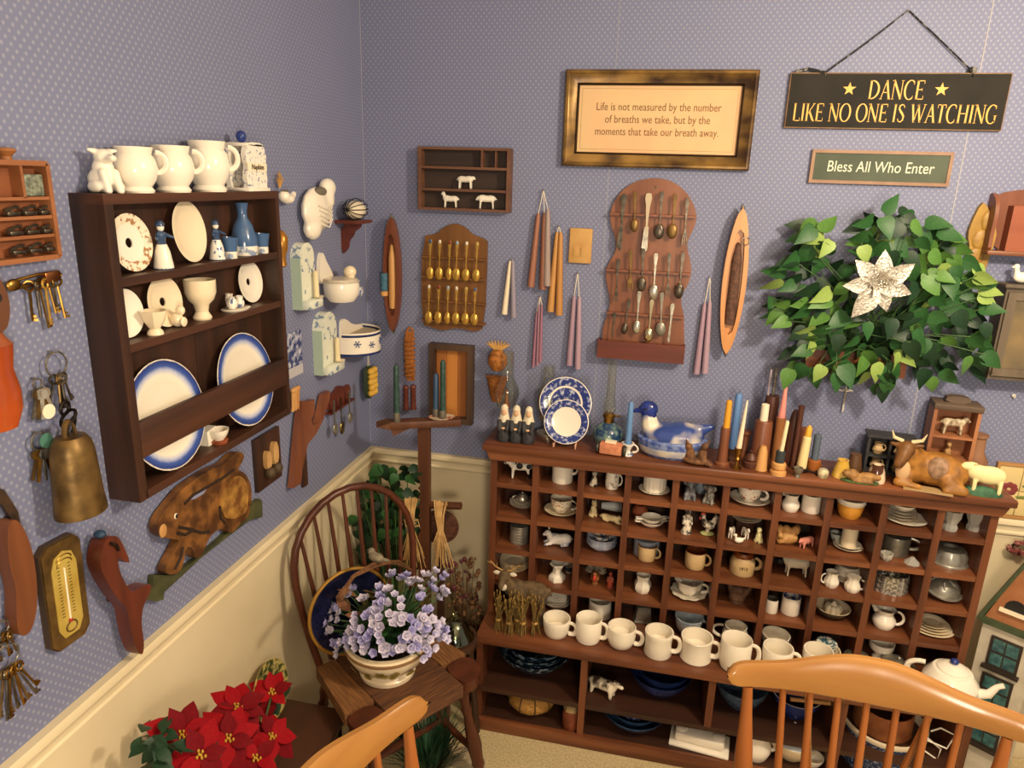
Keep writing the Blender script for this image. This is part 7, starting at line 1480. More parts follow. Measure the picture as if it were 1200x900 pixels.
for k in range(8):
    x0 = -.125 + .25 * k / 7; x1 = x0 * 1.38
    zt = .735 + .215 * math.sqrt(max(0, 1 - (x1 / .205) ** 2)); p0 = Vector((x0, .150, .445)); p1 = Vector((x1, .150 + (zt - .44) * .15, zt))
    part('spindle', B().tube([p0, p0 + (p1 - p0) * .35, p1], [.0055, .0085, .005], 8), WD, wc)
def seatpatch(nm, pts, m, z0=.425, z1=.442):
    n = len(pts); b = B(); b.add([(x, y, z0) for x, y in pts] + [(x, y, z1) for x, y in pts], [tuple(range(n))[::-1], tuple(range(n, 2 * n))] + [(i, (i + 1) % n, n + (i + 1) % n, n + i) for i in range(n)]); part(nm, b, m, wc)
seatpatch('seat_board', smooth_outline([(-.20, -.185), (.20, -.185), (.205, -.08), (.17, .18), (-.17, .18), (-.205, -.08)], 2), WD, .408, .432)
seatpatch('woven_panel', [(-.115, -.200), (.115, -.200), (.115, .165), (-.115, .165)], RUSH, .405, .446)
seatpatch('woven_panel', [(-.208, -.09), (-.118, -.09), (-.118, .14), (-.178, .14)], RUSH2, .410, .447)
seatpatch('woven_panel', [(.118, -.09), (.208, -.09), (.178, .14), (.118, .14)], RUSH2, .410, .447)
for s in (-1, 1): seatpatch('corner_block', smooth_outline([(s * .118, -.092), (s * .21, -.092), (s * .215, -.16), (s * .17, -.20), (s * .118, -.196)], 2), WD, .406, .444)
def turned(b, p0, p1, r, prof=((0, .8), (.12, 1), (.2, .65), (.24, .9), (.3, .7), (.55, 1.25), (.68, .95), (.72, 1.1), (.76, .7), (1, .55))):
    p0, p1 = Vector(p0), Vector(p1); b.tube([p0 + (p1 - p0) * t for t, _ in prof], [r * q for _, q in prof], 10); return b
legs = {}
for s in (-1, 1):
    for f in (-1, 1):
        p0 = (s * .15, f * .13 - .01, .41); p1 = (s * .20, f * .20 - .01, 0); legs[(s, f)] = (Vector(p0), Vector(p1)); part('leg', turned(B(), p0, p1, .019), WD, wc)
for s in (-1, 1):
    a = legs[(s, -1)]; c = legs[(s, 1)]; p = a[0].lerp(a[1], .62); q = c[0].lerp(c[1], .62); part('stretcher', B().tube([p, p.lerp(q, .5), q], [.008, .014, .008], 8), WD, wc)
part('stretcher', B().tube([(-.178, -.01, .16), (0, -.01, .16), (.178, -.01, .16)], [.008, .014, .008], 8), WD, wc)

# ---------------------------------------------------------------- maple chairs round the (unseen) table
def maple_chair(label, loc, rz):
    c = empty('maple_chair', label, 'chair', loc, (0, 0, rz), 'maple spindle-back chairs')
    b = B(); n = 56; vs = []; fs = []
    yy = lambda x: .20 + .052 * (1 - (x / .255) ** 2)
    for k in range(n + 1):
        u = -1 + 2 * k / n; x = .255 * u; au = abs(u)
        w_ = min(1, max(0, (au - .06) / .66)); zt = 1.038 - .027 * w_ * w_ * (3 - 2 * w_)
        zb = .960 - .006 * math.cos(pi * u)
        if au > .86: q = (au - .86) / .14; e = 1 - math.sqrt(max(0, 1 - q ** 2.4)); zm = zt * .55 + zb * .45; zt = zm + (zt - zm) * (1 - e * .97); zb = zm + (zb - zm) * (1 - e * .97)
        y = yy(x); la = .012
        for (dy, z) in ((-.012, zb + .005), (-.013, (zt + zb) / 2), (-.010, zt - .006), (-.004, zt), (.006, zt), (.012, zt - .006), (.011, (zt + zb) / 2), (.012, zb + .005), (.006, zb), (-.006, zb)): vs.append((x, y + dy + (z - .96) * .15, z))
    for k in range(n):
        for j in range(10): fs.append((k * 10 + j, k * 10 + (j + 1) % 10, (k + 1) * 10 + (j + 1) % 10, (k + 1) * 10 + j))
    fs += [tuple(range(10)), tuple(range(n * 10 + 9, n * 10 - 1, -1))]
    b.add(vs, fs); part('crest_rail', b, MAPLE, c)
    for s in (-1, 1):
        p1 = Vector((s * .215, yy(.215) - .002, .966)); p0 = Vector((s * .185, .150, .45))
        prof = [(0, .011), (.1, .013), (.3, .012), (.42, .017), (.50, .013), (.515, .018), (.53, .013), (.545, .018), (.56, .013), (.62, .019), (.75, .016), (.9, .011), (1, .009)]
        part('back_post', B().tube([p0 + (p1 - p0) * t for t, _ in prof], [r for _, r in prof], 12), MAPLEZ, c)
    for k in range(7):
        x1 = -.150 + .05 * k; p1 = Vector((x1, yy(x1), .964)); p0 = Vector((x1 * .8, .165, .45)); part('spindle', B().tube([p0, p0 + (p1 - p0) * .45, p1], [.0065, .0085, .006], 10), MAPLEZ, c)
    for s in (-1, 1): part('brace_spindle', B().tube([(s * .03, .285, .44), (s * .105, yy(.105) + .002, .964)], [.0075, .006], 8), MAPLEZ, c)
    part('tail_block', B().box(-.045, .045, .18, .31, .415, .44, c=.008), MAPLE, c)
    pts = smooth_outline([(-.20, -.20), (.20, -.20), (.215, 0), (.19, .19), (-.19, .19), (-.215, 0)], 2); n = len(pts)
    part('seat', B().add([(x, y, .415) for x, y in pts] + [(x * 1.02, y * 1.02, .432) for x, y in pts] + [(x, y, .45) for x, y in pts], [tuple(range(n))[::-1], tuple(range(2 * n, 3 * n))] + [(l * n + i, l * n + (i + 1) % n, (l + 1) * n + (i + 1) % n, (l + 1) * n + i) for l in range(2) for i in range(n)]), MAPLE, c)
    for s in (-1, 1):
        for f in (-1, 1): part('leg', turned(B(), (s * .15, f * .14, .42), (s * .205, f * .205, 0), .02), MAPLEZ, c)
        part('stretcher', B().tube([(s * .182, -.176, .17), (s * .182, 0, .17), (s * .182, .176, .17)], [.008, .013, .008], 8), MAPLEZ, c)
    part('stretcher', B().tube([(-.182, 0, .17), (0, 0, .17), (.182, 0, .17)], [.008, .013, .008], 8), MAPLEZ, c)
maple_chair('honey maple spindle-back chair in front of the cabinet', (1.457, -1.385, 0), -.055)
maple_chair('honey maple chair showing only its crest end beside the rush seat', (.845, -1.665, 0), 1.39)

# ---------------------------------------------------------------- flower pot and trinkets on the rush seat
C = Vector((.328, -.668, .447))
t = empty('flower_pot', 'cream ceramic bowl pot with olive leaf decoration on the rush seat', 'pot', C); t.scale = (1.13, 1.13, 1.05)
part('body', B().lathe([(0, 0), (.072, 0), (.074, .012), (.064, .022), (.092, .05), (.108, .082), (.110, .10), (.105, .104), (.108, .112), (.101, .112), (.098, .09), (0, .085)], 40), CREAMC, t)
part('rim_band', B().lathe([(.1105, .092), (.112, .096), (.1115, .1), (.109, .101)], 40), mat('rim_brown', '#8c6a48', .4), t)
part('soil', B().lathe([(0, .098), (.1, .096)], 24), mat('soil', '#2e221a', .95), t)
OLV = mat('olive_leaf_print', '#7a6c2e', .5, col2='#a08c44', scale=40)
for k in range(6):
    a = -2.2 + k * .42; lb = B()
    for j, q in enumerate((-.7, 0, .7)): lb.leaf(.024, .018, M=Matrix.Rotation(q, 4, 'Z'), bend=.0)
    M = tr(.1015 * math.cos(a), .1015 * math.sin(a), .060) @ Matrix.Rotation(a, 4, 'Z') @ Matrix.Rotation(pi / 2 + .42, 4, 'Y') @ Matrix.Rotation(1.4 * k, 4, 'Z')
    o_ = part('leaf_decoration', lb, OLV, t); o_.matrix_local = M
pl = empty('violet_bouquet', 'mound of pale lilac artificial violets growing from the cream pot', 'flowers', C + Vector((0, 0, .098)))
LIL = [mat('lilac', '#b3aed0', .6, col2='#d3cee2', scale=60), mat('lilac_deep', '#938fc4', .6, col2='#b5b0d8', scale=60), mat('lilac_pale', '#d6d0dc', .6, col2='#c2bcd6', scale=60)]
def blossom():
    b = B()
    for k in range(5): M = Matrix.Rotation(k * 2 * pi / 5, 4, 'Z') @ Matrix.Rotation(-.5, 4, 'Y'); b.leaf(1, .95, M=M, bend=-.25)
    for k in range(4): M = Matrix.Rotation(k * pi / 2 + .4, 4, 'Z') @ Matrix.Rotation(-1.0, 4, 'Y'); b.leaf(.7, .6, M=M, bend=-.2)
    b.ell((0, 0, .12), .16, 6); return b
BLM = [blossom().mesh('flower', m_) for m_ in LIL]
random.seed(21)
LV = [B().leaf(1, .5, bend=.2).mesh('leaf', m_) for m_ in (LM[0], LM[1])]
fpx = [(357, 333), (390, 345), (420, 350), (365, 352), (345, 345), (455, 335), (470, 345), (485, 345), (505, 395), (490, 385), (460, 375), (440, 380), (475, 400), (420, 405), (405, 355), (215, 378), (240, 380), (268, 402), (238, 395), (305, 382), (325, 390), (345, 400), (310, 400), (330, 420), (322, 450), (310, 430), (345, 425), (170, 415), (185, 430), (175, 450), (190, 472), (160, 485), (180, 492), (255, 455), (275, 450), (290, 470), (265, 490), (285, 500), (310, 490), (310, 520), (255, 510), (235, 505), (215, 530), (190, 525), (195, 550), (245, 525), (265, 530), (270, 560), (255, 550), (300, 558), (335, 545), (340, 565), (355, 555), (375, 465), (370, 480), (405, 475), (425, 460), (440, 470), (450, 485), (410, 515), (435, 500), (380, 520), (375, 545), (390, 550), (415, 545), (440, 535), (435, 555), (465, 555), (455, 545), (470, 500), (490, 490), (480, 480), (495, 520), (505, 505), (460, 470), (485, 525), (445, 440), (365, 460), (330, 380), (400, 500), (350, 465), (300, 440), (222, 510), (450, 515)]
stm = B()
fpx += [(a + random.uniform(-16, 16), b_ + random.uniform(-14, 14)) for a, b_ in fpx]
for k, (fx, fy) in enumerate(fpx):
    px, py = 320 + fx / 2.5, 540 + fy / 2.5
    # place each blossom on a dome over the pot
    d = ray(px, py).normalized(); cc = C + Vector((0, .01, .13)); ax = Vector((.165, .125, .125)); o_ = CP - cc
    oa = Vector((o_.x / ax.x, o_.y / ax.y, o_.z / ax.z)); da = Vector((d.x / ax.x, d.y / ax.y, d.z / ax.z))
    A_, B_, C_ = da.dot(da), oa.dot(da), oa.dot(oa) - 1; disc = B_ * B_ - A_ * C_
    tt = (-B_ - math.sqrt(disc)) / A_ if disc > 0 else -B_ / A_
    Q = CP + d * tt + Vector((random.uniform(-.012, .012), random.uniform(-.012, .012), random.uniform(-.006, .006)))
    nrm = (Q - cc + Vector((0, -.05, .05))).normalized(); sz = random.uniform(.016, .021)
    M = tr(*(Q - pl.location)) @ nrm.to_track_quat('Z', 'Y').to_matrix().to_4x4() @ Matrix.Rotation(random.uniform(0, 6), 4, 'Z') @ Matrix.Diagonal((sz, sz, sz, 1))
    f_ = bpy.data.objects.new('flower', BLM[k % 3]); COL.objects.link(f_); f_.parent = pl; f_.matrix_local = M
    base = Vector((random.uniform(-.04, .04), random.uniform(-.04, .04), -.01)); stm.tube([base, base.lerp(Q - pl.location, .5) + Vector((0, 0, .02)), Q - pl.location], .0014, 4)
part('stems', stm, mat('stem_green', '#3c5a2c', .6), pl)
for k in range(60):
    a = random.uniform(0, 6.28); e = random.uniform(.1, 1.2); r_ = random.uniform(.03, .12); sz = random.uniform(.05, .09)
    M = tr(r_ * .5 * math.cos(a), r_ * .5 * math.sin(a), random.uniform(0, .08)) @ Matrix.Rotation(a, 4, 'Z') @ Matrix.Rotation(-e, 4, 'Y') @ Matrix.Diagonal((sz, sz, sz, 1))
    f_ = bpy.data.objects.new('leaf', LV[k % 2]); COL.objects.link(f_); f_.parent = pl; f_.matrix_local = M
# gold rimmed navy bowl leaning against the bow
P = hz(411, 716, .605)
t = empty('gold_rim_bowl', 'gold rimmed navy blue bowl standing on edge behind the violets', 'bowl', P)
t.rotation_euler = Vector((.81, -.65, .16)).normalized().to_track_quat('Z', 'Y').to_euler()
part('bowl', B().lathe([(0, -.028), (.06, -.026), (.11, -.008), (.13, .0), (.128, .003), (.108, -.004), (.06, -.020), (0, -.022)], 40), cer('night_blue', '#12142c', '#1b1e40', scale=20), t); part('rim', B().tube([(.13 * math.cos(q), .13 * math.sin(q), 0) for q in [2 * pi * k / 40 for k in range(40)]], .0055, 8, closed=True), mat('gold_rim', '#b08438', .35, .6), t)
AUT = mat('autumn_leaf', '#6e4630', .7, col2='#8f5f40', scale=30); AUT2 = mat('olive_leaf', '#6b6638', .7)
t = empty('autumn_spray', 'spray of faded brown and olive leaves tucked behind the violets', 'leaves', C + Vector((-.05, .02, .12)))
for k in range(9):
    a = random.uniform(1.2, 4.4); M = tr(random.uniform(-.07, .03), random.uniform(-.02, .03), random.uniform(.02, .11)) @ Matrix.Rotation(a, 4, 'Z') @ Matrix.Rotation(-.7, 4, 'Y') @ Matrix.Rotation(random.uniform(-.6, .6), 4, 'X') @ Matrix.Diagonal((.06, .06, .06, 1))
    o_ = bpy.data.objects.new('leaf', LV[0] if 0 else B().leaf(1, .6, bend=.25).mesh('leaf', (AUT, AUT2)[k % 2])); COL.objects.link(o_); o_.parent = t; o_.matrix_local = M
part('stalk', B().tube([(0, 0, -.02), (-.02, 0, .05), (-.04, .01, .1)], .002, 5), AUT, t)
A = [lw(px, py, .30) for px, py in ((398, 700), (415, 675), (440, 662), (465, 660), (482, 668), (492, 690), (495, 715))]
vn = empty('grapevine_handle', 'twisted grapevine hoop arching over the violets', 'vine hoop', A[0])
for k in range(4): part('vine', B().tube([q - A[0] + Vector((random.uniform(-.006, .006), random.uniform(-.006, .006), random.uniform(-.006, .006))) for q in A], .0042, 6), mat('vine_brown', '#5e3c24', .8, col2='#7a5230', scale=60), vn)
P = lw(441, 654, .30)
t = empty('bird_figurine', 'little grey-brown artificial bird perched on the grapevine hoop', 'figurine', P + Vector((0, 0, -.012)), (0, 0, -.3))
part('body', blob([('e', (0, 0, .014), (.026, .015, .014)), ('e', (-.018, 0, .028), (.012, .011, .011)), ('c', (.02, 0, .014), (.045, 0, .018), .007, .004), ('c', (-.028, 0, .028), (-.036, 0, .027), .003, .0015)], .0022, mat('bird_feather', '#8a8068', .8, col2='#5f5646', scale=70)), None, t); part('eye', B().ell((-.022, -.010, .031), .002, 6), BLACK, t)

# ---------------------------------------------------------------- candle stand in the corner
SX, SY = .283, -.20
CSW = wood('stand_wood', '#4c2c1c', '#673e26', 'z', .45)
cs = empty('candle_stand', 'tall brown wooden candle stand with notched post in the corner', 'candle stand', (SX, SY, 0))
z_ = [(.020, 0), (.020, 1.06), (-.020, 1.06)]
for k in range(7): zz = .90 - k * .035; z_ += [(-.020, zz), (-.013, zz - .008), (-.013, zz - .026), (-.020, zz - .034)] if k else [(-.020, zz)]
z_ += [(-.020, 0)]
part('post', B().prism(z_, -.012, .012), CSW, cs)
Ma = tr(0, -.012, 1.072) @ rotm(0, 0, .42)
part('arm', B().box(-.115, .125, -.022, .022, -.012, .012, M=Ma, c=.002), CSW, cs); part('arm_end', B().prism([(-.155, 0), (-.11, -.012), (-.11, .012)], -.03, .03, M=Ma), CSW, cs)
part('brace', B().prism([(-.11, -.012), (-.04, -.012), (-.1, -.04)], -.012, .012, M=Ma), CSW, cs)
for s in (-1, 1): part('foot', B().box(-.16, .16, -.018, .018, 0, .035, M=rotm(0, 0, pi / 4 * s), c=.004), CSW, cs)
part('crossbar', B().tube([(-.11, .02, .745), (.13, .005, .775)], .014, 8), CSW, cs); part('upright', B().box(.052, .074, -.02, .002, .04, .75), DKW, cs)
GRW = mat('green_speckled_wax', '#1f3a34', .5, col2='#35544a', scale=90)
P1 = cs.location + (Ma @ Vector((-.088, -.012, .012))); P2 = cs.location + (Ma @ Vector((.065, -.004, .012))); P3 = cs.location + (Ma @ Vector((.045, .016, .012)))
for P_, h_, lab, m_ in ((P1, .2, 'dark green speckled candle at the left end of the candle stand', GRW), (P2, .21, 'dark green speckled candle on the painted dish of the candle stand', GRW), (P3, .16, 'blue-grey candle half hidden on the candle stand dish', wax('dullblue', '#3c5674'))):
    q = solid('candle_cup', 'metal socket under the ' + lab.replace(' on the painted dish of', ' beside the dish on'), 'candle holder', B().lathe([(0, 0), (.012, 0), (.012, .03), (.010, .032), (0, .03)], 14), PEWT, P_); candle('stand_candle', lab, P_ + Vector((0, 0, .031)), .0105, h_ - .035, m_, .85)
P = cs.location + (Ma @ Vector((.062, .002, .0122))); solid('painted_dish', 'small painted oval dish on the arm of the candle stand', 'dish', B().lathe([(0, 0), (.034, 0), (.042, .006), (.04, .007), (.03, .003), (0, .003)], 24, sx=1.1, sy=.7), cer('dish_floral', '#c9b59c', '#a85c4c', scale=60, lo=.55, hi=.6), P, (0, 0, .42))
for (px, n, L_, lab) in ((483, 40, .27, 'raffia bow hanging on the crossbar left of the post'), (517, 30, .24, 'raffia strands draped over the right end of the crossbar')):
    P = bw(px, 590, .21); P = Vector((P.x, -.215, .775)); r_ = empty('raffia_bundle', lab, 'raffia', P); rb = B()
    for k in range(n):
        dx = random.uniform(-.042, .045); rb.tube([(dx * .5, .02, -.01), (dx * .6, -.006, .012 + random.uniform(0, .012)), (dx * .4, -.014, -.03), (dx * .25 + .004, -.014, -L_ * .35), (dx * 1.1 + .012, -.012 + random.uniform(-.01, .01), -L_ * random.uniform(.6, 1))], .0016, 4)
    part('strands', rb, mat('raffia', '#cfa86e', .8, col2='#b48c54', scale=40), r_)
    if n > 35: part('bow', B().tube([(.0, -.018, -.07), (.03, -.022, -.05), (.034, -.02, -.075), (.004, -.02, -.085), (-.02, -.02, -.06), (-.014, -.02, -.085), (.0, -.018, -.08)], .003, 6), mat('raffia', '#c79a5e', .8), r_)
solid('wicker_wheel', 'reddish woven wicker disc hanging behind the notched post', 'wicker disc', B().lathe([(0, -.006), (.055, -.006), (.062, 0), (.055, .006), (0, .006)], 28).tube([(.062 * math.cos(q), .062 * math.sin(q), 0) for q in [2 * pi * k / 28 for k in range(28)]], .006, 6, closed=True), mat('wicker_red', '#3c2015', .7, col2='#5e3620', scale=60, stretch=(1, 3, 1), bump=.6), (SX + .04, SY + .05, .66), (pi / 2, 0, .2))
# green ivy in the corner
random.seed(33)
ci = empty('corner_ivy', 'dark green ivy plant growing behind the bow-back chair', 'plant', (.17, -.17, 0))
part('pot', B().lathe([(0, 0), (.08, 0), (.10, .18), (.106, .18), (.106, .2), (.095, .2), (.09, .17), (0, .16)], 24), mat('terracotta', '#9a5130', .7), ci)
ist = B(); n_ = 0
while n_ < 200:
    x, y = random.uniform(395, 492), random.uniform(545, 668)
    lim = 395 + max(0, (640 - y)) * .55 if y < 640 else 395
    if x < lim - 6 or (x > 470 and y < 590 and random.random() < .3): continue
    Q = bw(x, y, random.uniform(.06, .24))
    if Q.x < .03: Q.x = .03 + random.uniform(0, .03)
    a = random.uniform(-2.6, -.5); sz = random.uniform(.04, .058); k = random.choice((0, 0, 1))
    M = tr(*(Q - ci.location)) @ Matrix.Rotation(-a, 4, 'Y') @ Matrix.Rotation(pi / 2 + random.uniform(-.6, .6), 4, 'X') @ Matrix.Rotation(random.uniform(-.5, .3), 4, 'Y') @ Matrix.Diagonal((sz, sz, sz, 1))
    o_ = bpy.data.objects.new('leaf', LEAFM[k]); COL.objects.link(o_); o_.parent = ci; o_.matrix_local = M
    if n_ % 4 == 0: ist.tube([(0, 0, .16), ((Q - ci.location) * .5 + Vector((0, 0, .12)))[:], (Q - ci.location)[:]], .002, 5)
    n_ += 1
part('stems', ist, mat('stem_green', '#3c5a2c', .6), ci)
# dried flowers and glass cloche
df = empty('dried_flowers', 'bunch of dried burgundy and brown flowers between chair and cabinet', 'dried flowers', (.43, -.17, 0))
sm, h1, h2_ = B(), B(), B()
for k in range(60):
    px, py = random.uniform(520, 566), random.uniform(655, 760); Q = bw(px, py, random.uniform(.12, .22)) - df.location
    sm.tube([(random.uniform(-.03, .03), random.uniform(-.02, .02), .1), (Q.x * .4, Q.y * .4, .3), Q], .0014, 4)
    for j in range(3): (h1 if (k % 3 == 0 and py < 710) else h2_).ell(Q + Vector((random.uniform(-.012, .012), random.uniform(-.012, .012), random.uniform(-.012, .012))), random.uniform(.005, .010), 6)
part('stems', sm, mat('dry_stem', '#5e4328', .9), df); tag(part('burgundy_heads', h1, mat('burgundy', '#5a2a30', .8), df), kind='stuff'); tag(part('brown_heads', h2_, mat('dry_brown', '#7a5432', .9, col2='#4a3020', scale=40), df), kind='stuff')
part('jar', B().lathe([(0, 0), (.06, 0), (.065, .12), (.05, .16), (.045, .16), (.055, .11), (0, .01)], 20), mat('stone_jar', '#6a5a48', .6), df)
C = Vector((.492, -.42, .0))
st = empty('glass_cloche', 'small clear glass dome lid beside the rush seat', 'glass dome', Vector((.455, -.40, .40)))
part('dome', B().lathe([(.062, 0), (.066, .004), (.055, .02), (.04, .05), (.022, .066), (.01, .07), (0, .07), (0, .068), (.02, .064), (.038, .048), (.053, .018), (.06, .002)], 28), GREENGL, st); part('knob', B().lathe([(.006, .069), (.006, .074), (.013, .082), (.012, .09), (0, .093)], 14), GREENGL, st)
t = empty('plant_stool', 'small dark wooden stool between chair and cabinet', 'stool', (.455, -.40, 0))
part('top', B().lathe([(0, .375), (.075, .375), (.08, .385), (.078, .4), (0, .4)], 24), DKW, t)
for k in range(3): a = k * 2.09 + .5; part('leg', B().tube([(.05 * math.cos(a), .05 * math.sin(a), .38), (.085 * math.cos(a), .085 * math.sin(a), 0)], [.012, .010], 8), DKW, t)

# ---------------------------------------------------------------- left corner: bench, plate, poinsettia
BY0, BY1, BZ = -1.52, -.775, .375
t = empty('low_bench', 'low dark wooden bench against the left wainscot', 'bench', (0, 0, 0))
part('top', B().box(.024, .25, BY0, BY1, BZ - .022, BZ, c=.003), DKX, t)
for y in (BY0 + .04, BY1 - .04): part('leg_board', B().box(.03, .24, y - .011, y + .011, 0, BZ - .022), DKW, t)
part('apron', B().box(.226, .24, BY0 + .03, BY1 - .03, BZ - .08, BZ - .022), DKX, t)
b_ = lw(318, 800, .05)
disc_plate('majolica_plate', 'olive and cream patterned decorative plate leaning on the wainscot behind the poinsettia', (.042, b_.y - .008, BZ + .086), .086, [cer('majolica_rim', '#c9b36c', '#8a7a3a', scale=30), cer('majolica_pattern', '#b8a866', '#3f4a2c', scale=60, lo=.46, hi=.56)], [0, 0, 0, 0, 0, 1, 1, 1, 1], (0, pi / 2 - .2, 0))
random.seed(8)
pc = lw(270, 880, .15)
pn = empty('poinsettia', 'red artificial poinsettia plant with dark green leaves at the lower left', 'plant', (.135, -1.13, BZ))
part('pot', B().lathe([(0, 0), (.06, 0), (.075, .09), (.08, .09), (.08, .1), (.07, .1), (0, .085)], 24), mat('gold_foil', '#8a6a2c', .35, .6), pn)
REDS = [mat('red_bract', '#860812', .7, col2='#9c0c18', scale=20, spec=.15), mat('red_bract_deep', '#600610', .7, col2='#780a14', scale=20, spec=.15)]
BR = [B().leaf(1, .62, bend=.22).mesh('bract', m_) for m_ in REDS]; GRL = [B().leaf(1, .62, bend=.25).mesh('leaf', m_) for m_ in (LM[0], mat('poin_green', '#17301e', .5, col2='#24452a', scale=25))]
pst = B(); sta = B()
for (px, py, off, sc, nn) in ((278, 830, .15, 1.05, 9), (268, 866, .19, 1.0, 9), (318, 864, .17, 1.05, 9), (213, 862, .13, 1.05, 8), (319, 812, .09, .85, 7), (235, 885, .2, .9, 7), (300, 890, .22, .9, 7)):
    Q = lw(px, py, off); nr = (Vector((.55, -.45, .75)) + Vector((random.uniform(-.3, .3), random.uniform(-.3, .3), random.uniform(-.1, .2)))).normalized()
    Rm = tr(*(Q - pn.location)) @ nr.to_track_quat('Z', 'Y').to_matrix().to_4x4()
    for k in range(nn):
        sz = random.uniform(.066, .084) * sc * (1 if k % 2 else .8); M = Rm @ Matrix.Rotation(k * 2 * pi / nn + random.uniform(-.2, .2), 4, 'Z') @ Matrix.Rotation(-.05 - .35 * (k % 2 == 0) + random.uniform(-.1, .25), 4, 'Y') @ Matrix.Diagonal((sz, sz, sz, 1))
        o_ = bpy.data.objects.new('bract', BR[random.choice((0, 0, 1))]); COL.objects.link(o_); o_.parent = pn; o_.matrix_local = M
    for k in range(7): a = k * 2.4; sta.ell(Rm @ Vector((.004 * math.sqrt(k) * math.cos(a), .004 * math.sqrt(k) * math.sin(a), .006)), (.0028, .0028, .004), 6)
    pst.tube([(0, 0, .08), ((Q - pn.location) * .6)[:], (Q - pn.location)[:]], .0028, 6)
    for k in range(7):
        sz = random.uniform(.05, .07); M = Rm @ tr(0, 0, -.03) @ Matrix.Rotation(random.uniform(0, 6.28), 4, 'Z') @ Matrix.Rotation(random.uniform(.2, .7), 4, 'Y') @ Matrix.Diagonal((sz, sz, sz, 1))
        o_ = bpy.data.objects.new('leaf', GRL[k % 2]); COL.objects.link(o_); o_.parent = pn; o_.matrix_local = M
for k in range(48):
    Q = lw(random.uniform(165, 215), random.uniform(858, 905), random.uniform(.06, .16)); sz = random.uniform(.036, .05); M = tr(*(Q - pn.location)) @ Matrix.Rotation(random.uniform(0, 6.28), 4, 'Z') @ Matrix.Rotation(random.uniform(-.5, .5), 4, 'Y') @ Matrix.Rotation(random.uniform(-.6, .6), 4, 'X') @ Matrix.Diagonal((sz, sz, sz, 1))
    o_ = bpy.data.objects.new('leaf', GRL[k % 2]); COL.objects.link(o_); o_.parent = pn; o_.matrix_local = M
part('stamens', sta, mat('stamen_yellow', '#c9a23c', .5), pn); part('stems', pst, mat('stem_green', '#3c5a2c', .6), pn)
# under the rush seat
P = hz(498, 893, .06)
t = empty('grass_tuft', 'tuft of dark green artificial grass under the rush seat', 'grass', (.43, -.60, 0)); gb_ = B()
for k in range(420):
    a = random.uniform(0, 6.28); r0 = random.uniform(0, .06); l_ = random.uniform(.12, .2); lean_ = random.uniform(.2, .9)
    p0 = Vector((r0 * math.cos(a), r0 * math.sin(a), .05)); p2 = p0 + Vector((math.cos(a) * l_ * math.sin(lean_), math.sin(a) * l_ * math.sin(lean_), l_ * math.cos(lean_)))
    w = Vector((-math.sin(a), math.cos(a), 0)) * .0018; pm = p0.lerp(p2, .5) + Vector((0, 0, .015)); gb_.add([p0 - w, p0 + w, pm + w, pm - w, p2], [(0, 1, 2, 3), (3, 2, 4)])
tag(part('blades', gb_, mat('grass_blade', '#1d3a26', .6, col2='#2c5434', scale=30), t), kind='stuff'); part('pot', B().lathe([(0, 0), (.06, 0), (.07, .055), (.062, .055), (0, .05)], 20), DKW, t)
P = hz(548, 893, .03)
t = empty('round_hassock', 'pale beige round cushion on the carpet beside the chair leg', 'cushion', (P.x - .01, P.y - .03, 0))
part('cushion', B().lathe([(0, 0), (.06, 0), (.075, .02), (.075, .045), (.055, .065), (.02, .07), (0, .068)], 28), mat('beige_cloth', '#a8987a', .9, col2='#95866a', scale=80, bump=.3), t); part('button', B().ell((0, 0, .069), (.008, .008, .003)), mat('beige_button', '#8e7e60', .8), t)
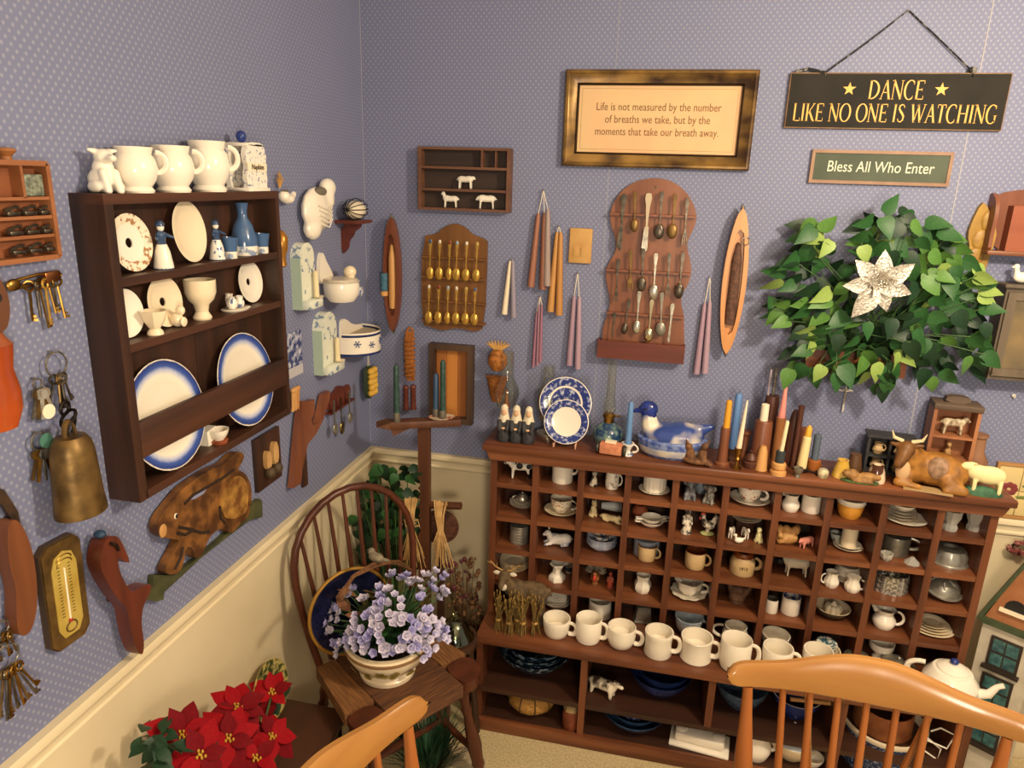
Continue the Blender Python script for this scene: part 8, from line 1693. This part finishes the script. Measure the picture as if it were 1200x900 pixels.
# dolls' house at the right of the cabinet
HO = Vector((2.12, -.135, 0)); HD = Vector((.82, -.572, 0))
t = empty('dolls_house', 'tall white toy house with green trimmed gable and brown gable front beside the cabinet', 'dolls house', HO, (0, 0, math.atan2(HD.y, HD.x)))
HWt, HE, HA, DP = .145, .590, .815, .12                               # width, eave, apex, depth
WHP = mat('house_white', '#c9c0ac', .7, col2='#b9af9a', scale=20); GRP = mat('house_green', '#39452f', .6, col2='#465238', scale=30); GAB = mat('gable_brown', '#9a623c', .6, col2='#a8704a', scale=20)
part('walls', B().box(-.012, HWt - .012, 0, DP, 0, HE), WHP, t); mid = HWt / 2 - .012
part('gable', B().prism([(-.012, HE), (HWt - .012, HE), (mid, HA)], .0, DP), GAB, t)
part('fascia', B().box(-.02, HWt - .004, -.012, DP, HE - .018, HE + .002), GRP, t)
for s in (-1, 1): part('roof_slope', B().prism([(mid, HA + .012), (mid + s * (HWt / 2 + .018), HE - .006), (mid + s * (HWt / 2 + .006), HE - .006), (mid, HA - .012)], -.014, DP + .01), GRP, t)
part('gable_window', B().prism([(mid - .03, HE + .05)] + [(mid - .03 * math.cos(q), HE + .055 + .034 * math.sin(q)) for q in [pi * k / 8 for k in range(9)]] + [(mid + .03, HE + .05)], -.002, .004), BLACK, t); part('gable_sill', B().box(mid - .04, mid + .04, -.012, .0, HE + .042, HE + .052), IVORY, t)
for z0 in (.435, .30, .15):
    w_ = part('window', B().box(mid - .042, mid + .042, -.006, .002, z0, z0 + .105), wood('window_dark', '#231c18', '#352a22', 'x', .5), t)
    for i in range(2):
        for j in range(2): part('pane', B().box(mid - .034 + i * .036, mid - .002 + i * .036, -.0075, -.004, z0 + .010 + j * .048, z0 + .050 + j * .048), mat('pane_teal', '#2c4a50', .2, col2='#46706c', scale=60), w_)
    part('sill', B().box(mid - .05, mid + .05, -.016, .0, z0 - .010, z0), wood('window_dark', '#231c18', '#352a22', 'x', .5), t)
P = hz(1146, 822, Z5)
C = hz(1147, 820, .40)
rw = empty('dried_wreath', 'small dried dark red flower wreath above the toy house at the right edge', 'wreath', bw(1204, 643, .03))
wb_ = B()
for k in range(70): a = random.uniform(0, 6.28); r_ = .035 + random.uniform(-.012, .012); wb_.ell((r_ * math.cos(a) * 1.3, random.uniform(-.012, .008), r_ * math.sin(a) * .6), random.uniform(.005, .009), 6)
part('flower_heads', wb_, mat('wreath_red', '#6e2c2c', .8, col2='#c9a490', scale=60, lo=.5, hi=.7), rw); part('hoop', B().tube([(.045 * math.cos(q), 0, .021 * math.sin(q)) for q in [2 * pi * k / 24 for k in range(24)]], .004, 6, closed=True), DKW, rw)
